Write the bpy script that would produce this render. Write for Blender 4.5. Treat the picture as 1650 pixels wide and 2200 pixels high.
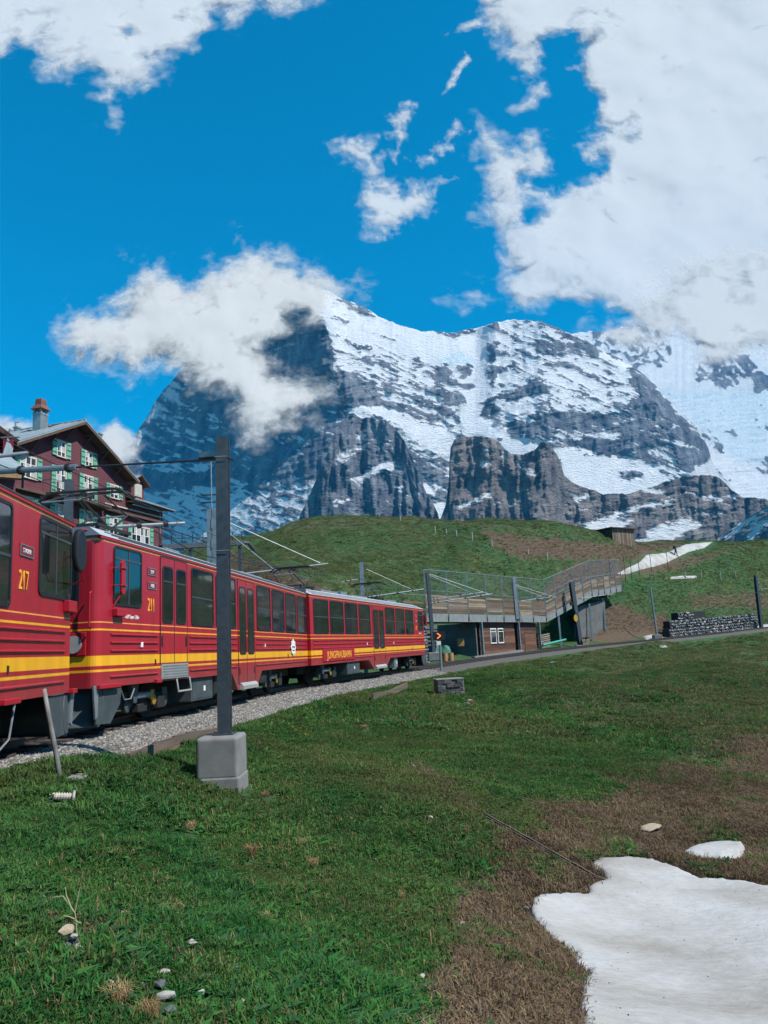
import bpy, bmesh, math, random
import numpy as np
from math import sin, cos, tan, radians, pi, sqrt, atan2
from mathutils import Vector, Matrix
random.seed(7); rng = np.random.default_rng(7)
for _o in list(bpy.data.objects): bpy.data.objects.remove(_o)
SC = bpy.context.scene; COL = SC.collection

# ------------------------------------------------------------------ camera
EYE = Vector((0, 0, 1.25)); FPX = 1650.0; PITCH = radians(10); ROLL = radians(3)
_F = np.array([0, cos(PITCH), sin(PITCH)]); _U0 = np.array([0, -sin(PITCH), cos(PITCH)]); _R0 = np.array([1., 0, 0])
_U = _U0 * cos(ROLL) + _R0 * sin(ROLL); _R = _R0 * cos(ROLL) - _U0 * sin(ROLL)
cd = bpy.data.cameras.new('camera'); cam = bpy.data.objects.new('camera', cd); COL.objects.link(cam)
cd.sensor_fit = 'VERTICAL'; cd.sensor_height = 36; cd.lens = 36 * FPX / 2200; cd.clip_end = 60000; cd.clip_start = 0.1
cam.matrix_world = Matrix(((_R[0], _U[0], -_F[0], EYE.x), (_R[1], _U[1], -_F[1], EYE.y), (_R[2], _U[2], -_F[2], EYE.z), (0, 0, 0, 1)))
SC.camera = cam

# ------------------------------------------------------------------ light
SUN_EL = radians(52); SUN_AZ = radians(116)          # azimuth from +Y towards +X
wd = bpy.data.worlds.new('World'); SC.world = wd; wd.use_nodes = True
nt = wd.node_tree; nt.nodes.clear()
sky = nt.nodes.new('ShaderNodeTexSky'); sky.sky_type = 'NISHITA'; sky.sun_disc = False
sky.sun_elevation = SUN_EL; sky.sun_rotation = SUN_AZ; sky.altitude = 2000; sky.air_density = 1.0; sky.dust_density = 0.3; sky.ozone_density = 2.5
hs = nt.nodes.new('ShaderNodeHueSaturation'); hs.inputs['Hue'].default_value = 0.478; hs.inputs['Saturation'].default_value = 2.0; hs.inputs['Value'].default_value = 1.0
bg = nt.nodes.new('ShaderNodeBackground'); bg.inputs[1].default_value = 0.15
wo = nt.nodes.new('ShaderNodeOutputWorld')
nt.links.new(sky.outputs[0], hs.inputs['Color']); nt.links.new(hs.outputs[0], bg.inputs[0]); nt.links.new(bg.outputs[0], wo.inputs[0])
sl = bpy.data.lights.new('sun', 'SUN'); sl.energy = 5.0; sl.angle = radians(0.53); sl.color = (1.0, 0.955, 0.89)
so = bpy.data.objects.new('sun', sl); COL.objects.link(so)
SUNV = Vector((sin(SUN_AZ) * cos(SUN_EL), cos(SUN_AZ) * cos(SUN_EL), sin(SUN_EL)))
so.rotation_euler = SUNV.to_track_quat('Z', 'Y').to_euler()
SC.view_settings.view_transform = 'Standard'; SC.view_settings.look = 'None'; SC.view_settings.gamma = 1
SC.view_settings.use_curve_mapping = False; SC.view_settings.exposure = 0.34
SC.cycles.use_denoising = True; SC.cycles.max_bounces = 6; SC.cycles.transparent_max_bounces = 16
SC.cycles.caustics_reflective = False; SC.cycles.caustics_refractive = False

# ------------------------------------------------------------------ pixel <-> world (measuring only)
def rayv(px, py):
    px = np.asarray(px, float)[..., None]; py = np.asarray(py, float)[..., None]
    return _F + (px - 825) / FPX * _R + (1100 - py) / FPX * _U
def atY(px, py, Y):
    v = rayv(px, py); Y = np.asarray(Y, float)[..., None]
    return np.array(EYE) + v * (Y / v[..., 1:2])
def atD(px, py, D):
    return np.array(EYE) + rayv(px, py) * np.asarray(D, float)[..., None]
def proj(P):
    v = np.asarray(P, float) - np.array(EYE); d = np.maximum(v @ _F, 1e-3)
    return 825 + FPX * (v @ _R) / d, 1100 - FPX * (v @ _U) / d

# ------------------------------------------------------------------ noise
def _hash(ix, iy, seed):
    h = (ix.astype(np.int64) * 374761393 + iy.astype(np.int64) * 668265263 + seed * 974634777) & 0xffffffff
    h = ((h ^ (h >> 13)) * 1274126177) & 0xffffffff
    return ((h ^ (h >> 16)) & 0xffffff) / float(0xffffff) * 2 * pi
def perlin(x, y, seed=0):
    xi = np.floor(x); yi = np.floor(y); fx = x - xi; fy = y - yi
    u = fx ** 3 * (fx * (fx * 6 - 15) + 10); v = fy ** 3 * (fy * (fy * 6 - 15) + 10)
    def g(a, b, dx, dy):
        t = _hash(a, b, seed); return np.cos(t) * dx + np.sin(t) * dy
    n00 = g(xi, yi, fx, fy); n10 = g(xi + 1, yi, fx - 1, fy); n01 = g(xi, yi + 1, fx, fy - 1); n11 = g(xi + 1, yi + 1, fx - 1, fy - 1)
    return (n00 * (1 - u) + n10 * u) * (1 - v) + (n01 * (1 - u) + n11 * u) * v * 1.0
def fbm(x, y, oct=5, seed=0, gain=0.5, ridged=False):
    s = 0; a = 1; f = 1; t = 0
    for o in range(oct):
        n = perlin(x * f + 17.3 * o, y * f - 9.1 * o, seed + o) * 1.5
        if ridged: n = 1 - 2 * np.abs(n)
        s = s + a * n; t += a; a *= gain; f *= 2.03
    return s / t
def sdf(px, py, poly):
    """signed distance to polygon, positive inside"""
    P = np.array(poly, float); n = len(P); d = np.full(px.shape, 1e18); ins = np.zeros(px.shape, bool)
    for i in range(n):
        a = P[i]; b = P[(i + 1) % n]; ex, ey = b - a; wx = px - a[0]; wy = py - a[1]
        t = np.clip((wx * ex + wy * ey) / (ex * ex + ey * ey + 1e-12), 0, 1)
        d = np.minimum(d, (wx - ex * t) ** 2 + (wy - ey * t) ** 2)
        c = ((a[1] <= py) & (b[1] > py)) | ((b[1] <= py) & (a[1] > py))
        with np.errstate(divide='ignore', invalid='ignore'):
            xx = a[0] + (py - a[1]) / (b[1] - a[1] if b[1] != a[1] else 1e-9) * ex
        ins ^= c & (px < xx)
    d = np.sqrt(d); return np.where(ins, d, -d)
def sstep(a, b, x):
    t = np.clip((x - a) / (b - a), 0, 1); return t * t * (3 - 2 * t)

# ------------------------------------------------------------------ mesh helpers
def link(o, parent=None):
    COL.objects.link(o)
    if parent is not None: o.parent = parent
    return o
def grid_mesh(name, V, attrs=None, mat=None, smooth=True, keep=None, mats=None):
    """V: (rows, cols, 3)"""
    r, c = V.shape[:2]
    idx = np.arange(r * c).reshape(r, c)
    q = np.stack([idx[:-1, :-1], idx[:-1, 1:], idx[1:, 1:], idx[1:, :-1]], -1).reshape(-1, 4)
    if keep is not None:
        k = (keep[:-1, :-1] & keep[:-1, 1:] & keep[1:, 1:] & keep[1:, :-1]).reshape(-1); q = q[k]
        used = np.unique(q); remap = np.full(r * c, -1); remap[used] = np.arange(len(used)); q = remap[q]
    else: used = np.arange(r * c)
    VV = V.reshape(-1, 3)[used]
    me = bpy.data.meshes.new(name); me.vertices.add(len(VV)); me.vertices.foreach_set('co', VV.astype(np.float32).ravel())
    me.loops.add(q.size); me.loops.foreach_set('vertex_index', q.astype(np.int32).ravel())
    me.polygons.add(len(q)); me.polygons.foreach_set('loop_start', np.arange(0, q.size, 4, dtype=np.int32))
    me.polygons.foreach_set('loop_total', np.full(len(q), 4, np.int32))
    me.polygons.foreach_set('use_smooth', np.full(len(q), smooth))
    me.update(calc_edges=True)
    for k, a in (attrs or {}).items():
        a = a.reshape(r * c, -1)[used]
        if a.shape[1] == 1:
            at = me.attributes.new(k, 'FLOAT', 'POINT'); at.data.foreach_set('value', a.astype(np.float32).ravel())
        else:
            at = me.attributes.new(k, 'FLOAT_COLOR', 'POINT'); aa = np.ones((len(a), 4), np.float32); aa[:, :3] = a; at.data.foreach_set('color', aa.ravel())
    if mat: me.materials.append(mat)
    return me
class MB:
    """collects simple solids into one mesh"""
    def __init__(s): s.v = []; s.f = []; s.m = []; s.mi = 0
    def add(s, vs, fs):
        o = len(s.v); s.v += [tuple(v) for v in vs]; s.f += [tuple(i + o for i in f) for f in fs]; s.m += [s.mi] * len(fs); return s
    def box(s, x0, y0, z0, x1, y1, z1, M=None):
        vs = [Vector((x, y, z)) for x in (x0, x1) for y in (y0, y1) for z in (z0, z1)]
        if M is not None: vs = [M @ v for v in vs]
        return s.add(vs, [(0, 1, 3, 2), (4, 6, 7, 5), (0, 4, 5, 1), (2, 3, 7, 6), (0, 2, 6, 4), (1, 5, 7, 3)])
    def beam(s, a, b, w, h=None, up=(0, 0, 1), ext=0):
        a = Vector(a); b = Vector(b); h = h or w; d = (b - a); L = d.length; d.normalize(); a = a - d * ext; b = b + d * ext
        u = Vector(up); sd = d.cross(u)
        if sd.length < 1e-4: sd = d.cross(Vector((1, 0, 0)))
        sd.normalize(); u = sd.cross(d)
        vs = [p + sd * (x * w / 2) + u * (z * h / 2) for p in (a, b) for x, z in ((-1, -1), (1, -1), (1, 1), (-1, 1))]
        return s.add(vs, [(0, 1, 2, 3), (7, 6, 5, 4), (0, 4, 5, 1), (1, 5, 6, 2), (2, 6, 7, 3), (3, 7, 4, 0)])
    def tube(s, pts, r, n=8, r2=None):
        pts = [Vector(p) for p in pts]; N = len(pts); rings = []; side = None
        for i, p in enumerate(pts):
            d = (pts[min(i + 1, N - 1)] - pts[max(i - 1, 0)]).normalized()
            if side is None:
                side = d.cross(Vector((0, 0, 1)));
                if side.length < 1e-3: side = d.cross(Vector((1, 0, 0)))
            else: side = side - d * side.dot(d)
            side.normalize(); up = side.cross(d)
            rr = r if r2 is None else r + (r2 - r) * i / max(1, N - 1)
            rings.append([p + (side * cos(2 * pi * k / n) + up * sin(2 * pi * k / n)) * rr for k in range(n)])
        vs = [v for q in rings for v in q]; fs = []
        for i in range(N - 1):
            for k in range(n): a = i * n + k; b = i * n + (k + 1) % n; fs.append((a, a + n, b + n, b))
        fs.append(tuple(range(n))); fs.append(tuple(reversed(range((N - 1) * n, N * n))))
        return s.add(vs, fs)
    def prism(s, poly, axis, a, b, M=None):
        """poly of 2D points extruded along axis (0,1,2) from a to b"""
        def mk(u, v, w):
            t = [0, 0, 0]; o = [i for i in range(3) if i != axis]; t[o[0]] = u; t[o[1]] = v; t[axis] = w; return Vector(t)
        n = len(poly); vs = [mk(u, v, w) for w in (a, b) for u, v in poly]
        if M is not None: vs = [M @ v for v in vs]
        return s.add(vs, [tuple(range(n)), tuple(reversed(range(n, 2 * n)))] + [(i, i + n, (i + 1) % n + n, (i + 1) % n) for i in range(n)])
    def obj(s, name, mats, parent=None, bevel=0, smooth=False, loc=None, rot=None, recalc=True, org=None):
        if org is not None: s.v = [(v[0] - org[0], v[1] - org[1], v[2] - org[2]) for v in s.v]
        me = bpy.data.meshes.new(name); me.from_pydata(s.v, [], s.f)
        for m in (mats if isinstance(mats, (list, tuple)) else [mats]): me.materials.append(m)
        if len(set(s.m)) > 1: me.polygons.foreach_set('material_index', s.m)
        if recalc:
            bm = bmesh.new(); bm.from_mesh(me); bmesh.ops.recalc_face_normals(bm, faces=bm.faces); bm.to_mesh(me); bm.free()
        if smooth: me.polygons.foreach_set('use_smooth', [True] * len(me.polygons))
        o = bpy.data.objects.new(name, me); link(o, parent)
        if loc is not None: o.location = loc
        if rot is not None: o.rotation_euler = rot
        if bevel:
            b = o.modifiers.new('bevel', 'BEVEL'); b.width = bevel; b.segments = 2; b.limit_method = 'ANGLE'
        return o
def tag(o, label=None, cat=None, group=None, kind=None):
    if label: o['label'] = label
    if cat: o['category'] = cat
    if group: o['group'] = group
    if kind: o['kind'] = kind
    return o
def thing(name, label, cat, loc=(0, 0, 0), rz=0, group=None):
    o = bpy.data.objects.new(name, None); COL.objects.link(o); o.location = loc; o.rotation_euler = (0, 0, rz); o.empty_display_size = .2
    return tag(o, label, cat, group)
def copy_tree(o, parent=None, loc=None, rz=None, label=None):
    c = o.copy(); COL.objects.link(c)
    if parent is not None: c.parent = parent
    if loc is not None: c.location = loc
    if rz is not None: c.rotation_euler = (0, 0, rz)
    if label: c['label'] = label
    for ch in list(o.children): copy_tree(ch, c)
    return c

# ------------------------------------------------------------------ materials
def newmat(name):
    m = bpy.data.materials.new(name); m.use_nodes = True; t = m.node_tree; b = t.nodes['Principled BSDF']; return m, t, b
def N(t, typ, **kw):
    n = t.nodes.new(typ)
    for k, v in kw.items():
        if k.startswith('i_'):
            key = k[2:]; key = int(key) if key.isdigit() else key.replace('_', ' ')
            n.inputs[key].default_value = v
        else: setattr(n, k, v)
    return n
def L(t, a, b): t.links.new(a, b)
def ramp(t, fac, stops, interp='LINEAR'):
    r = t.nodes.new('ShaderNodeValToRGB'); r.color_ramp.interpolation = interp; e = r.color_ramp.elements
    while len(e) < len(stops): e.new(0.5)
    for i, (p, c) in enumerate(stops):
        e[i].position = p; e[i].color = tuple(c) + (1,) if len(c) == 3 else c
    if fac is not None: t.links.new(fac, r.inputs[0])
    return r
def mix(t, f, a, b, mode='MIX'):
    m = t.nodes.new('ShaderNodeMix'); m.data_type = 'RGBA'; m.blend_type = mode
    for sock, v in ((m.inputs[0], f), (m.inputs[6], a), (m.inputs[7], b)):
        if isinstance(v, (int, float)): sock.default_value = v
        elif isinstance(v, tuple): sock.default_value = v + (1,) if len(v) == 3 else v
        else: t.links.new(v, sock)
    return m.outputs[2]
def math_(t, op, a, b=None, c=None):
    m = t.nodes.new('ShaderNodeMath'); m.operation = op
    for i, v in enumerate((a, b, c)):
        if v is None: continue
        if isinstance(v, (int, float)): m.inputs[i].default_value = v
        else: t.links.new(v, m.inputs[i])
    return m.outputs[0]
def attr(t, name): n = t.nodes.new('ShaderNodeAttribute'); n.attribute_name = name; return n
def noise(t, scale, detail=4, rough=0.55, coord=None, dist=0):
    n = t.nodes.new('ShaderNodeTexNoise'); n.inputs['Scale'].default_value = scale; n.inputs['Detail'].default_value = detail
    n.inputs['Roughness'].default_value = rough; n.inputs['Distortion'].default_value = dist
    if coord is not None: t.links.new(coord, n.inputs['Vector'])
    return n
def coords(t, kind='Object', scale=None):
    c = t.nodes.new('ShaderNodeTexCoord').outputs[kind]
    if scale:
        mp = t.nodes.new('ShaderNodeMapping'); mp.inputs['Scale'].default_value = scale; t.links.new(c, mp.inputs[0]); c = mp.outputs[0]
    return c
def bump(t, b, h, strength=0.3, dist=0.02):
    n = t.nodes.new('ShaderNodeBump'); n.inputs['Strength'].default_value = strength; n.inputs['Distance'].default_value = dist
    t.links.new(h, n.inputs['Height']); t.links.new(n.outputs[0], b.inputs['Normal']); return n
def simple(name, col, rough=0.6, metal=0.0, var=0.25, scale=3.0, bmp=0.0, bscale=30, bdist=0.01, col2=None, stretch=None, spec=None):
    """plain procedural surface with slight mottling (colour varies round its own hue)"""
    m, t, b = newmat(name); c = coords(t, 'Object', stretch)
    n = noise(t, scale, 6, 0.62, c)
    c2 = col2 or tuple(x * (1 - var) for x in col); c1 = tuple(min(1, x * (1 + var * .6)) for x in col)
    r = ramp(t, n.outputs[0], [(0.3, c2), (0.55, col), (0.75, c1)]); L(t, r.outputs[0], b.inputs['Base Color'])
    b.inputs['Roughness'].default_value = rough; b.inputs['Metallic'].default_value = metal
    if spec is not None: b.inputs['Specular IOR Level'].default_value = spec
    if bmp: n2 = noise(t, bscale, 5, 0.6, c); bump(t, b, n2.outputs[0], bmp, bdist)
    return m
# ================================================================== MOUNTAINS
def mountain_mat(name, rock1, rock2, rock3, sc=0.012):
    m, t, b = newmat(name); c = coords(t, 'Object')
    a = attr(t, 'snow').outputs['Fac']; st = coords(t, 'Object', (1, 1, 3.2))
    n1 = noise(t, sc, 8, 0.62, c); n2 = noise(t, sc * 5, 6, 0.65, st); n3 = noise(t, sc * 1.6, 5, .6, coords(t, 'Object', (1.6, 1.6, .22)))
    rk = ramp(t, n1.outputs[0], [(0.34, rock1), (0.5, rock2), (0.66, rock3)])
    rk2 = mix(t, 0.75, rk.outputs[0], ramp(t, n2.outputs[0], [(0.35, (0.42, 0.42, 0.45)), (0.62, (1, 1, 1))]).outputs[0], 'MULTIPLY')
    n5 = noise(t, sc * 22, 5, .7, st); rk2 = mix(t, .7, rk2, ramp(t, n5.outputs[0], [(.36, (.45, .46, .5)), (.5, (.95, .95, .95)), (.66, (1.25, 1.22, 1.18))]).outputs[0], 'MULTIPLY')
    rk2 = mix(t, 0.6, rk2, ramp(t, n3.outputs[0], [(0.38, (0.4, 0.42, 0.46)), (0.58, (1.0, 0.98, 0.96))]).outputs[0], 'MULTIPLY')
    nn = noise(t, sc * 9, 8, 0.75, st)
    s = math_(t, 'ADD', a, math_(t, 'MULTIPLY', math_(t, 'SUBTRACT', nn.outputs[0], 0.5), 2.0))
    sm = ramp(t, s, [(0.46, (0, 0, 0)), (0.54, (1, 1, 1))])
    ice = attr(t, 'ice').outputs['Fac']
    ns = noise(t, sc * 2, 5, .6, c)
    sn = mix(t, ice, ramp(t, ns.outputs[0], [(.3, (.70, .72, .76)), (.6, (.82, .82, .82))]).outputs[0], ramp(t, n2.outputs[0], [(.35, (.30, .52, .62)), (.6, (.78, .86, .9))]).outputs[0])
    L(t, mix(t, sm.outputs[0], rk2, sn), b.inputs['Base Color'])
    b.inputs['Roughness'].default_value = 0.85; b.inputs['Specular IOR Level'].default_value = 0.1
    h = math_(t, 'ADD', math_(t, 'MULTIPLY', n2.outputs[0], 1.2), math_(t, 'MULTIPLY', sm.outputs[0], 0.12))
    bump(t, b, h, 0.9, 14)
    return m
M_ROCK = mountain_mat('limestone_blue', (0.13, 0.15, 0.18), (0.26, 0.28, 0.315), (0.42, 0.43, 0.445))
M_ROCKW = mountain_mat('limestone_warm', (0.18, 0.165, 0.165), (0.36, 0.32, 0.30), (0.54, 0.46, 0.40), 0.016)

def mountain(name, sky_pts, base_y, D0, snowfn, turn, mat, x0, x1, step=2.2, rock_slope=66, snow_slope=38, grain=1.0, colamp=40, bumpamp=30, seed=3, jag=3.0, icefn=None, strata=0.0):
    xs = np.arange(x0, x1 + step, step); sp = np.array(sky_pts, float)
    skyl = np.interp(xs, sp[:, 0], sp[:, 1]); skyl += jag * fbm(xs / 14, xs * 0 + seed + .5, 4, seed) * 1.6
    ys0 = np.arange(base_y, skyl.min() - step, -step); nr = len(ys0)
    X = np.broadcast_to(xs, (nr, len(xs))).copy(); tt = np.linspace(0, 1, nr)[:, None]
    Y = base_y + (skyl[None, :] - base_y) * tt
    dy = (base_y - skyl) / (nr - 1)
    S, smooth_s = snowfn(X, Y)
    slope = np.radians(rock_slope + (snow_slope - rock_slope) * np.clip(smooth_s, 0, 1))
    k = (D0 / FPX) / np.tan(slope) * dy[None, :]
    D = D0 + np.cumsum(k, 0) + turn(X, Y)
    rough = np.clip(1.04 - smooth_s, 0.03, 1)
    Sb = S.copy()
    def blur(a, n, ax=1):
        for _ in range(n):
            b = a.copy()
            if ax == 1: b[:, 1:-1] = .25 * a[:, :-2] + .5 * a[:, 1:-1] + .25 * a[:, 2:]
            else: b[1:-1] = .25 * a[:-2] + .5 * a[1:-1] + .25 * a[2:]
            a = b
        return a
    D = blur(D, 110); Sb = blur(blur(S, 2), 2, 0)
    D = D + 13 * grain * (Sb - .5)
    D = D + rough * (colamp * fbm(X / 34, Y / 150, 5, seed + 11, .55, True) + bumpamp * fbm(X / 60, Y / 60, 6, seed + 5, .55))
    D = D - rough * strata * fbm(X / 160 + Y * 0, (Y + .25 * X) / 13, 4, seed + 31, .6)
    # a blur so that single columns do not stick out
    D = blur(D, 1)
    back = 8
    Vb = []
    for i in range(1, back + 1):
        Vb.append(atD(xs, skyl + i * i * 1.5, D[-1] + i * 45))
    V = np.concatenate([atD(X, Y, D), np.array(Vb)], 0)
    ice = icefn(X, Y) if icefn else np.zeros_like(X)
    ext = lambda a: np.concatenate([a, np.repeat(a[-1:], back, 0)], 0)
    me = grid_mesh(name, V, {'snow': ext(S), 'ice': ext(ice)}, mat)
    o = bpy.data.objects.new(name, me); link(o); tag(o, kind='structure'); return o

def snow_field(base, regions, warp=9, streak=(38, 6, 0.0), amp=0.55, seed=1, edge=8):
    """base probability + polygons [(poly, p)], with ragged edges and streaks that follow the strata"""
    def f(X, Y):
        wx = X + warp * fbm(X / 26, Y / 26, 5, seed + 40, .6); wy = Y + warp * fbm(X / 26 + 50, Y / 26, 5, seed + 41, .6)
        P = base(X, Y) if callable(base) else np.full(X.shape, float(base))
        for poly, p in regions:
            w = sstep(-edge, edge, sdf(wx, wy, poly)); P = P * (1 - w) + p * w
        sx, sy, an = streak
        u = X * cos(an) + Y * sin(an); v = -X * sin(an) + Y * cos(an)
        q = fbm(X / 60, Y / 60, 4, seed + 80)
        st = .75 * fbm(u / sx / 3.5 + q, v / sy / 3 + q, 3, seed + 61, .5) + fbm(u / sx + q, v / sy + 1.6 * q, 5, seed + 60, .6) + .18 * fbm(X / 11, Y / 9, 4, seed + 66, .6) + .35 * fbm(X / 26, Y / 40, 3, seed + 67, .5)
        st = st / st.std(); Pc = np.clip(P, .012, .988)
        z = np.log(Pc / (1 - Pc)) / 1.35
        S = np.clip(0.5 + amp * (z + st * .95), 0, 1)
        return S, P
    return f

# --- far range with the glacier at the right
L0_sky = [(1130, 760), (1235, 716), (1262, 712), (1300, 712), (1350, 700), (1400, 690), (1450, 670), (1500, 655), (1540, 640), (1600, 625), (1660, 612), (1800, 600)]
L0_reg = [([(1225, 700), (1420, 690), (1440, 760), (1385, 800), (1300, 760)], .5),
          ([(1430, 640), (1800, 520), (1800, 640), (1640, 700), (1500, 740)], .62),
          ([(1495, 775), (1545, 765), (1610, 768), (1625, 790), (1600, 815), (1560, 835), (1520, 815), (1500, 820)], .28),
          ([(1605, 800), (1665, 800), (1700, 830), (1625, 842)], .25),
          ([(1445, 905), (1480, 900), (1530, 940), (1560, 960), (1545, 975), (1500, 940)], .45),
          ([(1600, 990), (1660, 985), (1700, 1010), (1620, 1020)], .5)]
def ice0(X, Y):
    a = sstep(-10, 18, sdf(X, Y, [(1400, 830), (1650, 840), (1800, 850), (1800, 1000), (1600, 1000), (1540, 960), (1480, 900)]))
    return np.clip(a * (.35 + .9 * fbm(X / 30, Y / 9, 5, 71, .6, True)), 0, .8)
mountain('mountain_range', L0_sky, 1120, 4700, snow_field(.93, L0_reg, streak=(20, 9, .5), amp=.5, seed=2),
         lambda X, Y: 0.9 * (X - 1300) + 30 * fbm(X / 18, Y / 7, 5, 9, .6, True) * sstep(820, 860, Y), M_ROCK, 1130, 1800, 2.6, 60, 40, seed=21, icefn=ice0)

# --- the main massif
L1_sky = [(-200, 1240), (0, 1200), (150, 1110), (200, 1060), (240, 1012), (268, 972), (282, 945), (296, 926), (312, 902), (330, 870), (350, 840), (366, 822), (400, 782), (450, 742), (500, 702),
          (560, 668), (640, 632), (700, 622), (735, 642), (762, 652), (775, 656), (800, 670), (830, 689), (868, 702), (905, 710), (945, 714), (990, 713), (1025, 704),
          (1060, 694), (1090, 688), (1130, 687), (1165, 692), (1200, 705), (1232, 718), (1262, 733), (1292, 754), (1330, 772), (1360, 790), (1382, 802), (1402, 822),
          (1430, 852), (1450, 875), (1462, 892), (1482, 905), (1508, 936), (1522, 962), (1528, 985), (1545, 1010), (1580, 1060), (1620, 1110)]
RIDGE = [(600, 620), (660, 655), (690, 690), (706, 715), (715, 745), (716, 792), (742, 840), (748, 880), (735, 940), (705, 990), (682, 1050), (652, 1118), (640, 1180)]
_ry = [p[1] for p in RIDGE]; _rx = [p[0] for p in RIDGE]
def base1(X, Y):
    rx = np.interp(Y, _ry, _rx); P = np.full(X.shape, .52)
    P = np.where(X < rx, .12 + .10 * (X < 470) , P)
    P = np.where((X < rx) & (Y > 1030), .47, P)
    P = np.where((X > rx) & (Y < 800) & (X < 1060), .88 - .18 * sstep(720, 800, Y), P)
    P = np.where((X > 1060) & (Y < 890), .72, P)
    return P
L1_reg = [
    ([(590, 690), (700, 690), (716, 745), (714, 800), (600, 800)], .04),
    ([(352, 838), (366, 822), (372, 845), (340, 890), (312, 925), (300, 960), (292, 940), (325, 880)], .62),
    ([(300, 985), (360, 990), (420, 1000), (470, 980), (480, 1000), (420, 1022), (340, 1018), (300, 1005)], .62),
    ([(350, 880), (420, 930), (430, 960), (390, 955), (350, 915)], .45),
    ([(300, 1020), (480, 1010), (480, 1048), (300, 1050)], .06),
    ([(340, 1085), (400, 1060), (480, 1050), (540, 1080), (560, 1120), (480, 1160), (340, 1175)], .72),
    ([(570, 1060), (640, 1050), (650, 1100), (600, 1150), (560, 1140)], .6),
    ([(500, 960), (620, 950), (690, 980), (660, 1040), (560, 1030), (500, 1040)], .10),
    ([(735, 640), (762, 648), (800, 668), (805, 680), (770, 676), (745, 662)], .15),
    ([(718, 798), (752, 800), (800, 822), (832, 848), (826, 868), (757, 872), (738, 880)], .08),
    ([(752, 878), (800, 872), (862, 886), (905, 906), (960, 926), (978, 946), (952, 962), (902, 948), (872, 932), (842, 908), (800, 894)], .97),
    ([(880, 938), (935, 935), (972, 960), (985, 976), (960, 986), (918, 966)], .92),
    ([(700, 690), (740, 700), (800, 745), (800, 800), (745, 792), (718, 760)], .80),
    ([(810, 830), (870, 842), (960, 900), (960, 920), (890, 898), (830, 872)], .3),
    ([(880, 780), (930, 790), (990, 860), (985, 905), (930, 880), (880, 830)], .38),
    ([(760, 735), (850, 760), (920, 800), (930, 830), (850, 810), (780, 780)], .62),
    ([(850, 706), (990, 716), (1045, 728), (1036, 768), (1010, 800), (960, 776), (925, 786), (880, 752)], .99),
    ([(1000, 792), (1045, 768), (1050, 842), (1078, 880), (1040, 900), (1072, 916), (1150, 900), (1070, 942), (1000, 934), (985, 900), (1000, 860), (984, 820)], .99),
    ([(940, 712), (1000, 712), (1025, 704), (1070, 694), (1060, 704), (1000, 726), (960, 722)], .3),
    ([(928, 788), (960, 783), (972, 800), (950, 816), (932, 806)], .06), ([(982, 786), (1012, 784), (1012, 800), (990, 812)], .06),
    ([(988, 824), (1020, 820), (1024, 834), (992, 838)], .1), ([(1034, 868), (1060, 858), (1080, 876), (1070, 892), (1036, 892)], .04),
    ([(1046, 738), (1070, 736), (1066, 780), (1072, 810), (1056, 834), (1046, 800)], .12),
    ([(1086, 694), (1130, 690), (1140, 720), (1120, 760), (1090, 740)], .78),
    ([(1150, 732), (1180, 726), (1225, 738), (1262, 740), (1292, 758), (1280, 768), (1225, 762), (1190, 768), (1150, 756)], .2),
    ([(1195, 705), (1235, 718), (1290, 752), (1270, 752), (1225, 730), (1195, 718)], .2),
    ([(1115, 826), (1160, 816), (1188, 828), (1170, 846), (1130, 852), (1100, 868), (1064, 852), (1090, 842)], .12),
    ([(1196, 772), (1236, 770), (1240, 784), (1200, 786)], .25),
    ([(1362, 798), (1402, 820), (1462, 892), (1520, 960), (1440, 905), (1362, 886), (1344, 868), (1372, 850), (1356, 820)], .08),
    ([(1058, 918), (1120, 902), (1200, 886), (1280, 884), (1370, 886), (1465, 890), (1522, 962), (1528, 985), (1490, 1010), (1440, 990), (1380, 985), (1300, 978), (1200, 950), (1130, 932)], .12),
    ([(1150, 938), (1230, 926), (1330, 934), (1330, 942), (1230, 942), (1170, 948)], .62),
    ([(1385, 972), (1430, 962), (1470, 985), (1440, 992), (1400, 985)], .6), ([(1420, 945), (1470, 950), (1480, 962), (1440, 958)], .5),
    ([(1190, 962), (1240, 968), (1340, 990), (1430, 1020), (1442, 1040), (1380, 1060), (1340, 1080), (1250, 1080), (1210, 1020)], .97),
    ([(1330, 1018), (1378, 1016), (1380, 1030), (1335, 1032)], .2),
    ([(1072, 925), (1110, 938), (1162, 962), (1150, 985), (1085, 985), (1075, 950)], .97),
    ([(872, 940), (905, 965), (960, 990), (960, 1090), (905, 1090), (885, 1000)], .32),
    ([(900, 1040), (940, 1055), (935, 1070), (905, 1060)], .9), ([(870, 1125), (925, 1080), (975, 1080), (968, 1125)], .95),
    ([(1480, 1010), (1530, 985), (1560, 1040), (1500, 1050)], .9)]
def turn1(X, Y):
    rx = np.interp(Y, _ry, _rx)
    d = np.where(X < rx, 2.6 * (rx - X), 0.75 * (X - rx))
    return d - 130 * np.exp(-((X - 1215) / 150.) ** 2) + 40 * np.exp(-((X - 1000) / 70.) ** 2) + 2.5 * np.clip(X - np.interp(Y, [680, 800, 900, 1000], [1180, 1350, 1440, 1470]), 0, 400)
mountain('mountain_massif', L1_sky, 1330, 2560, snow_field(base1, L1_reg, streak=(30, 5.0, .32), amp=.62, seed=5), turn1, M_ROCK, -200, 1620, 2.2, 68, 41, seed=33,
         icefn=lambda X, Y: sstep(-8, 8, sdf(X, Y, [(945, 768), (985, 756), (1022, 772), (1018, 786), (990, 782), (950, 786)])) * .8, strata=16, colamp=34)

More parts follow.
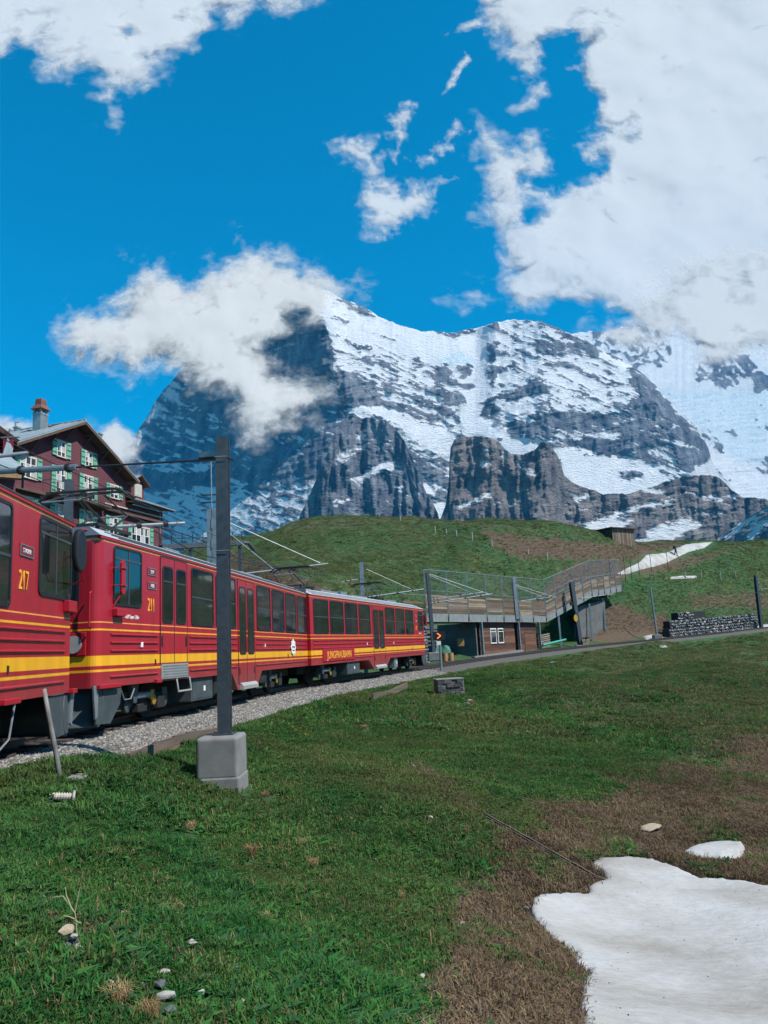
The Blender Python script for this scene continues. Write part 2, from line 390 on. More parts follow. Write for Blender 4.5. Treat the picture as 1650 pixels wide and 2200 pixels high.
# --- left buttress
L2_sky = [(600, 1185), (640, 1120), (655, 1085), (680, 1030), (700, 985), (712, 950), (722, 915), (735, 902), (757, 893), (800, 899), (828, 903), (848, 920), (870, 946), (882, 975), (893, 1003), (905, 1035), (918, 1065), (940, 1100), (960, 1180)]
L2_reg = [([(758, 1030), (790, 1012), (822, 996), (850, 992), (838, 1008), (800, 1020), (775, 1040)], .93),
          ([(706, 1000), (728, 975), (760, 962), (790, 950), (795, 962), (750, 985), (715, 1003)], .62),
          ([(716, 1082), (735, 1072), (736, 1080), (722, 1088)], .9), ([(846, 1044), (866, 1046), (862, 1056)], .8), ([(770, 940), (782, 930), (800, 948)], .6)]
mountain('mountain_buttress', L2_sky, 1190, 2330, snow_field(.07, L2_reg, streak=(20, 5, .2), amp=.4, seed=8, warp=5),
         lambda X, Y: np.where(X < 700, 1.1 * (700 - X), .55 * (X - 700)) + 60 * np.exp(-((X - 775) / 14.) ** 2) + 45 * np.exp(-((X - 845) / 10.) ** 2), M_ROCK, 600, 960, 1.9, 76, 42, colamp=40, bumpamp=20, seed=41, jag=3.5)

# --- pinnacle and the lower ridge
L3_sky = [(930, 1190), (944, 1120), (958, 1085), (964, 1040), (967, 965), (976, 944), (990, 939), (1022, 937), (1056, 940), (1070, 950), (1084, 964), (1100, 976), (1116, 978), (1132, 974), (1150, 964), (1163, 950),
          (1172, 952), (1183, 960), (1196, 975), (1206, 1000), (1212, 1021), (1230, 1036), (1262, 1050), (1300, 1062), (1352, 1060), (1400, 1046), (1425, 1036), (1445, 1030), (1480, 1021), (1530, 1021),
          (1550, 1030), (1570, 1050), (1592, 1066), (1640, 1072), (1800, 1078)]
L3_reg = [([(1117, 1006), (1140, 1008), (1152, 1018), (1170, 1010), (1150, 1026), (1130, 1018)], .9),
          ([(980, 1090), (1010, 1075), (1050, 1062), (1052, 1067), (1010, 1084), (984, 1098)], .9), ([(1032, 992), (1050, 991), (1046, 1001), (1034, 1001)], .85),
          ([(1190, 1150), (1225, 1128), (1270, 1122), (1310, 1108), (1345, 1092), (1372, 1086), (1368, 1100), (1330, 1112), (1362, 1118), (1340, 1135), (1300, 1180), (1190, 1180)], .97),
          ([(1372, 1085), (1410, 1080), (1440, 1068), (1462, 1066), (1440, 1080), (1400, 1092), (1375, 1096)], .9),
          ([(1360, 1170), (1395, 1140), (1425, 1125), (1475, 1110), (1492, 1122), (1510, 1130), (1480, 1142), (1440, 1165), (1400, 1185)], .9),
          ([(1240, 1072), (1262, 1064), (1260, 1069), (1242, 1077)], .9), ([(1380, 1054), (1400, 1050), (1425, 1058), (1400, 1062)], .7),
          ([(1510, 1070), (1535, 1064), (1575, 1068), (1545, 1076)], .8), ([(1545, 1100), (1570, 1090), (1550, 1104)], .8)]
mountain('mountain_pinnacle', L3_sky, 1195, 1900, snow_field(.06, L3_reg, streak=(30, 5, .15), amp=.35, seed=12, warp=5),
         lambda X, Y: np.where(X < 1075, .25 * (1075 - X), .45 * (X - 1075)) + 75 * np.exp(-((X - 1092 + .28 * (Y - 1000)) / 16.) ** 2) * sstep(1120, 1040, Y) - 60 * np.exp(-((X - 1165) / 36.) ** 2) + .5 * np.clip(X - 1220, 0, 900),
         M_ROCKW, 930, 1800, 1.9, 73, 40, colamp=32, bumpamp=20, seed=52, jag=2.6, strata=7)
# --- dark near slope at the right
L4_sky = [(1480, 1195), (1540, 1160), (1560, 1146), (1600, 1115), (1640, 1092), (1680, 1075), (1800, 1040)]
L4_reg = [([(1540, 1160), (1580, 1130), (1640, 1094), (1660, 1088), (1620, 1118), (1585, 1142), (1560, 1162)], .93),
          ([(1598, 1160), (1605, 1140), (1640, 1118), (1690, 1100), (1640, 1135), (1612, 1160)], .9)]
mountain('mountain_slope', L4_sky, 1200, 1100, snow_field(.04, L4_reg, streak=(14, 5, -.5), amp=.3, seed=15, warp=3), lambda X, Y: -1.2 * (X - 1540), M_ROCK, 1480, 1800, 2.2, 40, 36, colamp=10, bumpamp=12, seed=62, jag=1.5)

# --- snowy range across the valley, to the right of the frame (it shows in the train windows)
_az = np.radians(np.arange(40, 150, .8)); _r = np.linspace(900, 3200, 60); _A2, _R3 = np.meshgrid(_az, _r)
_X = _R3 * np.sin(_A2); _Y = _R3 * np.cos(_A2); _k = np.clip((_R3 - 900) / 1700, 0, 1) * sstep(radians(40), radians(52), _A2)
_Z = -40 + 620 * _k * (.7 + .6 * fbm(_X / 900, _Y / 900, 6, 401, .55, True)) + 60 * fbm(_X / 160, _Y / 160, 5, 403, .6) * _k
_me = grid_mesh('valley_range', np.stack([_X, _Y, _Z], -1), {'snow': np.clip(.35 + .5 * _k + .5 * fbm(_X / 120, _Y / 120, 5, 405, .6), 0, 1), 'ice': _X * 0}, M_ROCK)
_o = bpy.data.objects.new('valley_range', _me); link(_o); tag(_o, kind='structure')

# ================================================================== CLOUDS (bodies of vapour with real depth: front and back shell of soft density)
def cloud_mat():
    m = bpy.data.materials.new('cloud_vapour'); m.use_nodes = True; t = m.node_tree; t.nodes.clear()
    out = t.nodes.new('ShaderNodeOutputMaterial'); a = attr(t, 'vapour').outputs['Fac']
    sz = attr(t, 'vgrain').outputs['Fac']
    c = coords(t, 'Object'); mp = t.nodes.new('ShaderNodeVectorMath'); mp.operation = 'SCALE'; L(t, c, mp.inputs[0]); L(t, sz, mp.inputs['Scale'])
    n = noise(t, 1.0, 7, 0.62, mp.outputs[0], .35)
    s = math_(t, 'ADD', math_(t, 'MULTIPLY', a, 1.2), math_(t, 'MULTIPLY', math_(t, 'SUBTRACT', n.outputs[0], 0.5), 1.7))
    al = ramp(t, s, [(0.28, (0, 0, 0)), (0.52, (.2, .2, .2)), (0.76, (.72, .72, .72)), (1.0, (1, 1, 1))], 'LINEAR')
    alpha = math_(t, 'MULTIPLY', al.outputs[0], ramp(t, a, [(0.02, (0, 0, 0)), (0.25, (1, 1, 1))]).outputs[0])
    geo = t.nodes.new('ShaderNodeNewGeometry')
    cn = t.nodes.new('ShaderNodeCombineXYZ'); cn.inputs[0].default_value = .5; cn.inputs[1].default_value = -.35; cn.inputs[2].default_value = .75
    vm = t.nodes.new('ShaderNodeMix'); vm.data_type = 'VECTOR'; vm.inputs[0].default_value = 0.45
    L(t, geo.outputs['Normal'], vm.inputs[4]); L(t, cn.outputs[0], vm.inputs[5])
    nz = t.nodes.new('ShaderNodeVectorMath'); nz.operation = 'NORMALIZE'; L(t, vm.outputs[1], nz.inputs[0])
    d = N(t, 'ShaderNodeBsdfDiffuse'); d.inputs[0].default_value = (.475, .455, .43, 1); L(t, nz.outputs[0], d.inputs['Normal'])
    tp = N(t, 'ShaderNodeBsdfTransparent'); ms = t.nodes.new('ShaderNodeMixShader')
    L(t, alpha, ms.inputs[0]); L(t, tp.outputs[0], ms.inputs[1]); L(t, d.outputs[0], ms.inputs[2]); L(t, ms.outputs[0], out.inputs[0])
    return m
M_CLOUD = cloud_mat()
def cloud(label, polys, D, box, step=5, soft=(34, 46), holes=(), thin=(), warp=26, thick=300, seed=1, wisp=0.0, group='clouds over the mountains'):
    x0, y0, x1, y1 = box; xs = np.arange(x0, x1 + step, step); ys = np.arange(y0, y1 + step, step)
    X, Y = np.meshgrid(xs, ys)
    wx = X + warp * fbm(X / 90, Y / 90, 6, seed, .6) + .35 * warp * fbm(X / 22, Y / 22, 4, seed + 1, .6); wy = Y + warp * fbm(X / 90 + 31, Y / 90, 6, seed + 9, .6) + .35 * warp * fbm(X / 22 + 9, Y / 22, 4, seed + 2, .6)
    A = np.zeros(X.shape); T = np.zeros(X.shape)
    for p, s in polys:
        d = sdf(wx, wy, p); A = np.maximum(A, sstep(-soft[0] * 1.25 * s, soft[1] * 2.3 * s, d) * min(1, .62 + .4 * s)); T = np.maximum(T, sstep(0, 120, d))
    for p, k in holes:
        d = sdf(wx, wy, p); A = A * (1 - k * sstep(-48, 40, d + 26 * fbm(X / 60, Y / 60, 5, seed + 77, .6)))
    A = A + .16 * fbm(X / 55, Y / 55, 5, seed + 3, .6) * (A > .02)
    for (cx, cy, r, k) in thin: A = A - k * np.exp(-(((wx - cx) / r) ** 2 + ((wy - cy) / (r * .75)) ** 2))
    edge = sstep(0, 30, np.minimum(np.minimum(X - x0, x1 - X), np.minimum(Y - y0, y1 - Y)))
    A = np.clip(A, 0, 1) * edge
    relief = T * thick * .24 * np.clip(.55 + .8 * fbm(X / 190, Y / 150, 3, seed + 5, .42), .1, 2)
    keep = A > 0.01
    for _ in range(2):
        k2 = keep.copy(); k2[1:] |= keep[:-1]; k2[:-1] |= keep[1:]; k2[:, 1:] |= keep[:, :-1]; k2[:, :-1] |= keep[:, 1:]; keep = k2
    th = None; g = np.full(X.shape, 26.0 / D)
    th = thing('cloud', label, 'cloud', tuple(atD((x0 + x1) / 2, (y0 + y1) / 2, D)), 0, group)
    off = np.array(th.location); lean = ((y0 + y1) / 2 - Y) * D / FPX * .9
    for nm, sg in (('cloud_front', -1), ('cloud_back', 1)):
        V = atD(X, Y, D + lean + sg * relief * (1 if sg < 0 else .5) + (30 if sg > 0 else 0)) - off
        o = bpy.data.objects.new(nm, grid_mesh(nm, V, {'vapour': A, 'vgrain': g}, M_CLOUD, keep=keep)); link(o, th)
    return th
CT = [(-160, -160), (720, -160), (700, -20), (706, 22), (690, 42), (640, 32), (592, 58), (530, 50), (486, 92), (462, 62), (424, 112), (384, 160), (366, 188), (304, 204), (284, 232), (262, 215), (268, 262), (256, 290), (214, 262), (210, 214), (196, 190), (160, 182), (80, 172), (45, 158), (20, 140), (-160, 160)]
cloud('white cloud reaching down from the top left corner of the sky', [(CT, 1.0)], 9000, (-170, -170, 760, 330), thin=[(100, 70, 60, .35), (275, 70, 26, .45), (50, 120, 30, .4), (330, 130, 50, .3), (560, 30, 50, .3)], seed=3, thick=500)
C2 = [(708, 312), (738, 285), (800, 293), (832, 330), (824, 372), (806, 392), (870, 402), (910, 388), (926, 420), (920, 452), (880, 478), (860, 500), (800, 512), (778, 470), (755, 420), (762, 395), (792, 382), (780, 360), (724, 346)]
C3 = [(838, 250), (880, 212), (900, 238), (880, 270), (862, 310), (862, 364), (842, 340), (834, 300)]
C4 = [(884, 344), (920, 310), (960, 290), (990, 258), (998, 284), (962, 312), (925, 342), (900, 352)]
C5 = [(905, 400), (935, 382), (1000, 378), (990, 392), (940, 396), (925, 425)]
cloud('small ragged white cloud alone in the middle of the blue sky', [(C2, .8), (C3, .55), (C4, .55), (C5, .4)], 8600, (660, 180, 1040, 560), step=3, soft=(34, 30), warp=36, seed=7, thick=160)
cloud('thin white wisp high in the blue beside the big bank', [([(958, 72), (1000, 50), (1040, 36), (1040, 62), (985, 74)], .45), ([(944, 206), (975, 150), (998, 112), (1006, 130), (980, 180), (952, 208)], .3)], 8700, (900, 0, 1060, 240), step=3, soft=(26, 22), warp=18, seed=9, thick=60)
CR = [(1030, -160), (1900, -160), (1900, 800), (1700, 770), (1590, 770), (1500, 772), (1430, 745), (1350, 722), (1270, 712), (1225, 700), (1240, 672), (1190, 670), (1100, 688), (1020, 680), (944, 652), (924, 632), (960, 600), (1052, 612), (1064, 560), (1060, 520), (1040, 498), (988, 478), (1000, 440), (1032, 428), (1016, 360), (998, 318), (1030, 238), (1080, 280), (1104, 304), (1130, 262), (1098, 240), (1112, 190), (1080, 130), (1058, 90), (1014, 44)]
HR = [(1165, 92), (1200, 76), (1250, 100), (1264, 180), (1282, 212), (1290, 280), (1250, 306), (1262, 330), (1292, 330), (1290, 366), (1262, 398), (1210, 424), (1150, 420), (1138, 384), (1186, 345), (1150, 262), (1166, 200), (1172, 150)]
H2 = [(1130, 440), (1165, 430), (1180, 455), (1150, 470), (1125, 465)]
cloud('huge white cloud bank filling the right half of the sky', [(CR, 1.0)], 9200, (880, -170, 1900, 810), step=5, holes=[(HR, 1.0), (H2, .6)], thin=[(1320, 130, 30, .3), (1360, 280, 34, .35), (1300, 665, 40, .4), (1260, 60, 60, .3), (1135, 470, 24, .4), (1075, 640, 36, .3)], warp=30, seed=12, thick=900)
CE = [(245, 562), (270, 543), (332, 550), (402, 582), (440, 545), (500, 528), (516, 484), (560, 520), (640, 538), (700, 566), (760, 584), (812, 612), (806, 650), (760, 664), (722, 676), (690, 700), (640, 728), (610, 770), (680, 792), (742, 832), (742, 874), (705, 902), (696, 948), (610, 962), (562, 990), (505, 965), (482, 905), (442, 880), (392, 832), (332, 812), (292, 852), (252, 822), (200, 800), (122, 782), (96, 724), (90, 690), (150, 652), (232, 630), (272, 592)]
cloud('white cloud wrapped round the summit of the dark north face', [(CE, 1.0)], 1650, (40, 440, 880, 1040), step=4, soft=(34, 52), thin=[(560, 735, 44, .36), (620, 690, 30, .2), (620, 910, 70, .22), (480, 860, 40, .25), (240, 840, 40, .2), (440, 900, 30, .3)], warp=26, seed=17, thick=150)
cloud('low white cloud behind the gable of the dark red hotel', [([(196, 900), (250, 884), (292, 922), (316, 956), (304, 1002), (276, 1050), (190, 1080), (150, 960)], .7), ([(-120, 884), (40, 888), (80, 900), (112, 930), (90, 975), (-120, 980)], .7)], 3300, (-130, 840, 360, 1110), step=4, soft=(26, 40), warp=16, seed=23, thick=80)
CF = [(1240, 716), (1300, 690), (1400, 600), (1500, 520), (1900, 480), (1900, 790), (1700, 785), (1640, 770), (1590, 790), (1545, 800), (1500, 804), (1440, 768), (1380, 772), (1350, 780), (1310, 765), (1270, 742)]
cloud('grey white cloud lying on the glacier ridge at the far right', [(CF, .9)], 4000, (1180, 420, 1900, 890), step=4, soft=(34, 50), thin=[(1420, 715, 60, .3), (1610, 625, 50, .3)], warp=26, seed=29, thick=120)

# ================================================================== TRACK PATH (centre line, rail top height)
_hx, _hy, _h = 0.69, 45.69, 21.0
TP = [(-3.0, -24.0), (-4.0, -14.0), (-4.86 - 1.33, -4.0), (-6.27, 4.0), (-6.31, 12.6), (-5.47, 21.0), (-4.33, 28.75), (-1.95, 37.2), (0.69, 45.69)]
for i in range(12):
    for k in range(10): _hx += sin(radians(_h)); _hy += cos(radians(_h)); _h += .5
    TP.append((_hx, _hy))
def catmull(P, n=10):
    P = [np.array(p, float) for p in P]; P = [2 * P[0] - P[1]] + P + [2 * P[-1] - P[-2]]; out = []
    for i in range(1, len(P) - 2):
        for k in range(n):
            t = k / n; a, b, c, d = P[i - 1:i + 3]
            out.append(.5 * (2 * b + (c - a) * t + (2 * a - 5 * b + 4 * c - d) * t * t + (-a + 3 * b - 3 * c + d) * t ** 3))
    out.append(P[-2]); return np.array(out)
PATH = catmull(TP, 12); _seg = np.hypot(*np.diff(PATH, axis=0).T); SS = np.concatenate([[0], np.cumsum(_seg)])
TAN = np.gradient(PATH, axis=0); TAN /= np.hypot(TAN[:, 0], TAN[:, 1])[:, None]
def s_at_y(y): return float(np.interp(y, PATH[:, 1], SS))
_zy = [-30, 8, 13, 28, 45, 55, 64, 72, 80, 87, 94, 100, 105, 116]; _zz = [.17, .17, .15, .04, -.03, .08, .2, .33, .45, .56, .78, 1.05, 1.38, 2.0]
RZ = np.interp(PATH[:, 1], _zy, _zz)
def track_frame(s):
    x = np.interp(s, SS, PATH[:, 0]); y = np.interp(s, SS, PATH[:, 1]); tx = np.interp(s, SS, TAN[:, 0]); ty = np.interp(s, SS, TAN[:, 1])
    return x, y, np.interp(s, SS, RZ), tx, ty
def track_pt(s, q, dz=0):
    """q to the right of travel"""
    x, y, z, tx, ty = track_frame(s); n = np.hypot(tx, ty)
    return np.array([x + q * ty / n, y - q * tx / n, z + dz])
def track_near(X, Y):
    d = np.full(X.shape, 1e18); q = np.zeros(X.shape); z = np.zeros(X.shape); s = np.zeros(X.shape)
    for i in range(0, len(PATH) - 1):
        a = PATH[i]; e = PATH[i + 1] - a; L2 = e @ e
        t = np.clip(((X - a[0]) * e[0] + (Y - a[1]) * e[1]) / L2, 0, 1)
        dx = X - a[0] - e[0] * t; dy = Y - a[1] - e[1] * t; dd = dx * dx + dy * dy; m = dd < d
        d = np.where(m, dd, d); q = np.where(m, dx * e[1] - dy * e[0], q); z = np.where(m, RZ[i] + (RZ[i + 1] - RZ[i]) * t, z); s = np.where(m, SS[i] + sqrt(L2) * t, s)
    return np.sqrt(d), np.sign(q) * np.sqrt(d), z, s

# ================================================================== TERRAIN HEIGHTS
CP = [(0, 2200, 3.4), (400, 2200, 3.6), (800, 2200, 4.0), (1200, 2200, 4.9), (1650, 2200, 5.6), (487, 1690, 11.2), (560, 1600, 15), (300, 1850, 6.9), (0, 1850, 5.9), (0, 1666, 9.2), (110, 1670, 9.2), (200, 1655, 9.6), (150, 2020, 4.75),
      (285, 1636, 10.8), (600, 1850, 7.9), (900, 2000, 6.2), (800, 1700, 12.2), (1000, 1650, 16), (700, 1580, 18.5), (970, 1500, 30), (850, 1500, 27), (1000, 1830, 9.6), (1300, 1850, 11), (1200, 2000, 7.9), (1650, 2000, 8.2),
      (1650, 1900, 10.3), (1650, 1750, 14), (1300, 1700, 15), (1650, 1600, 22), (1300, 1550, 24), (1100, 1550, 22), (1650, 1500, 33), (1300, 1450, 39), (1150, 1440, 42), (1650, 1420, 52), (1450, 1420, 52), (1550, 1375, 74),
      (1300, 1372, 84), (1350, 1310, 91), (1345, 1286, 97), (1240, 1340, 84), (1300, 1270, 97), (1350, 1250, 101), (1340, 1222, 105), (1400, 1210, 113), (1452, 1196, 123), (1530, 1167, 150), (1500, 1300, 108), (1600, 1240, 121), (1620, 1300, 113), (1650, 1165, 150), (1600, 1165, 150),
      (1470, 1162, 145), (1400, 1166, 130), (1325, 1161, 125), (1200, 1149, 124), (1100, 1136, 120), (1000, 1124, 118), (900, 1114, 116), (800, 1109, 115), (700, 1111, 112), (640, 1124, 110), (580, 1147, 107), (500, 1178, 104), (400, 1200, 104),
      (800, 1200, 86), (600, 1210, 76), (1000, 1200, 88), (1200, 1200, 98), (1130, 1240, 90), (950, 1275, 66), (800, 1270, 60), (700, 1230, 66), (560, 1215, 66), (1250, 1250, 95), (1060, 1280, 78)]
CW = [tuple(atY(*c)) for c in CP]
CW += [(0, 0, -.40), (-3, 0, -.2), (3, 0, -.75), (6, 3, -1.1), (0, -10, 0.2), (8, -8, .2), (-3, -10, 0), (-12, 10, -.2), (-12, 30, -.2), (-12, 45, -.1), (-30, 50, -.2), (-30, 20, -.2), (-14, 60, .2), (-32, 75, .4), (-12, 0, -.2), (-30, -10, 0),
       (14, -25, 3.5), (40, -30, 7), (60, 20, 8), (60, 60, 5), (40, 40, .5), (25, 20, -.8), (40, 0, 3), (-60, 40, -1), (-60, 100, 3), (0, -60, 9), (-40, -60, 4), (60, -60, 12), (-28, 95, 4),
       (-50, 160, 0), (0, 190, 8), (60, 200, 10), (110, 170, 17), (120, 120, 14), (0, 260, -8), (100, 300, -10), (-100, 250, -20), (200, 200, 10), (200, 50, 10), (-200, 50, -10), (0, -200, 20), (200, -150, 20), (-200, -150, 0)]
for _s in np.arange(s_at_y(50), float(SS[-1]) - 2, 9.0):
    CW += [tuple(track_pt(_s, 3.6, -.55)), tuple(track_pt(_s, 9, -1.15)), tuple(track_pt(_s, -5.5, -.2))]
for _s in np.arange(s_at_y(15), s_at_y(48), 6.0): CW += [tuple(track_pt(_s, 3.6, -.62))]
CW = np.array(CW)
def _phi(r2): return np.sqrt(r2 + 4.0)
def _warp(x, y):   # compress far distances so near and far points weigh alike
    r = np.hypot(x, y); k = np.log1p(r / 12.) * 12 / np.maximum(r, 1e-6); return x * k, y * k
_wx, _wy = _warp(CW[:, 0], CW[:, 1]); _n = len(CW)
_A = _phi((_wx[:, None] - _wx) ** 2 + (_wy[:, None] - _wy) ** 2) + np.eye(_n) * -0.02
_Pm = np.stack([np.ones(_n), _wx, _wy], 1); _M = np.block([[_A, _Pm], [_Pm.T, np.zeros((3, 3))]])
_sol = np.linalg.solve(_M, np.concatenate([CW[:, 2], np.zeros(3)]))
def rbf(X, Y):
    wx, wy = _warp(X, Y); out = _sol[_n] + _sol[_n + 1] * wx + _sol[_n + 2] * wy
    for i in range(_n): out = out + _sol[i] * _phi((wx - _wx[i]) ** 2 + (wy - _wy[i]) ** 2)
    return out
def ground_z(X, Y, rough=True):
    X = np.asarray(X, float); Y = np.asarray(Y, float); shp = X.shape; X = X.ravel(); Y = Y.ravel()
    z = rbf(X, Y); r = np.hypot(X, Y)
    z = np.where(r > 220, z + (-25 - z) * sstep(220, 500, r), z)
    d, q, zr, s = track_near(X, Y)
    bench = zr - .40 + np.where((q < 0) & (Y > 46), .22 * np.clip(-q - 1.6, 0, 3.0), 0)
    qe = np.interp(Y, [0, 9.5, 13], [1.25, 1.35, 2.3]); w = np.where(q > 0, 1 - sstep(0, 1, (q - qe) / np.interp(Y, [0, 9.5, 13], [.5, .5, 1.6])), 1 - sstep(3.4, 8.0, -q))
    w = np.where((q < 0) & (Y > 46) & (Y < 88), 1 - sstep(6.0, 11, -q), w)
    if rough:
        amp = (1 - w) * np.clip(r / 30, .35, 3.0)
        z = z + amp * (.16 * fbm(X / 3.1, Y / 3.1, 3, 5) + .05 * fbm(X / .7, Y / .7, 3, 6) * np.clip(20 / r, .1, 1)) + amp * .25 * sstep(60, 100, r) * fbm(X / 9, Y / 9, 4, 15)
        # soft terracettes trodden by cattle on the hillside
        z = z + .09 * sstep(70, 95, r) * (1 - sstep(300, 400, r)) * fbm(X / 22, (Y + .2 * X) / 2.4, 3, 25) * (1 - w)
    # drain trench across the near slope
    z = z * (1 - w) + bench * w
    return z.reshape(shp)
def on_ground(px, py, dmax=400.0):
    """where the sight line through a photo pixel meets the ground (looked up in the finished sheet)"""
    px = np.atleast_1d(np.asarray(px, float)); py = np.atleast_1d(np.asarray(py, float)); v = rayv(px, py)
    done = np.zeros(len(px), bool); ts = np.geomspace(2.2, dmax, 700); prev = 0.0
    lo = np.zeros(len(px)); hi = np.full(len(px), float(dmax))
    for t in ts:
        P = np.array(EYE) + v * t; below = P[:, 2] < gz(P[:, 0], P[:, 1]); m = below & ~done; hi[m] = t; lo[m] = prev; done |= below; prev = t
        if done.all(): break
    for _ in range(14):
        mid = (lo + hi) / 2; P = np.array(EYE) + v * mid[:, None]; b = P[:, 2] < gz(P[:, 0], P[:, 1]); hi = np.where(b, mid, hi); lo = np.where(b, lo, mid)
    return np.array(EYE) + v * hi[:, None]
def gz(x, y):
    """ground height by lookup in the polar sheet"""
    x = np.asarray(x, float); y = np.asarray(y, float); r = np.hypot(x, y); th = np.arctan2(x, y); th = np.where(th < TH[0], th + 2 * pi, th)
    fi = np.interp(th, TH, np.arange(len(TH))); fr = np.interp(r, RR, np.arange(len(RR)))
    i = np.minimum(fi.astype(int), len(TH) - 2); j = np.minimum(fr.astype(int), len(RR) - 2); a = fi - i; b = fr - j
    return (GZ[j, i] * (1 - a) + GZ[j, i + 1] * a) * (1 - b) + (GZ[j + 1, i] * (1 - a) + GZ[j + 1, i + 1] * a) * b
def G(px, py): return on_ground(px, py)[0]

# ground cover masks, painted where the photo shows them
BROWN = [(870, 2320), (900, 2120), (960, 2030), (955, 1930), (1040, 1850), (1120, 1800), (1150, 1745), (1250, 1720), (1330, 1690), (1450, 1650), (1560, 1590), (1750, 1530), (1900, 1530), (1900, 2400)]
def cover(P):
    px, py = proj(P); X = P[..., 0]; Y = P[..., 1]; r = np.hypot(X, Y); front = (P[..., 1] > 1)
    wob = 110 * fbm(X / 1.9, Y / 1.9, 5, 81, .6)
    b = sstep(-45, 45, sdf(px, py, BROWN) + wob)
    n1 = fbm(X / 1.1, Y / 1.1, 5, 91, .6); n2 = fbm(X / 7, Y / 7, 4, 92, .6)
    b = b * (.85 + .9 * n1)
    patches = [([(1090, 1480), (1300, 1440), (1700, 1400), (1800, 1420), (1800, 1600), (1500, 1600), (1250, 1560)], .42), ([(1250, 1385), (1290, 1300), (1330, 1290), (1400, 1320), (1440, 1310), (1430, 1372), (1300, 1388)], .95),
               ([(1030, 1130), (1150, 1150), (1300, 1162), (1480, 1160), (1450, 1180), (1340, 1212), (1250, 1205), (1120, 1205), (1060, 1180)], .9), ([(1190, 1230), (1260, 1200), (1350, 1195), (1350, 1250), (1280, 1255), (1150, 1290)], 1.0),
               ([(1330, 1210), (1480, 1190), (1600, 1165), (1600, 1175), (1480, 1225), (1380, 1245)], .75), ([(500, 1180), (560, 1200), (720, 1260), (740, 1300), (560, 1300), (440, 1200)], .85), ([(1480, 1270), (1700, 1260), (1700, 1320), (1480, 1310)], .7),
               ([(580, 1150), (640, 1112), (900, 1100), (1300, 1150), (1290, 1165), (900, 1122), (640, 1150)], .55), ([(860, 1640), (900, 1630), (1000, 1720), (1100, 1800), (1290, 1880), (1280, 1900), (1080, 1820), (980, 1740)], .45)]
    for poly, k in patches: b = np.maximum(b, k * sstep(-9, 14, sdf(px, py, poly) + 12 * n1 + 10 * n2) * (.8 + .5 * n1))
    b = np.maximum(b, .75 * sstep(.28, .6, n1 + .4 * n2) * (r < 34))          # scattered dead tufts near by
    b = np.maximum(b, .30 * sstep(.0, .5, n2) * (r > 60))
    b = np.where(front, b, .3 + .5 * n2)
    lush = np.clip(.5 + .9 * n2 + .5 * n1, 0, 1)
    for poly, k in [([(1230, 1400), (1240, 1330), (1300, 1270), (1340, 1240), (1460, 1250), (1330, 1300), (1270, 1390)], .9), ([(820, 1480), (1000, 1440), (1300, 1520), (1150, 1640), (950, 1620)], .35), ([(640, 1120), (1000, 1200), (900, 1260), (640, 1240)], .2)]:
        lush = np.maximum(lush, k * sstep(-8, 12, sdf(px, py, poly) + 8 * n1))
    return np.clip(b, 0, 1), lush
BIGSNOW = [(1275, 1850), (1300, 1843), (1350, 1841), (1400, 1846), (1450, 1863), (1500, 1886), (1550, 1889), (1600, 1894), (1700, 1915), (1760, 1935), (1760, 2300), (1300, 2300), (1255, 2230), (1243, 2180), (1250, 2110), (1266, 2094), (1236, 2080), (1234, 2058), (1188, 2028), (1150, 1985), (1139, 1955), (1144, 1934), (1162, 1924), (1225, 1920), (1262, 1922), (1265, 1904), (1302, 1890), (1290, 1872), (1268, 1862)]
# polar sheet: dense in front of the camera, coarse elsewhere, out to the foot of the mountains
th_f = np.radians(np.arange(-37, 37.01, .13)); th_b = np.radians(np.arange(38.5, 321.6, 1.5)); TH = np.concatenate([th_f, th_b, [radians(323)]])
RR = np.concatenate([[.3, .8, 1.4, 2.0], np.geomspace(2.5, 30, 190), np.geomspace(30.5, 200, 210)[0:], np.geomspace(208, 3500, 26)])
TT, R2 = np.meshgrid(TH, RR); GX = R2 * np.sin(TT); GY = R2 * np.cos(TT)
GZ = ground_z(GX, GY); GP = np.stack([GX, GY, GZ], -1)
_b, _l = cover(GP)
_px, _py = proj(GP); _wet = sstep(-42, -4, sdf(_px, _py, BIGSNOW) + 10 * fbm(GX / .4, GY / .4, 4, 77)) * (GY > 1) * (R2 < 30)
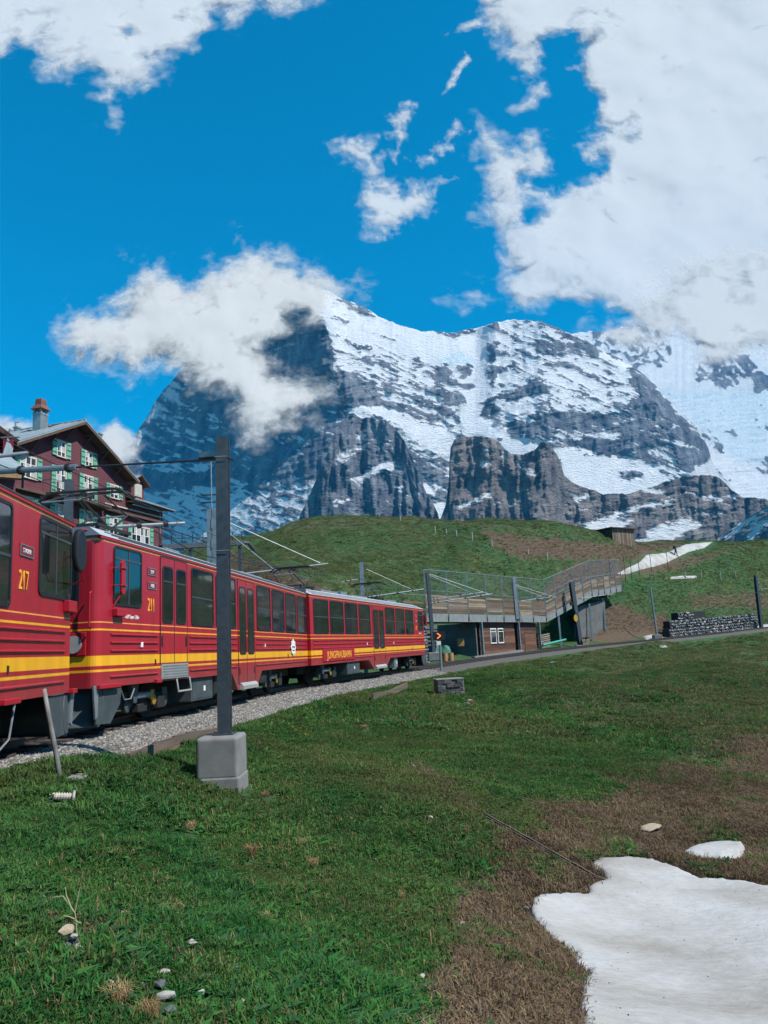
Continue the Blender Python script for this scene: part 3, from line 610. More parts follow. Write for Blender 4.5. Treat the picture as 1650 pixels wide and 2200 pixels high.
# spring snow still lies over the hillside to the right of and behind the viewer
_sn = np.clip(.42 + 1.5 * fbm(GX / 14, GY / 9, 4, 171, .5), 0, 1) * sstep(.62, .8, GX / np.maximum(GY, .1) * (GY > 0) + 9 * (GY <= 0)) * sstep(9, 14, R2) * (1 - sstep(400, 900, R2)) * ((GX > 4) | (GY < -8))
def ground_mat():
    m, t, b = newmat('meadow_soil'); c = coords(t, 'Object'); br = attr(t, 'brown').outputs['Fac']; lu = attr(t, 'lush').outputs['Fac']
    n1 = noise(t, .9, 8, .62, c); n2 = noise(t, 9, 6, .65, c); n3 = noise(t, 55, 5, .7, c); n4 = noise(t, .12, 5, .6, c)
    g = ramp(t, n1.outputs[0], [(.32, (.026, .048, .020)), (.5, (.050, .084, .030)), (.68, (.105, .120, .050))])
    g2 = mix(t, math_(t, 'MULTIPLY', lu, .8), g.outputs[0], (.018, .095, .036))
    g3 = mix(t, ramp(t, n2.outputs[0], [(.45, (0, 0, 0)), (.75, (.5, .5, .5))]).outputs[0], g2, (.10, .095, .045))
    d = ramp(t, n2.outputs[0], [(.3, (.040, .028, .021)), (.5, (.10, .070, .050)), (.7, (.19, .14, .095))])
    s = math_(t, 'ADD', br, math_(t, 'MULTIPLY', math_(t, 'SUBTRACT', n2.outputs[0], .5), 1.0))
    f = ramp(t, s, [(.35, (0, 0, 0)), (.65, (1, 1, 1))])
    col = mix(t, f.outputs[0], g3, d.outputs[0])
    col = mix(t, .8, col, ramp(t, n3.outputs[0], [(.3, (.45, .45, .45)), (.6, (1.1, 1.1, 1.1))]).outputs[0], 'MULTIPLY')
    col = mix(t, math_(t, 'MULTIPLY', attr(t, 'wet').outputs['Fac'], .75), col, (.022, .016, .012))
    sw = ramp(t, math_(t, 'ADD', attr(t, 'snowy').outputs['Fac'], math_(t, 'MULTIPLY', math_(t, 'SUBTRACT', n1.outputs[0], .5), .8)), [(.48, (0, 0, 0)), (.52, (1, 1, 1))]); col = mix(t, sw.outputs[0], col, (.5, .5, .5))
    L(t, col, b.inputs['Base Color']); b.inputs['Roughness'].default_value = .95; b.inputs['Specular IOR Level'].default_value = .1
    h = math_(t, 'ADD', n2.outputs[0], math_(t, 'MULTIPLY', n3.outputs[0], .3)); bump(t, b, h, .8, .07); return m
M_GROUND = ground_mat()
ground = bpy.data.objects.new('ground', grid_mesh('ground', GP, {'brown': _b, 'lush': _l, 'snowy': _sn, 'wet': _wet}, M_GROUND)); link(ground); tag(ground, kind='structure')

# ================================================================== SNOW LYING ON THE GROUND
def snow_mat():
    m, t, b = newmat('old_snow'); c = coords(t, 'Object'); n = noise(t, .55, 6, .6, c); n2 = noise(t, 9, 6, .65, c); n3 = noise(t, 34, 4, .7, c)
    d = ramp(t, n.outputs[0], [(.34, (.42, .42, .42)), (.5, (.36, .35, .335)), (.68, (.25, .228, .20))])
    sp = ramp(t, n3.outputs[0], [(.60, (0, 0, 0)), (.70, (1, 1, 1))])
    col = mix(t, math_(t, 'MULTIPLY', sp.outputs[0], .5), d.outputs[0], (.24, .2, .17))
    col = mix(t, .35, col, ramp(t, n2.outputs[0], [(.35, (.8, .79, .78)), (.6, (1, 1, 1))]).outputs[0], 'MULTIPLY')
    L(t, col, b.inputs['Base Color']); b.inputs['Roughness'].default_value = .75; b.inputs['Specular IOR Level'].default_value = .3
    cs = coords(t, 'Object', (1, 2.2, 1)); w = noise(t, 5, 5, .6, cs); bump(t, b, math_(t, 'ADD', w.outputs[0], math_(t, 'MULTIPLY', n2.outputs[0], .4)), .55, .05); return m
M_SNOW = snow_mat()
def snow_patch(label, poly, hmax, step, warp=5, soft=18, grp='snow patches left on the meadow'):
    P = np.array(poly, float); x0, y0 = P.min(0) - 12; x1, y1 = P.max(0) + 12; xs = np.arange(x0, x1, step); ys = np.arange(y0, y1, step * .7); X, Y = np.meshgrid(xs, ys)
    d = sdf(X, Y, poly) + warp * fbm(X / 22, Y / 14, 5, 301, .62)
    W = on_ground(X.ravel(), Y.ravel()).reshape(X.shape + (3,)); r = np.hypot(W[..., 0], W[..., 1])
    h = hmax * np.where(d > 0, np.sqrt(np.clip(d / soft, 0, 1)) , d / 5.0)
    W[..., 2] += h + .03 * hmax / .1 * fbm(W[..., 0] / .6, W[..., 1] / .6, 4, 33) * sstep(0, 30, d)
    W[..., 2] = np.where(d < 0, W[..., 2] - .02, W[..., 2])
    o = bpy.data.objects.new('snow_patch', grid_mesh('snow_patch', W, {}, M_SNOW, keep=d > -7)); link(o)
    tag(o, label, 'snow patch', grp); return o
BIG = snow_patch('large dirty white snow field in the bottom right corner', [(1275, 1850), (1300, 1843), (1350, 1841), (1400, 1846), (1450, 1863), (1500, 1886), (1550, 1889), (1600, 1894), (1700, 1915), (1760, 1935), (1760, 2300), (1300, 2300), (1255, 2230), (1243, 2180), (1250, 2110), (1266, 2094), (1236, 2080), (1234, 2058), (1188, 2028), (1150, 1985), (1139, 1955), (1144, 1934), (1162, 1924), (1225, 1920), (1262, 1922), (1265, 1904), (1302, 1890), (1290, 1872), (1268, 1862)], .055, 5, 5, 16)
snow_patch('small white snow patch on brown grass above the large one', [(1468, 1832), (1500, 1816), (1540, 1809), (1594, 1810), (1603, 1828), (1590, 1843), (1550, 1848), (1500, 1841)], .07, 3.5, 3, 10)
snow_patch('white snow tongue on the footpath leading up to the ridge', [(1532, 1164), (1489, 1168), (1473, 1170), (1454, 1178), (1431, 1188), (1400, 1191), (1388, 1193), (1374, 1208), (1343, 1224), (1325, 1233), (1345, 1234), (1376, 1224), (1396, 1219), (1430, 1210), (1454, 1197), (1479, 1186), (1512, 1177)], .25, 3, 2, 6)
snow_patch('thin snow strip beside the post fence on the right slope', [(1440, 1241), (1465, 1238), (1498, 1238), (1496, 1242), (1470, 1243), (1442, 1244)], .25, 2, 1, 3)
snow_patch('snow remnant round the foot of the slim leaning mast', [(1382, 1368), (1400, 1364), (1415, 1366), (1428, 1372), (1410, 1377), (1388, 1377)], .2, 2, 1, 4)
snow_patch('snow strip lying between the track and the gabion wall', [(1545, 1357), (1570, 1350), (1600, 1346), (1640, 1342), (1690, 1338), (1690, 1344), (1640, 1349), (1550, 1359)], .2, 2, 1, 4)
snow_patch('tiny snow scrap on the grass below the track', [(1414, 1388), (1428, 1386), (1441, 1389), (1432, 1392), (1418, 1391)], .08, 1.5, .6, 3)
# ================================================================== TEXT
def text_obj(name, body, size, mat_, parent, M, sx=1.0, depth=.004, align='LEFT'):
    cu = bpy.data.curves.new(name, 'FONT'); cu.body = body; cu.size = size; cu.extrude = depth; cu.resolution_u = 3; cu.align_x = align
    tmp = bpy.data.objects.new('tmp', cu); COL.objects.link(tmp); dg = bpy.context.evaluated_depsgraph_get(); dg.update()
    me = bpy.data.meshes.new_from_object(tmp.evaluated_get(dg)); bpy.data.objects.remove(tmp); me.name = name
    me.transform(Matrix.Diagonal((sx, 1, 1, 1))); me.transform(M); me.materials.clear(); me.materials.append(mat_)
    o = bpy.data.objects.new(name, me); return link(o, parent)
# ================================================================== BALLAST, SLEEPERS, RAILS
def gravel_mat():
    m, t, b = newmat('gravel_stone'); oi = t.nodes.new('ShaderNodeObjectInfo'); c = coords(t, 'Object')
    r = ramp(t, oi.outputs['Random'], [(0, (.06, .055, .05)), (.35, (.14, .13, .118)), (.7, (.22, .205, .185)), (1, (.36, .335, .30))])
    n = noise(t, 20, 4, .6, c); L(t, mix(t, .5, r.outputs[0], ramp(t, n.outputs[0], [(.3, (.6, .6, .6)), (.7, (1.1, 1.1, 1.1))]).outputs[0], 'MULTIPLY'), b.inputs['Base Color']); b.inputs['Roughness'].default_value = .9
    return m
M_GRAVEL = gravel_mat()
M_BED = simple('ballast_bed', (.09, .08, .07), .95, var=.5, scale=14, bmp=.8, bscale=30, bdist=.05)
S0 = s_at_y(1.0); S1 = float(SS[-1]) - 1
sv = np.arange(S0, S1, .5); q_ = np.array([-2.3, -1.9, -1.3, -.6, 0, .6, 1.3, 1.75, 2.25, 2.6]); dzq = np.array([-.46, -.26, -.17, -.16, -.16, -.16, -.17, -.22, -.40, -.55])
V = np.array([[track_pt(s, q + (.12 * perlin(np.array([s / 2.]), np.array([3.]), 4)[0] if abs(q) > 1.5 else 0), dz) for q, dz in zip(q_, dzq)] for s in sv])
bed = bpy.data.objects.new('track_bed', grid_mesh('track_bed', V, {}, M_BED)); link(bed); tag(bed, kind='structure')
def pebble(seed, r=1.0):
    rr = random.Random(seed); bm = bmesh.new(); bmesh.ops.create_icosphere(bm, subdivisions=1, radius=1)
    for v in bm.verts: v.co = Vector((v.co.x * rr.uniform(.8, 1.25), v.co.y * rr.uniform(.6, 1.0), v.co.z * rr.uniform(.5, .85))) * r * rr.uniform(.8, 1.15)
    me = bpy.data.meshes.new('pebble'); bm.to_mesh(me); bm.free(); return me
def scatter(name, base, sources, density, smin, smax, seed, dens_attr=None, align=True, tilt=1.0, kind='stuff', zoff=0.0, hide_base=True, smooth_n=True):
    """countless small things spread over the base mesh with a geometry-nodes instancer"""
    o = bpy.data.objects.new(name, base); link(o); tag(o, kind=kind)
    ng = bpy.data.node_groups.new(name, 'GeometryNodeTree'); ng.interface.new_socket('Geometry', in_out='INPUT', socket_type='NodeSocketGeometry'); ng.interface.new_socket('Geometry', in_out='OUTPUT', socket_type='NodeSocketGeometry')
    gi = ng.nodes.new('NodeGroupInput'); go = ng.nodes.new('NodeGroupOutput'); ds = ng.nodes.new('GeometryNodeDistributePointsOnFaces'); ds.distribute_method = 'RANDOM'; ds.inputs['Seed'].default_value = seed
    ng.links.new(gi.outputs[0], ds.inputs['Mesh'])
    if dens_attr:
        na = ng.nodes.new('GeometryNodeInputNamedAttribute'); na.data_type = 'FLOAT'; na.inputs['Name'].default_value = dens_attr
        mu = ng.nodes.new('ShaderNodeMath'); mu.operation = 'MULTIPLY'; mu.inputs[1].default_value = density; ng.links.new(na.outputs[0], mu.inputs[0]); ng.links.new(mu.outputs[0], ds.inputs['Density'])
    else: ds.inputs['Density'].default_value = density
    jg = ng.nodes.new('GeometryNodeJoinGeometry'); 
    g2i = ng.nodes.new('GeometryNodeGeometryToInstance')
    for me in sources:
        so_ = bpy.data.objects.new(name + '_piece', me)
        oi = ng.nodes.new('GeometryNodeObjectInfo'); oi.inputs['Object'].default_value = so_; oi.inputs['As Instance'].default_value = True; ng.links.new(oi.outputs['Geometry'], jg.inputs[0])
    ip = ng.nodes.new('GeometryNodeInstanceOnPoints'); ng.links.new(ds.outputs['Points'], ip.inputs['Points']); ng.links.new(jg.outputs[0], ip.inputs['Instance']); ip.inputs['Pick Instance'].default_value = True
    ri = ng.nodes.new('FunctionNodeRandomValue'); ri.data_type = 'FLOAT_VECTOR'; ri.inputs['Min'].default_value = (-tilt, -tilt, 0); ri.inputs['Max'].default_value = (tilt, tilt, 6.283); ri.inputs['Seed'].default_value = seed + 1
    ng.links.new(ri.outputs[0], ip.inputs['Rotation'])
    rs = ng.nodes.new('FunctionNodeRandomValue'); rs.data_type = 'FLOAT'; rs.inputs[2].default_value = smin; rs.inputs[3].default_value = smax; rs.inputs['Seed'].default_value = seed + 2
    if dens_attr:
        nb = ng.nodes.new('GeometryNodeInputNamedAttribute'); nb.data_type = 'FLOAT'; nb.inputs['Name'].default_value = 'size'
        m3 = ng.nodes.new('ShaderNodeMath'); m3.operation = 'MULTIPLY'; ng.links.new(nb.outputs[0], m3.inputs[0]); ng.links.new(rs.outputs[1], m3.inputs[1]); ng.links.new(m3.outputs[0], ip.inputs['Scale'])
    else: ng.links.new(rs.outputs[1], ip.inputs['Scale'])
    ng.links.new(ip.outputs[0], go.inputs[0]); md = o.modifiers.new('scatter', 'NODES'); md.node_group = ng; return o
pebs = []
for i in range(4):
    me = pebble(i); me.materials.append(M_GRAVEL); pebs.append(me)
def strip(s0, s1, q0, q1, ds=.5, nq=8, zo=0.0):
    ss = np.arange(s0, s1, ds); qq = np.linspace(q0, q1, nq)
    return np.array([[track_pt(s, q, float(np.interp(q, q_, dzq)) + zo) for q in qq] for s in ss])
near = grid_mesh('gravel', strip(s_at_y(7), s_at_y(24), .45, 2.55), {}, M_BED)
scatter('gravel', near, pebs, 1500, .018, .042, 5)
far_ = grid_mesh('gravel', strip(s_at_y(24), s_at_y(47), .45, 2.4), {}, M_BED)
scatter('gravel', far_, pebs, 620, .03, .055, 6)
# the track itself: sleepers, two rails, the rack in the middle
M_STEEL = simple('rail_steel', (.10, .085, .078), .45, .6, var=.4, scale=8); M_RAILTOP = simple('rail_head', (.42, .41, .40), .28, .9, var=.15)
M_SLEEP = simple('sleeper_steel', (.055, .045, .040), .8, .1, var=.4, scale=5, bmp=.3)
track = thing('railway_track', 'metre gauge rack railway track curving away to the right under the train', 'railway track')
mb = MB(); mb.box(-.13, -1.0, -.05, .13, 1.0, .05); sl0 = mb.obj('sleeper', M_SLEEP, track, bevel=.01)
ns = 0; s = s_at_y(8.0)
while s < S1 and ns < 175:
    p = track_pt(s, 0, -.15); x, y, z, tx, ty = track_frame(s); o = sl0 if ns == 0 else link(sl0.copy(), track)
    o.location = p; o.rotation_euler = (0, 0, atan2(ty, tx)); ns += 1; s += .62
def rail_mesh(name, q, prof, m, s0, s1, ds=.8, mtop=None):
    ss = np.arange(s0, s1, ds); vs = []; fs = []; n = len(prof)
    for s in ss:
        for (dq, dz) in prof: vs.append(tuple(track_pt(s, q + dq, dz)))
    for i in range(len(ss) - 1):
        for k in range(n): a = i * n + k; b = i * n + (k + 1) % n; fs.append((a, b, b + n, a + n))
    me = bpy.data.meshes.new(name); me.from_pydata(vs, [], fs); me.materials.append(m); bm = bmesh.new(); bm.from_mesh(me); bmesh.ops.recalc_face_normals(bm, faces=bm.faces); bm.to_mesh(me); bm.free()
    return link(bpy.data.objects.new(name, me), track)
prof = [(-.055, -.13), (.055, -.13), (.055, -.115), (.012, -.10), (.012, -.04), (.033, -.03), (.033, -.004), (.026, 0), (-.026, 0), (-.033, -.004), (-.033, -.03), (-.012, -.04), (-.012, -.10), (-.055, -.115)]
for q in (-.5, .5):
    r_ = rail_mesh('rail', q, prof, M_STEEL, S0, S1)
    rail_mesh('rail_head', q, [(-.024, .0015), (.024, .0015), (.024, -.002), (-.024, -.002)], M_RAILTOP, S0, S1).name = 'rail_head'
rail_mesh('rack_rail', 0, [(-.04, -.12), (.04, -.12), (.04, .03), (-.04, .03)], M_STEEL, S0, S1)

# ================================================================== TRAIN
def paint_mat():
    m, t, b = newmat('train_paint'); c = coords(t, 'Object'); sp = t.nodes.new('ShaderNodeSeparateXYZ'); L(t, c, sp.inputs[0])
    RED = (.35, .009, .022); YEL = (.80, .40, .012); ORA = (.85, .33, .07)
    z = math_(t, 'DIVIDE', math_(t, 'SUBTRACT', sp.outputs[2], .9), 2.6)
    zs = [(0, RED), (1.015, YEL), (1.06, RED), (1.12, YEL), (1.295, RED), (1.715, YEL), (1.75, RED), (1.845, ORA), (1.87, RED), (3.275, ORA), (3.31, RED)]
    rp = ramp(t, z, [(0 if i == 0 else (v - .9) / 2.6, c_) for i, (v, c_) in enumerate(zs)], 'CONSTANT')
    n = noise(t, 1.6, 5, .6, c); n2 = noise(t, 1.0, 5, .7, coords(t, 'Object', (3.5, 3.5, .6)))
    col = mix(t, .55, rp.outputs[0], ramp(t, n2.outputs[0], [(.35, (.72, .70, .68)), (.62, (1.05, 1.05, 1.05))]).outputs[0], 'MULTIPLY')
    # brake dust along the skirt
    du = math_(t, 'MULTIPLY', ramp(t, sp.outputs[2], [(.0, (0, 0, 0)), (.35, (.75, .75, .75)), (1.25, (0, 0, 0))]).outputs[0], n.outputs[0])
    dm = t.nodes.new('ShaderNodeMapRange'); dm.inputs['From Min'].default_value = 1.15; dm.inputs['From Max'].default_value = .5; dm.inputs['To Max'].default_value = .9; L(t, sp.outputs[2], dm.inputs[0])
    col = mix(t, math_(t, 'MULTIPLY', dm.outputs[0], n.outputs[0]), col, (.13, .085, .075))
    L(t, col, b.inputs['Base Color']); b.inputs['Roughness'].default_value = .34; b.inputs['Coat Weight'].default_value = .25; b.inputs['Coat Roughness'].default_value = .12
    rr = ramp(t, n.outputs[0], [(.3, (.28, .28, .28)), (.7, (.5, .5, .5))]); L(t, rr.outputs[0], b.inputs['Roughness'])
    bump(t, b, noise(t, 1.1, 3, .5, c).outputs[0], .06, .05); return m
M_PAINT = paint_mat()
M_RED = simple('red_paint', (.35, .009, .022), .4, var=.15); M_YEL = simple('yellow_lettering', (.80, .42, .03), .5, var=.1); M_WHT = simple('white_lettering', (.75, .72, .70), .5, var=.1)
M_RUB = simple('black_rubber', (.012, .013, .016), .45, var=.2)
M_PLATE = simple('maroon_plate', (.16, .02, .035), .45, var=.15); M_ROOF = simple('train_roof_grey', (.42, .45, .47), .5, .15, var=.2, scale=1.5, stretch=(.5, 3, 1))
M_ROOFD = simple('train_roof_dark', (.055, .066, .08), .55, var=.2); M_GROOVE = simple('roof_groove', (.05, .055, .06), .7)
M_UNDER = simple('underframe', (.014, .015, .016), .75, var=.5, scale=4, bmp=.2); M_UGREY = simple('underframe_grey', (.05, .064, .070), .6, var=.35, scale=3, bmp=.1)
M_ALU = simple('aluminium_step', (.52, .50, .47), .42, .5, var=.2); M_FRAME = simple('window_metal', (.09, .10, .115), .35, .5, var=.2)
M_BRASS = simple('brass_gear', (.45, .28, .05), .5, .5); M_GREY = simple('galvanised_steel', (.22, .25, .27), .5, .35, var=.3, scale=4); M_DKSTEEL = simple('dark_mast_steel', (.055, .072, .088), .55, .3, var=.35, scale=10, bmp=.15, bscale=60, bdist=.003)
M_INS = simple('brown_insulator', (.06, .03, .025), .3); M_LAMP = simple('lamp_glass', (.35, .35, .36), .15)
def glass_mat():
    m, t, b = newmat('dark_window_glass'); c = coords(t, 'Object'); n = noise(t, .7, 4, .6, c)
    L(t, ramp(t, n.outputs[0], [(.35, (.006, .008, .010)), (.65, (.022, .026, .028))]).outputs[0], b.inputs['Base Color'])
    b.inputs['Roughness'].default_value = .04; b.inputs['Specular IOR Level'].default_value = .9; b.inputs['IOR'].default_value = 1.52
    bump(t, b, noise(t, .9, 2, .5, c).outputs[0], .05, .05); return m
M_GLASS = glass_mat()
def rrect(x0, z0, x1, z1, r, n=4):
    P = []
    for cx, cz, a0 in ((x1 - r, z1 - r, 0), (x0 + r, z1 - r, 90), (x0 + r, z0 + r, 180), (x1 - r, z0 + r, 270)):
        for k in range(n + 1): a = radians(a0 + 90 * k / n); P.append((cx + r * cos(a), cz + r * sin(a)))
    return P
def ring(mb, outer, inner, y0, y1):
    n = len(outer); vs = [(x, y, z) for y, poly in ((y0, outer), (y0, inner), (y1, outer), (y1, inner)) for x, z in poly]; fs = []
    for i in range(n):
        j = (i + 1) % n
        fs += [(i, j, n + j, n + i), (2 * n + i, 3 * n + i, 3 * n + j, 2 * n + j), (i, 2 * n + i, 2 * n + j, j), (n + i, n + j, 3 * n + j, 3 * n + i)]
    mb.add(vs, fs)
def car_window(parent, x0, z0, x1, z1, r=.10, divs=((2.55, 'h'),), fw=.045, y=0.0, lab=None, seat=True):
    mb = MB(); ring(mb, rrect(x0, z0, x1, z1, r), rrect(x0 + fw, z0 + fw, x1 - fw, z1 - fw, r * .6), y - .018, y + .01)
    w = mb.obj('window', M_RUB, parent)
    if lab: w['label'] = lab
    g = MB().prism(rrect(x0 + .02, z0 + .02, x1 - .02, z1 - .02, r * .7), 1, y - .007, y + .012).obj('pane', M_GLASS, w)
    for v, k in divs:
        if k == 'h': MB().box(x0 + fw * .6, y - .016, v - .018, x1 - fw * .6, y - .003, v + .018).obj('window_bar', M_FRAME, w)
        else: MB().box(v - .018, y - .015, z0 + fw * .6, v + .018, y - .003, z1 - fw * .6).obj('window_bar', M_FRAME, w)
    return w
def car_door(parent, xa, xm, xb, z0, z1, gz0, gz1, bar=None, step=False):
    for (a, b) in ((xa, xm), (xm, xb)):
        d = MB().box(a + .012, -.012, z0, b - .012, .02, z1).obj('door', M_PAINT, parent, bevel=.006)
        g = MB(); gx0 = a + .085; gx1 = b - .085; ring(g, rrect(gx0, gz0, gx1, gz1, .09), rrect(gx0 + .04, gz0 + .04, gx1 - .04, gz1 - .04, .06), -.024, -.005); g.obj('door_window_frame', M_RUB, d)
        MB().prism(rrect(gx0 + .02, gz0 + .02, gx1 - .02, gz1 - .02, .07), 1, -.018, 0).obj('door_pane', M_GLASS, d)
        if bar: MB().box(gx0 + .03, -.026, bar - .015, gx1 - .03, -.015, bar + .015).obj('window_bar', M_FRAME, d)
        hx = a + .07 if a == xa else b - .07
        MB().box(hx - .03, -.022, 1.45 if z0 > .9 else .72, hx + .03, -.008, 1.66 if z0 > .9 else .9).obj('door_handle', M_RUB, d)
    for x in (xa, xm, xb): MB().box(x - .009, -.014, z0, x + .009, .01, z1).obj('door_seal', M_RUB, parent)
    MB().box(xa, -.0135, z1, xb, .01, z1 + .016).obj('door_seal', M_RUB, parent)
def bogie(parent, xc, motor=True):
    b = MB(); b.box(xc - 1.15, .35, .30, xc + 1.15, .47, .52); b.box(xc - 1.15, 2.18, .30, xc + 1.15, 2.30, .52); b.box(xc - .25, .4, .25, xc + .25, 2.25, .6); f = b.obj('bogie', M_UNDER, parent, bevel=.015)
    for dx in (-.85, .85):
        for yy in (.78, 1.78):
            w = MB(); w.tube([(xc + dx, yy - .06, .36), (xc + dx, yy + .06, .36)], .36, 20); w.obj('wheel', M_UNDER, f)
        a = MB(); a.tube([(xc + dx, .30, .36), (xc + dx, .38, .36)], .13, 12); a.box(xc + dx - .12, .30, .46, xc + dx + .12, .44, .62); a.obj('axle_box', M_UGREY, f)
    a = MB(); a.tube([(xc - .75, .24, .52), (xc - .05, .24, .52)], .06, 10); a.obj('damper', M_GREY, f)
    a = MB(); a.prism([(xc - .95, .78), (xc - .62, .78), (xc - .72, .40), (xc - .84, .40)], 1, .18, .26); a.obj('bracket', M_UGREY, f)
    a = MB(); a.tube([(xc + .25, .26, .40), (xc + .25, .30, .40)], .10, 10); a.box(xc + .05, .24, .42, xc + .2, .3, .60); a.obj('brake_gear', M_BRASS, f)
    a = MB(); a.box(xc + .35, .22, .22, xc + .7, .4, .48); a.box(xc - .5, .25, .2, xc - .1, .42, .36); a.obj('brake_unit', M_UNDER, f, bevel=.02)
def pantograph(parent, xc, zb, zt, yc=1.33, s=1.0):
    p = MB(); p.box(xc - .7, yc - .62, zb, xc + .7, yc - .56, zb + .06); p.box(xc - .7, yc + .56, zb, xc + .7, yc + .62, zb + .06); p.box(xc - .7, yc - .6, zb, xc - .64, yc + .6, zb + .06); p.box(xc + .64, yc - .6, zb, xc + .7, yc + .6, zb + .06)
    for dx in (-.6, .6):
        for dy in (-.55, .55): p.tube([(xc + dx, yc + dy, zb - .14), (xc + dx, yc + dy, zb)], .045, 8)
    P = p.obj('pantograph', M_UNDER, parent); zm = zb + .06 + (zt - zb) * .5
    for sg in (-1, 1):
        for dy in (-.5, .5):
            MB().tube([(xc + sg * .15, yc + dy, zb + .1), (xc + sg * .95, yc + dy * .8, zm)], .022, 6).obj('lower_arm', M_UNDER, P)
            MB().tube([(xc + sg * .95, yc + dy * .8, zm), (xc + sg * .12, yc + dy * .6, zt - .06)], .017, 6).obj('upper_arm', M_UNDER, P)
        MB().tube([(xc + sg * .95, yc - .4, zm), (xc + sg * .95, yc + .4, zm)], .018, 6).obj('cross_tube', M_GREY, P)
        MB().tube([(xc + sg * .95, yc - .4, zm), (xc + sg * .12, yc + .3, zt - .06)], .010, 5).obj('brace', M_UNDER, P)
        h = MB(); xx = xc + sg * .16
        h.tube([(xx, yc - .95, zt - .16), (xx, yc - .78, zt - .03), (xx, yc - .6, zt), (xx, yc + .6, zt), (xx, yc + .78, zt - .03), (xx, yc + .95, zt - .16)], .030, 7); h.obj('collector_shoe', M_UNDER, P)
    MB().box(xc - .2, yc - .05, zt - .10, xc + .2, yc + .05, zt - .03).obj('collector_frame', M_UNDER, P)
def train_car(label, loc, th, Ln, windows, doors, cab, ribs, number=None, dips=(), zslope=0.0, cabends=(0,), win_z=(1.91, 3.22), group='coupled red and yellow railcars'):
    t = thing('railcar', label, 'train car', loc, pi / 2 - th, group); t.rotation_euler = (0, -zslope, pi / 2 - th)
    # shell: side outline with the lower door wells, carried across the width
    out = [(0, .76)]
    for (a, b, c, d, zz) in dips: out += [(a, .76), (b, zz), (c, zz), (d, .76)]
    out += [(Ln, .76), (Ln, 3.36), (0, 3.36)]
    me = bpy.data.meshes.new('body'); bm = bmesh.new(); n = len(out)
    A = [bm.verts.new((x, 0, z)) for x, z in out]; B = [bm.verts.new((x, 2.66, z)) for x, z in out]
    bm.faces.new(A); bm.faces.new(B[::-1])
    for i in range(n): bm.faces.new((A[i], B[i], B[(i + 1) % n], A[(i + 1) % n]))
    bmesh.ops.recalc_face_normals(bm, faces=bm.faces)
    ed = [e for e in bm.edges if abs(e.verts[0].co.z - e.verts[1].co.z) > 2 and any(abs(e.verts[0].co.x - c) < .01 for c in ([0] if 0 in cabends else []) + ([Ln] if 1 in cabends else []))]
    bmesh.ops.bevel(bm, geom=ed, offset=.17, segments=6, profile=.5, affect='EDGES'); bm.to_mesh(me); bm.free(); me.materials.append(M_PAINT)
    bo = link(bpy.data.objects.new('body', me), t)
    for p in bo.data.polygons: p.use_smooth = False
    # roof
    h0 = .5 if 0 in cabends else .02; h1 = .5 if 1 in cabends else .02
    r = MB(); lo = [(-.02, -.03), (Ln + .02, -.03), (Ln + .02, 2.69), (-.02, 2.69)]; hi = [(h0, .46), (Ln - h1, .46), (Ln - h1, 2.2), (h0, 2.2)]
    r.add([(x, y, 3.362) for x, y in lo] + [(x, y, 3.62) for x, y in hi], [(3, 2, 1, 0), (4, 5, 6, 7), (0, 1, 5, 4), (2, 3, 7, 6)]); r.mi = 1; r.add([(x, y, 3.362) for x, y in lo] + [(x, y, 3.62) for x, y in hi], [(1, 2, 6, 5), (3, 0, 4, 7)])
    rf = r.obj('roof', [M_ROOF, M_ROOFD], t)
    for k in (.18, .42, .66):
        y = -.03 + .49 * k; z = 3.362 + .258 * k
        MB().beam((h0 * .9 + .15 * (1 - k) + .25, y, z + .004), (Ln - h1 * .9 - .25, y, z + .004), .022, .022).obj('roof_groove', M_GROOVE, rf)
    MB().box(.02, -.022, 3.318, Ln - .02, 0, 3.36).obj('gutter', M_RED, rf)
    for k, (a, b) in enumerate(windows): car_window(t, a, win_z[0], b, win_z[1], .09)
    for d in doors: car_door(t, *d)
    for (a, b, zl) in ribs:
        for z in zl:
            MB().prism([(-.026, z - .010), (-.026, z + .006), (0.0, z + .020), (.004, z - .016)], 0, a, b).obj('rib', M_PAINT, t)
    return t
A_TH = radians(7.1); B_TH = radians(16.2)
RZS = (1.66, 1.52, 1.375); RZL = (.93,)
def ribset(segs): return [(a, b, RZS + RZL) for a, b in segs]
carA = train_car('leading half of unit 211 with red mirror, between the 217 car and the bend', (-4.96, 13.14, .07), A_TH, 15.45,
    [(4.2, 5.62), (5.80, 7.30), (9.2, 10.62), (10.82, 12.25), (12.42, 13.82), (13.99, 15.38)],
    [(2.53, 3.235, 3.94, 1.10, 3.27, 1.92, 3.10, 2.78), (7.48, 8.2, 8.93, .47, 3.22, 1.24, 3.05, None)], None,
    [(.45, 2.42, RZS + RZL), (4.1, 7.36, RZS + RZL), (9.1, 15.3, RZS + RZL)], dips=[(6.96, 7.42, 9.12, 9.62, .33)], zslope=-.0055)
carB = train_car('rear half of unit 211 farthest away, with the lettering board low on its side', (-2.93, 28.48, -.02), B_TH, 17.7,
    [(.36, 1.9), (2.1, 3.66), (3.86, 5.46), (5.68, 7.3), (9.72, 11.36), (11.6, 13.26), (13.5, 15.16)],
    [(7.65, 8.55, 9.45, .42, 3.22, 1.24, 3.05, None)], None, [(.3, 7.4, (1.66, 1.52, 1.375)), (4.95, 7.4, RZL), (9.7, 17.5, RZS + RZL)], dips=[(6.85, 7.6, 9.55, 10.3, .33)], cabends=(1,))
C_TH = radians(-5); c0 = (-4.93 - 16 * sin(C_TH), 12.05 - 16 * cos(C_TH), .07)
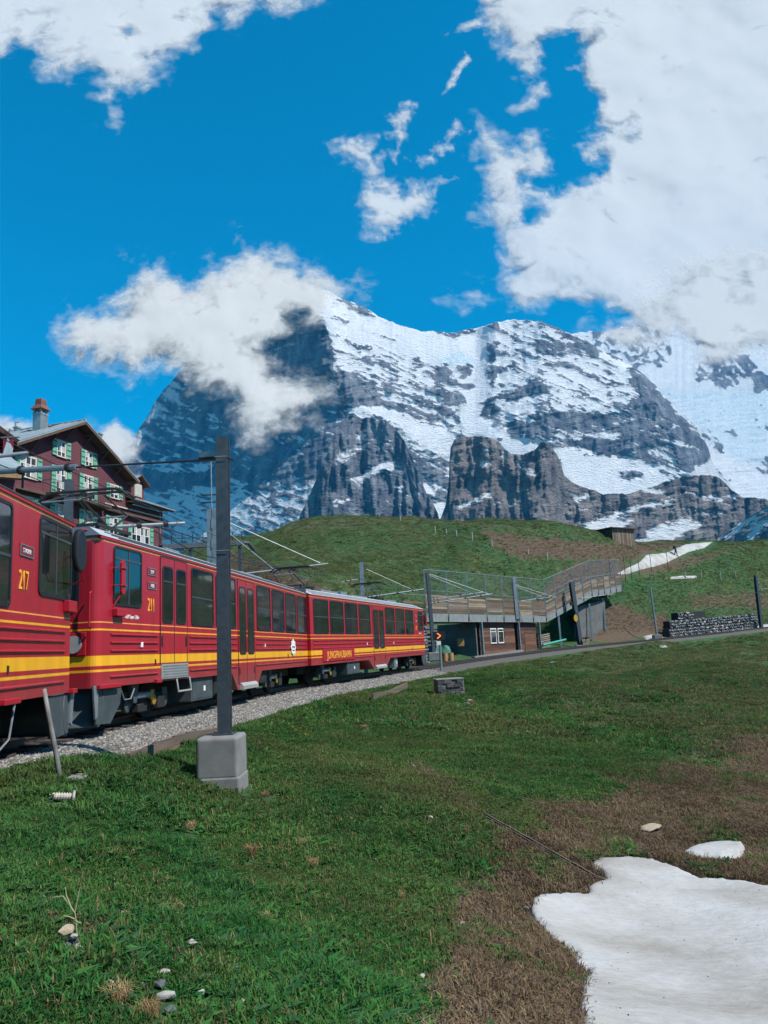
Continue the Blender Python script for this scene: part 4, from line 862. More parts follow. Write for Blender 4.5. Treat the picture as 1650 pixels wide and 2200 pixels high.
carC = train_car('nearest railcar cut off at the left edge, numbered 217 with a big dark mirror', c0, C_TH, 16.0,
    [(12.02, 13.5), (10.4, 11.85), (8.8, 10.25), (7.2, 8.6)], [(5.2, 5.9, 6.6, 1.10, 3.27, 1.92, 3.10, 2.78)], None,
    [(6.8, 15.6, RZS + RZL), (.4, 5.0, RZS + RZL)], cabends=(0, 1), zslope=0)
# cab windows
car_window(carA, .52, 2.17, 1.66, 3.25, .09, ((3.02, 'h'), (1.12, 'v')), lab='cab side window with a sliding half')
car_window(carB, 16.25, 2.12, 17.35, 3.2, .09, ((3.0, 'h'),))
car_window(carC, 14.45, 2.13, 15.84, 3.27, .12, ((3.02, 'h'), (15.15, 'v')), .055, lab='cab side window in a heavy black frame')
# cab fronts (near end of unit 211)
mx = Matrix.Rotation(pi / 2, 4, 'Z')
def front(car, x, sgn):
    w = MB(); ring(w, [(z[0], z[1]) for z in rrect(.35, 2.05, 2.31, 3.12, .16)], rrect(.41, 2.11, 2.25, 3.06, .1), 0, .02)
    M = Matrix(((0, sgn * 1.0, 0, x), (1, 0, 0, 0), (0, 0, 1, 0), (0, 0, 0, 1)))
    fr = w.obj('windscreen', M_RUB, car); fr.data.transform(M)
    g = MB().prism(rrect(.37, 2.07, 2.29, 3.1, .12), 1, -.01, .012).obj('windscreen_pane', M_GLASS, fr); g.data.transform(M)
    for yy in (.42, 2.24):
        l = MB(); l.tube([(x + sgn * -.02, yy, 1.50), (x + sgn * .05, yy, 1.50)], .15, 20); l.obj('headlight', M_LAMP, car)
        l = MB(); l.box(min(x, x + sgn * .03), yy - .22, 1.3, max(x, x + sgn * .03), yy + .22, 1.7); l.obj('headlight_housing', M_RED, car, bevel=.02)
    l = MB(); l.box(min(x, x + sgn * .12), .6, 1.05, max(x, x + sgn * .12), 2.06, 1.22); l.obj('front_step', M_GREY, car)
    l = MB(); l.tube([(x + sgn * .35, 1.33, .72), (x, 1.33, .72)], .09, 10); l.box(min(x + sgn * .3, x + sgn * .45), 1.15, .6, max(x + sgn * .3, x + sgn * .45), 1.51, .86); l.obj('coupler', M_UNDER, car)
    l = MB(); l.tube([(x + sgn * .06, .1, 1.75), (x + sgn * .11, .1, 1.78), (x + sgn * .11, .1, 2.35), (x + sgn * .06, .1, 2.38)], .017, 6); l.obj('handrail', M_RED, car)
    # snow plough: curved blade
    P = []; 
    vs = []; fs = []
    for i in range(9):
        a = i / 8; yy = .02 + a * 2.62; bow = .35 * (1 - (2 * a - 1) ** 2)
        for k, (zz, f) in enumerate(((.72, .0), (.45, -.05), (.2, .03), (.13, .12))): vs.append((x + sgn * (-.25 + bow + f), yy, zz))
    for i in range(8):
        for k in range(3): q = i * 4 + k; fs.append((q, q + 1, q + 5, q + 4))
    l = MB(); l.add(vs, fs); pl = l.obj('snow_plough', M_UGREY, car, smooth=True); s_ = pl.modifiers.new('solid', 'SOLIDIFY'); s_.thickness = .02
    sd = MB(); sd.prism([(x - sgn * .95, .74), (x - sgn * .05, .74), (x - sgn * .05, .16), (x - sgn * .55, .14), (x - sgn * .9, .45)], 1, .03, .06); sd.obj('plough_side_plate', M_UGREY, car)
    l = MB(); l.prism([(x - sgn * .05, .8), (x + sgn * .12, .8), (x + sgn * .03, .25), (x - sgn * .05, .3)], 1, .0, .03); l.obj('guard_plate', M_GREY, car)
front(carA, 0, -1); front(carB, 17.7, 1); front(carC, 16.0, 1)
# mirrors
m_ = MB(); m_.prism(rrect(.58, 2.36, .73, 2.97, .06), 1, -.14, -.09); mr = m_.obj('mirror', M_RED, carA, bevel=.01); mr['label'] = 'slim red folded wing mirror'
for z in (2.52, 2.83): MB().tube([(.50, .0, z), (.50, -.155, z), (.75, -.155, z)], .010, 6).obj('mirror_bracket', M_RED, mr)
MB().tube([(.62, -.10, 2.36), (.52, -.01, 2.15)], .012, 6).obj('mirror_bracket', M_RED, mr)
MB().box(.50, -.10, 1.98, .86, .0, 2.11).obj('equipment_box', M_RED, carA, bevel=.008)
pm = [(15.5 + .135 * cos(a) * (1 if cos(a) > 0 else 1), 2.86 + .33 * (abs(sin(a)) ** .8) * (1 if sin(a) > 0 else -1)) for a in np.linspace(0, 2 * pi, 24, endpoint=False)]
mr = MB().prism(pm, 1, -.30, -.20).obj('mirror', M_RUB, carC, bevel=.03); mr['label'] = 'large oval black wing mirror'
mr.data.transform(Matrix.Translation((15.42, -.25, 0)) @ Matrix.Rotation(radians(-18), 4, 'Z') @ Matrix.Translation((-15.5, .25, 0)))
MB().tube([(15.9, -.02, 3.2), (15.75, -.27, 3.22), (15.5, -.27, 3.2), (15.42, -.26, 3.1), (15.42, -.26, 2.56), (15.6, -.27, 2.44), (15.9, -.02, 2.4)], .013, 6).obj('mirror_bracket', M_RED, mr)
MB().box(15.52, -.09, 1.96, 15.9, .0, 2.13).obj('equipment_box', M_RED, carC, bevel=.008)
m_ = MB(); m_.prism(rrect(17.5, 2.4, 17.66, 3.0, .06), 1, -.18, -.12); m_.obj('mirror', M_RED, carB)
# writing
TX = Matrix(((1, 0, 0, 0), (0, 0, -1, 0), (0, 1, 0, 0), (0, 0, 0, 1)))
def side_text(car, body, x, z, size, m, sx=.62, name='lettering', y=-.006): return text_obj(name, body, size, m, car, Matrix.Translation((x, y, z)) @ TX, sx)
side_text(carA, '211', 1.94, 2.135, .365, M_YEL, .60, 'car_number'); side_text(carC, '217', 13.77, 2.165, .365, M_YEL, .60, 'car_number')
side_text(carA, 'Adolf Guyer-Zeller', .97, 1.955, .105, M_WHT, .72, 'car_name')
def plate(car, x0, z0, x1, z1, txt, size, sx=.8):
    p = MB().box(x0, -.012, z0, x1, .004, z1).obj('maker_plate', M_PLATE, car); f = MB(); ring(f, [(x0, z0), (x1, z0), (x1, z1), (x0, z1)], [(x0 + .012, z0 + .012), (x1 - .012, z0 + .012), (x1 - .012, z1 - .012), (x0 + .012, z1 - .012)], -.016, -.01); f.obj('plate_rim', M_GREY, p)
    text_obj('lettering', txt, size, M_WHT, p, Matrix.Translation(((x0 + x1) / 2, -.014, (z0 + z1) / 2 - size * .34)) @ TX, sx, .002, 'CENTER')
plate(carC, 13.77, 2.60, 14.24, 2.755, 'STADLER', .085, .8); plate(carA, 1.93, 2.84, 2.33, 2.99, 'SLM', .10, .9); plate(carA, 1.94, 2.57, 2.34, 2.71, 'ABB', .10, .9)
plate(carB, 15.6, 2.85, 16.0, 2.99, 'SLM', .10, .9); plate(carB, 15.6, 2.58, 16.0, 2.71, 'ABB', .10, .9); side_text(carB, '211', 15.62, 2.14, .34, M_YEL, .55, 'car_number'); side_text(carB, 'Adolf Guyer-Zeller', 16.3, 1.93, .10, M_WHT, .72, 'car_name')
bd = MB().box(1.15, -.035, .86, 4.8, -.005, 1.34).obj('name_board', M_RED, carB, bevel=.01); text_obj('lettering', 'JUNGFRAUBAHN', .40, M_YEL, bd, Matrix.Translation((2.98, -.038, .965)) @ TX, .92, .003, 'CENTER')
em = [(13.25 + (.30 + .035 * cos(8 * a)) * cos(a), 1.42 + (.25 + .03 * cos(8 * a)) * sin(a)) for a in np.linspace(0, 2 * pi, 48, endpoint=False)]
e_ = MB().prism(em, 1, -.035, -.022).obj('emblem', M_WHT, carA); 
for k in range(5): MB().box(13.25 - .2 + .085 * k, -.038, 1.40, 13.25 - .15 + .085 * k, -.034, 1.46).obj('emblem_mark', M_UNDER, e_)
MB().box(13.11, -.038, 1.30, 13.39, -.034, 1.335).obj('emblem_mark', M_UNDER, e_)
# small fittings
MB().box(1.62, -.03, 1.43, 1.71, 0, 1.53).obj('marker_lamp', M_WHT, carA, bevel=.01); MB().box(9.9, -.03, 1.43, 9.96, 0, 1.53).obj('marker_lamp', M_WHT, carA); MB().box(6.6, -.03, 1.43, 6.68, 0, 1.53).obj('marker_lamp', M_WHT, carB); MB().box(10.9, -.03, 1.43, 10.98, 0, 1.53).obj('marker_lamp', M_WHT, carB)
for cx, car in ((13.5, carC), (2.3, carA), (12.6, carA), (14.6, carB)): MB().box(cx - .015, -.02, 1.1, cx + .015, 0, 1.2).obj('drain_tap', M_UNDER, car)
# checker plate and steps
g = MB().box(2.56, -.035, .80, 3.93, -.005, 1.095).obj('kick_plate', M_ALU, carA)
for i in range(14):
    for k in range(4): MB().box(2.60 + i * .096, -.043, .825 + k * .066, 2.65 + i * .096, -.033, .86 + k * .066).obj('tread_stud', M_GREY, g) if False else None
st = MB()
for i in range(26):
    for k in range(5): x = 2.59 + i * .051 + (.025 if k % 2 else 0); z = .82 + k * .054; st.box(x, -.042, z, x + .03, -.034, z + .03)
st_ = st.obj('tread_pattern', M_GREY, g); st_['kind'] = 'stuff'
mb = MB(); mb.tube([(3.32, -.02, .78), (3.32, -.06, .52), (4.02, -.06, .52), (4.02, -.02, .80)], .022, 6); mb.obj('foot_step', M_ALU, carA)
for (car, a, b) in ((carA, 7.6, 8.95), (carB, 7.75, 9.4)):
    mb = MB(); mb.prism([(-.09, .33), (-.09, .42), (-.02, .50), (.0, .50), (.0, .33)], 0, a, b); mb.obj('door_step', M_ALU, car)
for (car, a, b, z) in ((carC, 13.3, 13.8, .73), (carC, 15.85, 16.05, .74), (carA, -.02, .75, .74), (carA, 2.25, 2.5, .74)):
    mb = MB(); mb.box(a, -.07, z, b, .02, z + .07); mb.obj('jacking_pad', M_RED, car, bevel=.01)
# underfloor
for car, xs in ((carA, (2.6, 11.9)), (carB, (2.4, 15.4)), (carC, (13.1, 3.0))):
    for x in xs: bogie(car, x)
def ubox(car, x0, x1, z0, m, y0=.12, mark=False):
    b = MB().box(x0, y0, z0, x1, y0 + .9, .76).obj('equipment_case', m, car, bevel=.015); MB().box(x0 + .05, y0 - .008, z0 + .05, x1 - .05, y0 + .002, .70).obj('case_lid', m, b)
    if mark: MB().box((x0 + x1) / 2 + .05, y0 - .012, .44, (x0 + x1) / 2 + .16, y0 - .004, .56).obj('case_label', M_WHT, b)
ubox(carA, 4.4, 5.75, .24, M_UGREY, .08, True); ubox(carA, 5.95, 6.8, .32, M_UNDER); ubox(carB, 4.1, 5.75, .25, M_UGREY, .08, True); ubox(carB, 11.3, 11.9, .25, M_GREY, .1, True); ubox(carA, 9.8, 10.5, .4, M_UNDER)
ubox(carC, 11.2, 12.0, .22, M_UGREY, .2)
for car, Ln in ((carA, 15.4), (carB, 17.4), (carC, 15.7)): MB().box(.4, .75, .45, Ln, 1.9, .76).obj('underframe', M_UNDER, car)
for car, pts in ((carC, [(13.9, .05, .72), (13.75, .05, .3), (13.4, .05, .18), (13.0, .05, .28), (12.9, .05, .6)]), (carA, [(.95, .05, .7), (1.1, .05, .5), (1.35, .05, .5), (1.5, .05, .68)])):
    MB().tube(pts, .014, 6).obj('hose', M_GREY, car)
# gangway between the two halves
gw = MB().box(15.43, .12, .85, 15.62, 2.54, 3.4).obj('gangway_bellows', M_RUB, carA)
MB().box(15.45, .02, 3.3, 15.60, 2.6, 3.60).obj('gangway_hood', M_ROOFD, gw)
# roof gear
pantograph(carA, 2.0, 3.78, 4.62); pantograph(carB, 1.7, 3.78, 4.6); pantograph(carB, 11.5, 3.78, 4.6)
for car, lst in ((carA, [(4.6, 5.4, .16), (6.2, 7.6, .12), (8.4, 8.9, .2), (10.2, 12.4, .14)]), (carB, [(3.2, 5.2, .14), (5.6, 6.4, .2), (7.0, 9.4, .12), (12.9, 14.6, .16)])):
    for a, b, h in lst: MB().box(a, .75, 3.62, b, 1.9, 3.62 + h).obj('roof_box', M_GREY, car, bevel=.02)
# ================================================================== MASTS AND OVERHEAD LINE
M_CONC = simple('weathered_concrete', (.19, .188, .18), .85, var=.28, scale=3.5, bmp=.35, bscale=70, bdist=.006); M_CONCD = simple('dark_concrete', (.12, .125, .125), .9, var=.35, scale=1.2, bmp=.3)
M_WOODG = simple('weathered_wood', (.20, .165, .13), .85, var=.5, scale=2.2, stretch=(.6, 4, 6), bmp=.3, bscale=20); M_WOODB = simple('brown_wood', (.105, .052, .032), .8, var=.45, scale=2, stretch=(.6, 4, 6), bmp=.3, bscale=20)
def solve_s(px, q):
    ss = np.linspace(s_at_y(8), float(SS[-1]) - 1, 900); P = np.array([track_pt(s, q) for s in ss]); x, _ = proj(P); return float(ss[np.argmin(np.abs(x - px))])
def hbeam(mb, a, b, w, h, tf=.016, tw=.012, rz=0.0):
    a = Vector(a); b = Vector(b); ux = Vector((cos(rz), sin(rz), 0)); uy = Vector((-sin(rz), cos(rz), 0))
    def bx(x0, x1, y0, y1):
        vs = [p + ux * x + uy * y for p in (a, b) for x, y in ((x0, y0), (x1, y0), (x1, y1), (x0, y1))]
        mb.add(vs, [(0, 1, 2, 3), (7, 6, 5, 4), (0, 4, 5, 1), (1, 5, 6, 2), (2, 6, 7, 3), (3, 7, 4, 0)])
    bx(-w / 2, w / 2, -h / 2, -h / 2 + tf); bx(-w / 2, w / 2, h / 2 - tf, h / 2); bx(-tw / 2, tw / 2, -h / 2 + tf, h / 2 - tf)
def insulated_arm(parent, org, a, b, thick, m=None):
    """cantilever: insulators near the mast, tube carrying the wire clamps"""
    a = Vector(a); b = Vector(b); d = b - a
    A = MB(); A.tube([a, b], thick, 8); arm = A.obj('cantilever_arm', m or M_GREY, parent, org=org)
    for k in (.06, .12, .55, .8):
        p = a + d * k; q = p + d.normalized() * thick * 2.4
        MB().tube([p, q], thick * 1.8, 10).obj('insulator' if k < .2 else 'wire_clamp', M_INS if k < .2 else M_UNDER, arm, org=org)
    return arm
def mast(label, base, top, w=.2, rz=0.0, arms=(), stays=(), found=None, m=None, beam='H', extra=None, group='overhead line masts along the track'):
    t = thing('catenary_mast', label, 'mast', tuple(base), 0, group); org = base
    mb = MB()
    if beam == 'H': hbeam(mb, base, top, w, w, rz=rz)
    elif beam == 'tube': mb.tube([base, top], w / 2, 10, w * .38)
    else:
        for sx in (-1, 1): mb.beam((base[0] + sx * w * .36, base[1], base[2]), (top[0] + sx * w * .36, top[1], top[2]), w * .28, w * .8)
        n = 9
        for i in range(n): k = i / n; mb.beam([base[j] + (top[j] - base[j]) * k for j in range(3)], [base[j] + (top[j] - base[j]) * (k + .5 / n) for j in range(3)], w * .5, .03)
    mb.obj('post', m or M_DKSTEEL, t, org=org)
    for a in arms: insulated_arm(t, org, *a)
    for (a, b, r) in stays:
        MB().tube([a, b], r, 6).obj('stay_rod', M_GREY, t, org=org)
    if found:
        fw, fd, fh, dz = found
        f = MB(); f.box(base[0] - fw / 2, base[1] - fd / 2, base[2] - fh, base[0] + fw / 2, base[1] + fd / 2, base[2] + dz); f.obj('foundation', M_CONC, t, bevel=.06 if fw > .6 else .02, org=org)
    return t
# the big near mast
pb = atY(483, 1578, 11.1); pt = np.array([pb[0] + .03, pb[1] + .02, 4.47])
a0 = atY(466, 987, 11.15); a1 = atY(0, 1013, 12.5); a2 = a1 + (a1 - a0) * .35; am = a0 + (a1 - a0) * .62
near_mast = mast('tall dark steel mast on a big grey concrete block in the foreground', pb, pt, .172, 0)
org = pb
f = MB(); f.box(pb[0] - .325, pb[1] - .36, pb[2] - .56, pb[0] + .25, pb[1] + .30, pb[2] + .0); fo = f.obj('foundation', M_CONC, near_mast, org=org); bv = fo.modifiers.new('b', 'BEVEL'); bv.width = .05; bv.segments = 4; bv.limit_method = 'ANGLE'
f = MB(); f.box(pb[0] - .27, pb[1] - .37, pb[2] - 1.0, pb[0] + .262, pb[1] + .31, pb[2] - .52); f.obj('footing', M_CONC, near_mast, bevel=.03, org=org)
MB().box(pb[0] - .14, pb[1] - .14, pb[2] - .004, pb[0] + .14, pb[1] + .14, pb[2] + .02).obj('base_plate', M_DKSTEEL, near_mast, org=org)
for sx in (-1, 1):
    for sy in (-1, 1): MB().tube([(pb[0] + sx * .115, pb[1] + sy * .115, pb[2] + .01), (pb[0] + sx * .115, pb[1] + sy * .115, pb[2] + .06)], .014, 6).obj('anchor_bolt', M_STEEL, near_mast, org=org)
A = MB(); A.tube([a0, am], .016, 6); A.obj('tie_rod', M_UNDER, near_mast, org=org)
A = MB(); A.tube([am, a2], .05, 12); tb = A.obj('cantilever_arm', M_GREY, near_mast, org=org)
dd = (a2 - am) / np.linalg.norm(a2 - am)
for k in (.04, .36, .72): p = am + (a2 - am) * k; MB().tube([p, p + dd * .07], .075, 10).obj('wire_clamp', M_UNDER, tb, org=org)
for k in (.36, .72):
    p = am + (a2 - am) * k; MB().tube([p, p + np.array([0, 0, -.3])], .018, 6).obj('drop_rod', M_UNDER, tb, org=org)
pa = atY(470, 975, 11.1); pc = atY(430, 978, 11.2)
MB().beam(pa, pc, .05, .085).obj('bracket', M_GREY, near_mast, org=org); MB().beam(pa + [0, 0, -.055], pc + [0, 0, -.055], .10, .018).obj('bracket_plate', M_UNDER, near_mast, org=org)
MB().beam(pa + [.1, -.02, -.09], pc + [0, 0, -.085], .035, .035).obj('bracket_arm', M_INS, near_mast, org=org)
for z in (pt[2] - .32, pt[2] - 1.72):
    w = .095; P = [(pb[0] + .02 + sx * w, pb[1] + sy * w, z) for sx, sy in ((-1, -1), (1, -1), (1, 1), (-1, 1), (-1, -1))]
    MB().tube(P, .006, 5).obj('strap', M_GREY, near_mast, org=org)
MB().tube([(pb[0] + .1, pb[1] - .05, pt[2] - .32), (pb[0] + .2, pb[1] - .06, pt[2] - .37)], .016, 6).obj('earth_lug', M_UNDER, near_mast, org=org)
# mast behind the train, left
b1 = np.array([-7.75, 18.6, -.2]); t1 = np.array([-7.78, 18.6, 5.75])
mast('short dark mast behind the pantograph in front of the hotel balcony', b1, t1, .2, .3, [((-7.6, 18.6, 4.52), tuple(atY(397, 1124, 19.6)), .045)])
# mast 2
b2 = np.array([-6.9, 30.2, -.2]); t2 = atY(455, 1093, 30.2); e2 = atY(705, 1211, 31.5); e2a = atY(560, 1228, 30.8)
mast('grey lattice mast with a spike on top standing behind the train by the station', b2, t2, .26, 0, [(tuple(atY(462, 1240, 30.2)), tuple(e2), .035)], [(tuple(atY(458, 1108, 30.2)), tuple(atY(688, 1210, 31.5)), .02), (tuple(atY(458, 1118, 30.2)), tuple(atY(590, 1225, 31.2)), .02), (tuple(t2), tuple(atY(453, 990, 30.2)), .03)], beam='lattice', m=M_GREY)
for y in (1063, 1079, 1095): c = atY(455, y, 30.2); MB().beam(c - [.42, 0, 0], c + [.42, 0, 0], .04, .05).obj('cross_bar', M_UNDER, bpy.data.objects['catenary_mast.002'], org=b2)
# mast 3
b3 = np.array([-1.55, 46.4, -.2]); t3 = atY(776, 1208, 46.4)
mast('grey steel mast rising behind the roof of the second car', b3, t3, .24, 0, [(tuple(atY(781, 1284, 46.4)), tuple(atY(910, 1266, 47.5)), .035), (tuple(atY(778, 1243, 46.4)), tuple(atY(735, 1250, 46)), .03)], [(tuple(atY(787, 1223, 46.4)), tuple(atY(886, 1267, 47.3)), .02)], m=M_GREY)
# mast 4 pair at the left end of the gallery
s4 = solve_s(932, -1.95); p4 = track_pt(s4, -1.95); Y4 = p4[1]; b4 = atY(932, 1402, Y4); t4 = atY(918, 1229, Y4 + .1)
mast('tall steel mast on a pale concrete base just beyond the last railcar', b4, t4, .24, .2, [(tuple(atY(924, 1296, Y4)), tuple(atY(1058, 1276, Y4 + 1.2)), .035), (tuple(atY(924, 1289, Y4)), tuple(atY(1040, 1272, Y4 + 1.0)), .03)],
     [(tuple(atY(922, 1233, Y4)), tuple(atY(1052, 1277, Y4 + 1.2)), .022), (tuple(atY(922, 1236, Y4)), tuple(atY(1016, 1275, Y4 + 1.0)), .022)], found=(.85, .8, .6, .02))
# mast 6 with the yellow plate
s6 = solve_s(1246, -2.0); p6 = track_pt(s6, -2.0); Y6 = p6[1]; b6 = atY(1247, 1386, Y6); t6 = atY(1227, 1250, Y6)
m6 = mast('dark mast with a yellow oval plate and black box in front of the wooden ramp', b6, t6, .42, .35, [(tuple(atY(1238, 1287, Y6)), tuple(atY(1318, 1276, Y6 + 1.3)), .03)], [(tuple(atY(1234, 1251, Y6)), tuple(atY(1292, 1277, Y6 + 1.1)), .022)], found=(1.1, .8, .7, .02))
c = atY(1237, 1328, Y6 - .3); MB().prism([(c[0] + .2 * cos(a), c[2] + .36 * sin(a)) for a in np.linspace(0, 2 * pi, 20, endpoint=False)], 1, c[1] - .02, c[1]).obj('plate', M_YEL, m6, org=b6)
c = atY(1229, 1297, Y6 - .2); MB().box(c[0] - .2, c[1] - .2, c[2] - .18, c[0] + .2, c[1] + .2, c[2] + .18).obj('switch_box', M_UNDER, m6, bevel=.02, org=b6)
c = atY(1237, 1313, Y6 - .25); MB().tube([c - [0, 0, .08], c + [0, 0, .08]], .07, 8).obj('lamp', M_GREY, m6, org=b6)
# mast 7, slim
s7 = solve_s(1410, -1.9); p7 = track_pt(s7, -1.9); Y7 = p7[1]; b7 = atY(1411, 1364, Y7); t7 = atY(1397, 1261, Y7)
mast('slim leaning mast on a dark concrete cube between snow remnants', b7, t7, .26, 0, [], [], found=(.95, .9, .75, .02), beam='tube', m=M_GREY)
# mast 8
s8 = solve_s(1638, -1.9); p8 = track_pt(s8, -1.9); Y8 = p8[1]; b8 = atY(1636, 1352, Y8); t8 = atY(1623, 1236, Y8)
mast('heavy dark mast at the right edge beyond the gabion wall', b8, t8, .40, .4, [(tuple(atY(1628, 1267, Y8)), tuple(atY(1720, 1258, Y8 + 2)), .04)], [(tuple(atY(1626, 1243, Y8)), tuple(atY(1690, 1258, Y8 + 1.5)), .03)])
# contact wires
M_WIRE = simple('contact_wire', (.03, .03, .032), .5, .3)
for q, lab in ((-.55, 'contact wire above the far rail of the track'), (.35, 'contact wire above the near rail of the track')):
    ss = np.arange(s_at_y(3.0), float(SS[-1]) - 2, 2.5); w = MB().tube([tuple(track_pt(s, q + .06 * sin(s * .35), 4.66)) for s in ss], .010, 5).obj('contact_wire', M_WIRE, None); tag(w, lab, 'wire', 'overhead contact wires')
for i, (P, lab) in enumerate((([(330, 1140, 24), (420, 1185, 27), (470, 1200, 30), (700, 1236, 38)], 'thick black feeder cable sagging over the train roof'), ([(300, 1120, 26), (430, 1160, 30), (500, 1196, 34), (640, 1228, 40)], 'second black feeder cable above the train roof'))):
    pp = [tuple(atY(*p)) for p in P]; cc = catmull([p for p in pp], 8); w = MB().tube([tuple(p) for p in cc], .022, 5).obj('feeder_cable', M_WIRE, None); tag(w, lab, 'cable')
# station gantry behind the train
g0 = atY(345, 1176, 46); g1 = atY(520, 1166, 50); gt = thing('signal_gantry', 'dark steel gantry beam between the hotel corner and the near mast', 'gantry', tuple(g0), 0)
MB().beam(g0, g1, .5, .3).obj('beam', M_DKSTEEL, gt, org=g0); MB().beam(g0 + [0, 0, .5], g1 + [0, 0, .45], .05, .05).obj('rail', M_UNDER, gt, org=g0)
for k in np.linspace(0, 1, 9): p = g0 + (g1 - g0) * k; MB().beam(p + [0, 0, .2], p + [0, 0, .75], .05, .05).obj('baluster', M_UNDER, gt, org=g0)
for k in (.35, .97): p = g0 + (g1 - g0) * k; MB().beam(p, (p[0], p[1], -.2), .2, .2).obj('leg', M_DKSTEEL, gt, org=g0)
e = atY(548, 1184, 51); MB().tube([g1, (g1 + e) / 2 + [0, 0, .25], e], .12, 6).obj('curved_end', M_UGREY, gt, org=g0)
# signal post with the orange arrow
s9 = solve_s(948, 2.0); p9 = track_pt(s9, 2.0); Y9 = p9[1]; b9 = atY(948, 1440, Y9); sg = thing('signal_post', 'grey post carrying a black board with an orange arrow beside the rails', 'signal', tuple(b9), 0)
t9 = atY(945, 1374, Y9); MB().tube([b9, t9], .075, 10).obj('post', M_GREY, sg, org=b9)
c = atY(943, 1366, Y9 - .1); k = Y9 / 1650.
MB().box(c[0] - 13 * k, c[1] - .05, c[2] - 9 * k, c[0] + 13 * k, c[1] + .05, c[2] + 9 * k).obj('board', M_RUB, sg, org=b9)
M_ORL = bpy.data.materials.new('orange_lamp'); M_ORL.use_nodes = True; M_ORL.node_tree.nodes['Principled BSDF'].inputs['Base Color'].default_value = (.9, .2, .03, 1); M_ORL.node_tree.nodes['Principled BSDF'].inputs['Emission Color'].default_value = (1, .25, .05, 1); M_ORL.node_tree.nodes['Principled BSDF'].inputs['Emission Strength'].default_value = .8
ar = MB()
for sz in (-1, 1): ar.beam((c[0] - 4 * k, c[1] - .07, c[2] + sz * 5.5 * k), (c[0] + 3.5 * k, c[1] - .07, c[2]), .02, 2.2 * k)
ar.obj('arrow', M_ORL, sg, org=b9)
MB().box(c[0] - 6 * k, c[1] - .05, c[2] - 19 * k, c[0] + 3 * k, c[1], c[2] - 11 * k).obj('number_plate', M_WHT, sg, org=b9)

# ================================================================== WOODEN GALLERY AND RAMP
GA = np.array([tuple(atY(914, 1336, 57.0)), tuple(atY(1173, 1338, 78.5)), tuple(atY(1271, 1283, 87.5)), tuple(atY(1335, 1270, 95.5))])
GA[0][2] = 2.95; GA[1][2] = 2.92; GT = 2.9; gal = thing('footbridge', 'weathered timber walkway with mesh railings above the track, bending up the slope', 'footbridge', (GA[0][0], GA[0][1], 0)); go = (GA[0][0], GA[0][1], 0)
wood_tones = [simple('plank_tone', c, .88, var=.4, scale=1.6, stretch=(.5, .5, 7)) for c in ((.165, .13, .10), (.22, .18, .14), (.12, .085, .062), (.15, .095, .06), (.08, .056, .042), (.27, .215, .15))]
bays = [(0, 1, 7, 1.0, 1), (1, 2, 5, 1.05, 1), (2, 3, 5, 1.0, 0)]; rr_ = random.Random(3)
H0 = .62; HW = 1.42; HTN = [3.85, 4.30, 4.17, 3.9]
mesh_mb = MB()
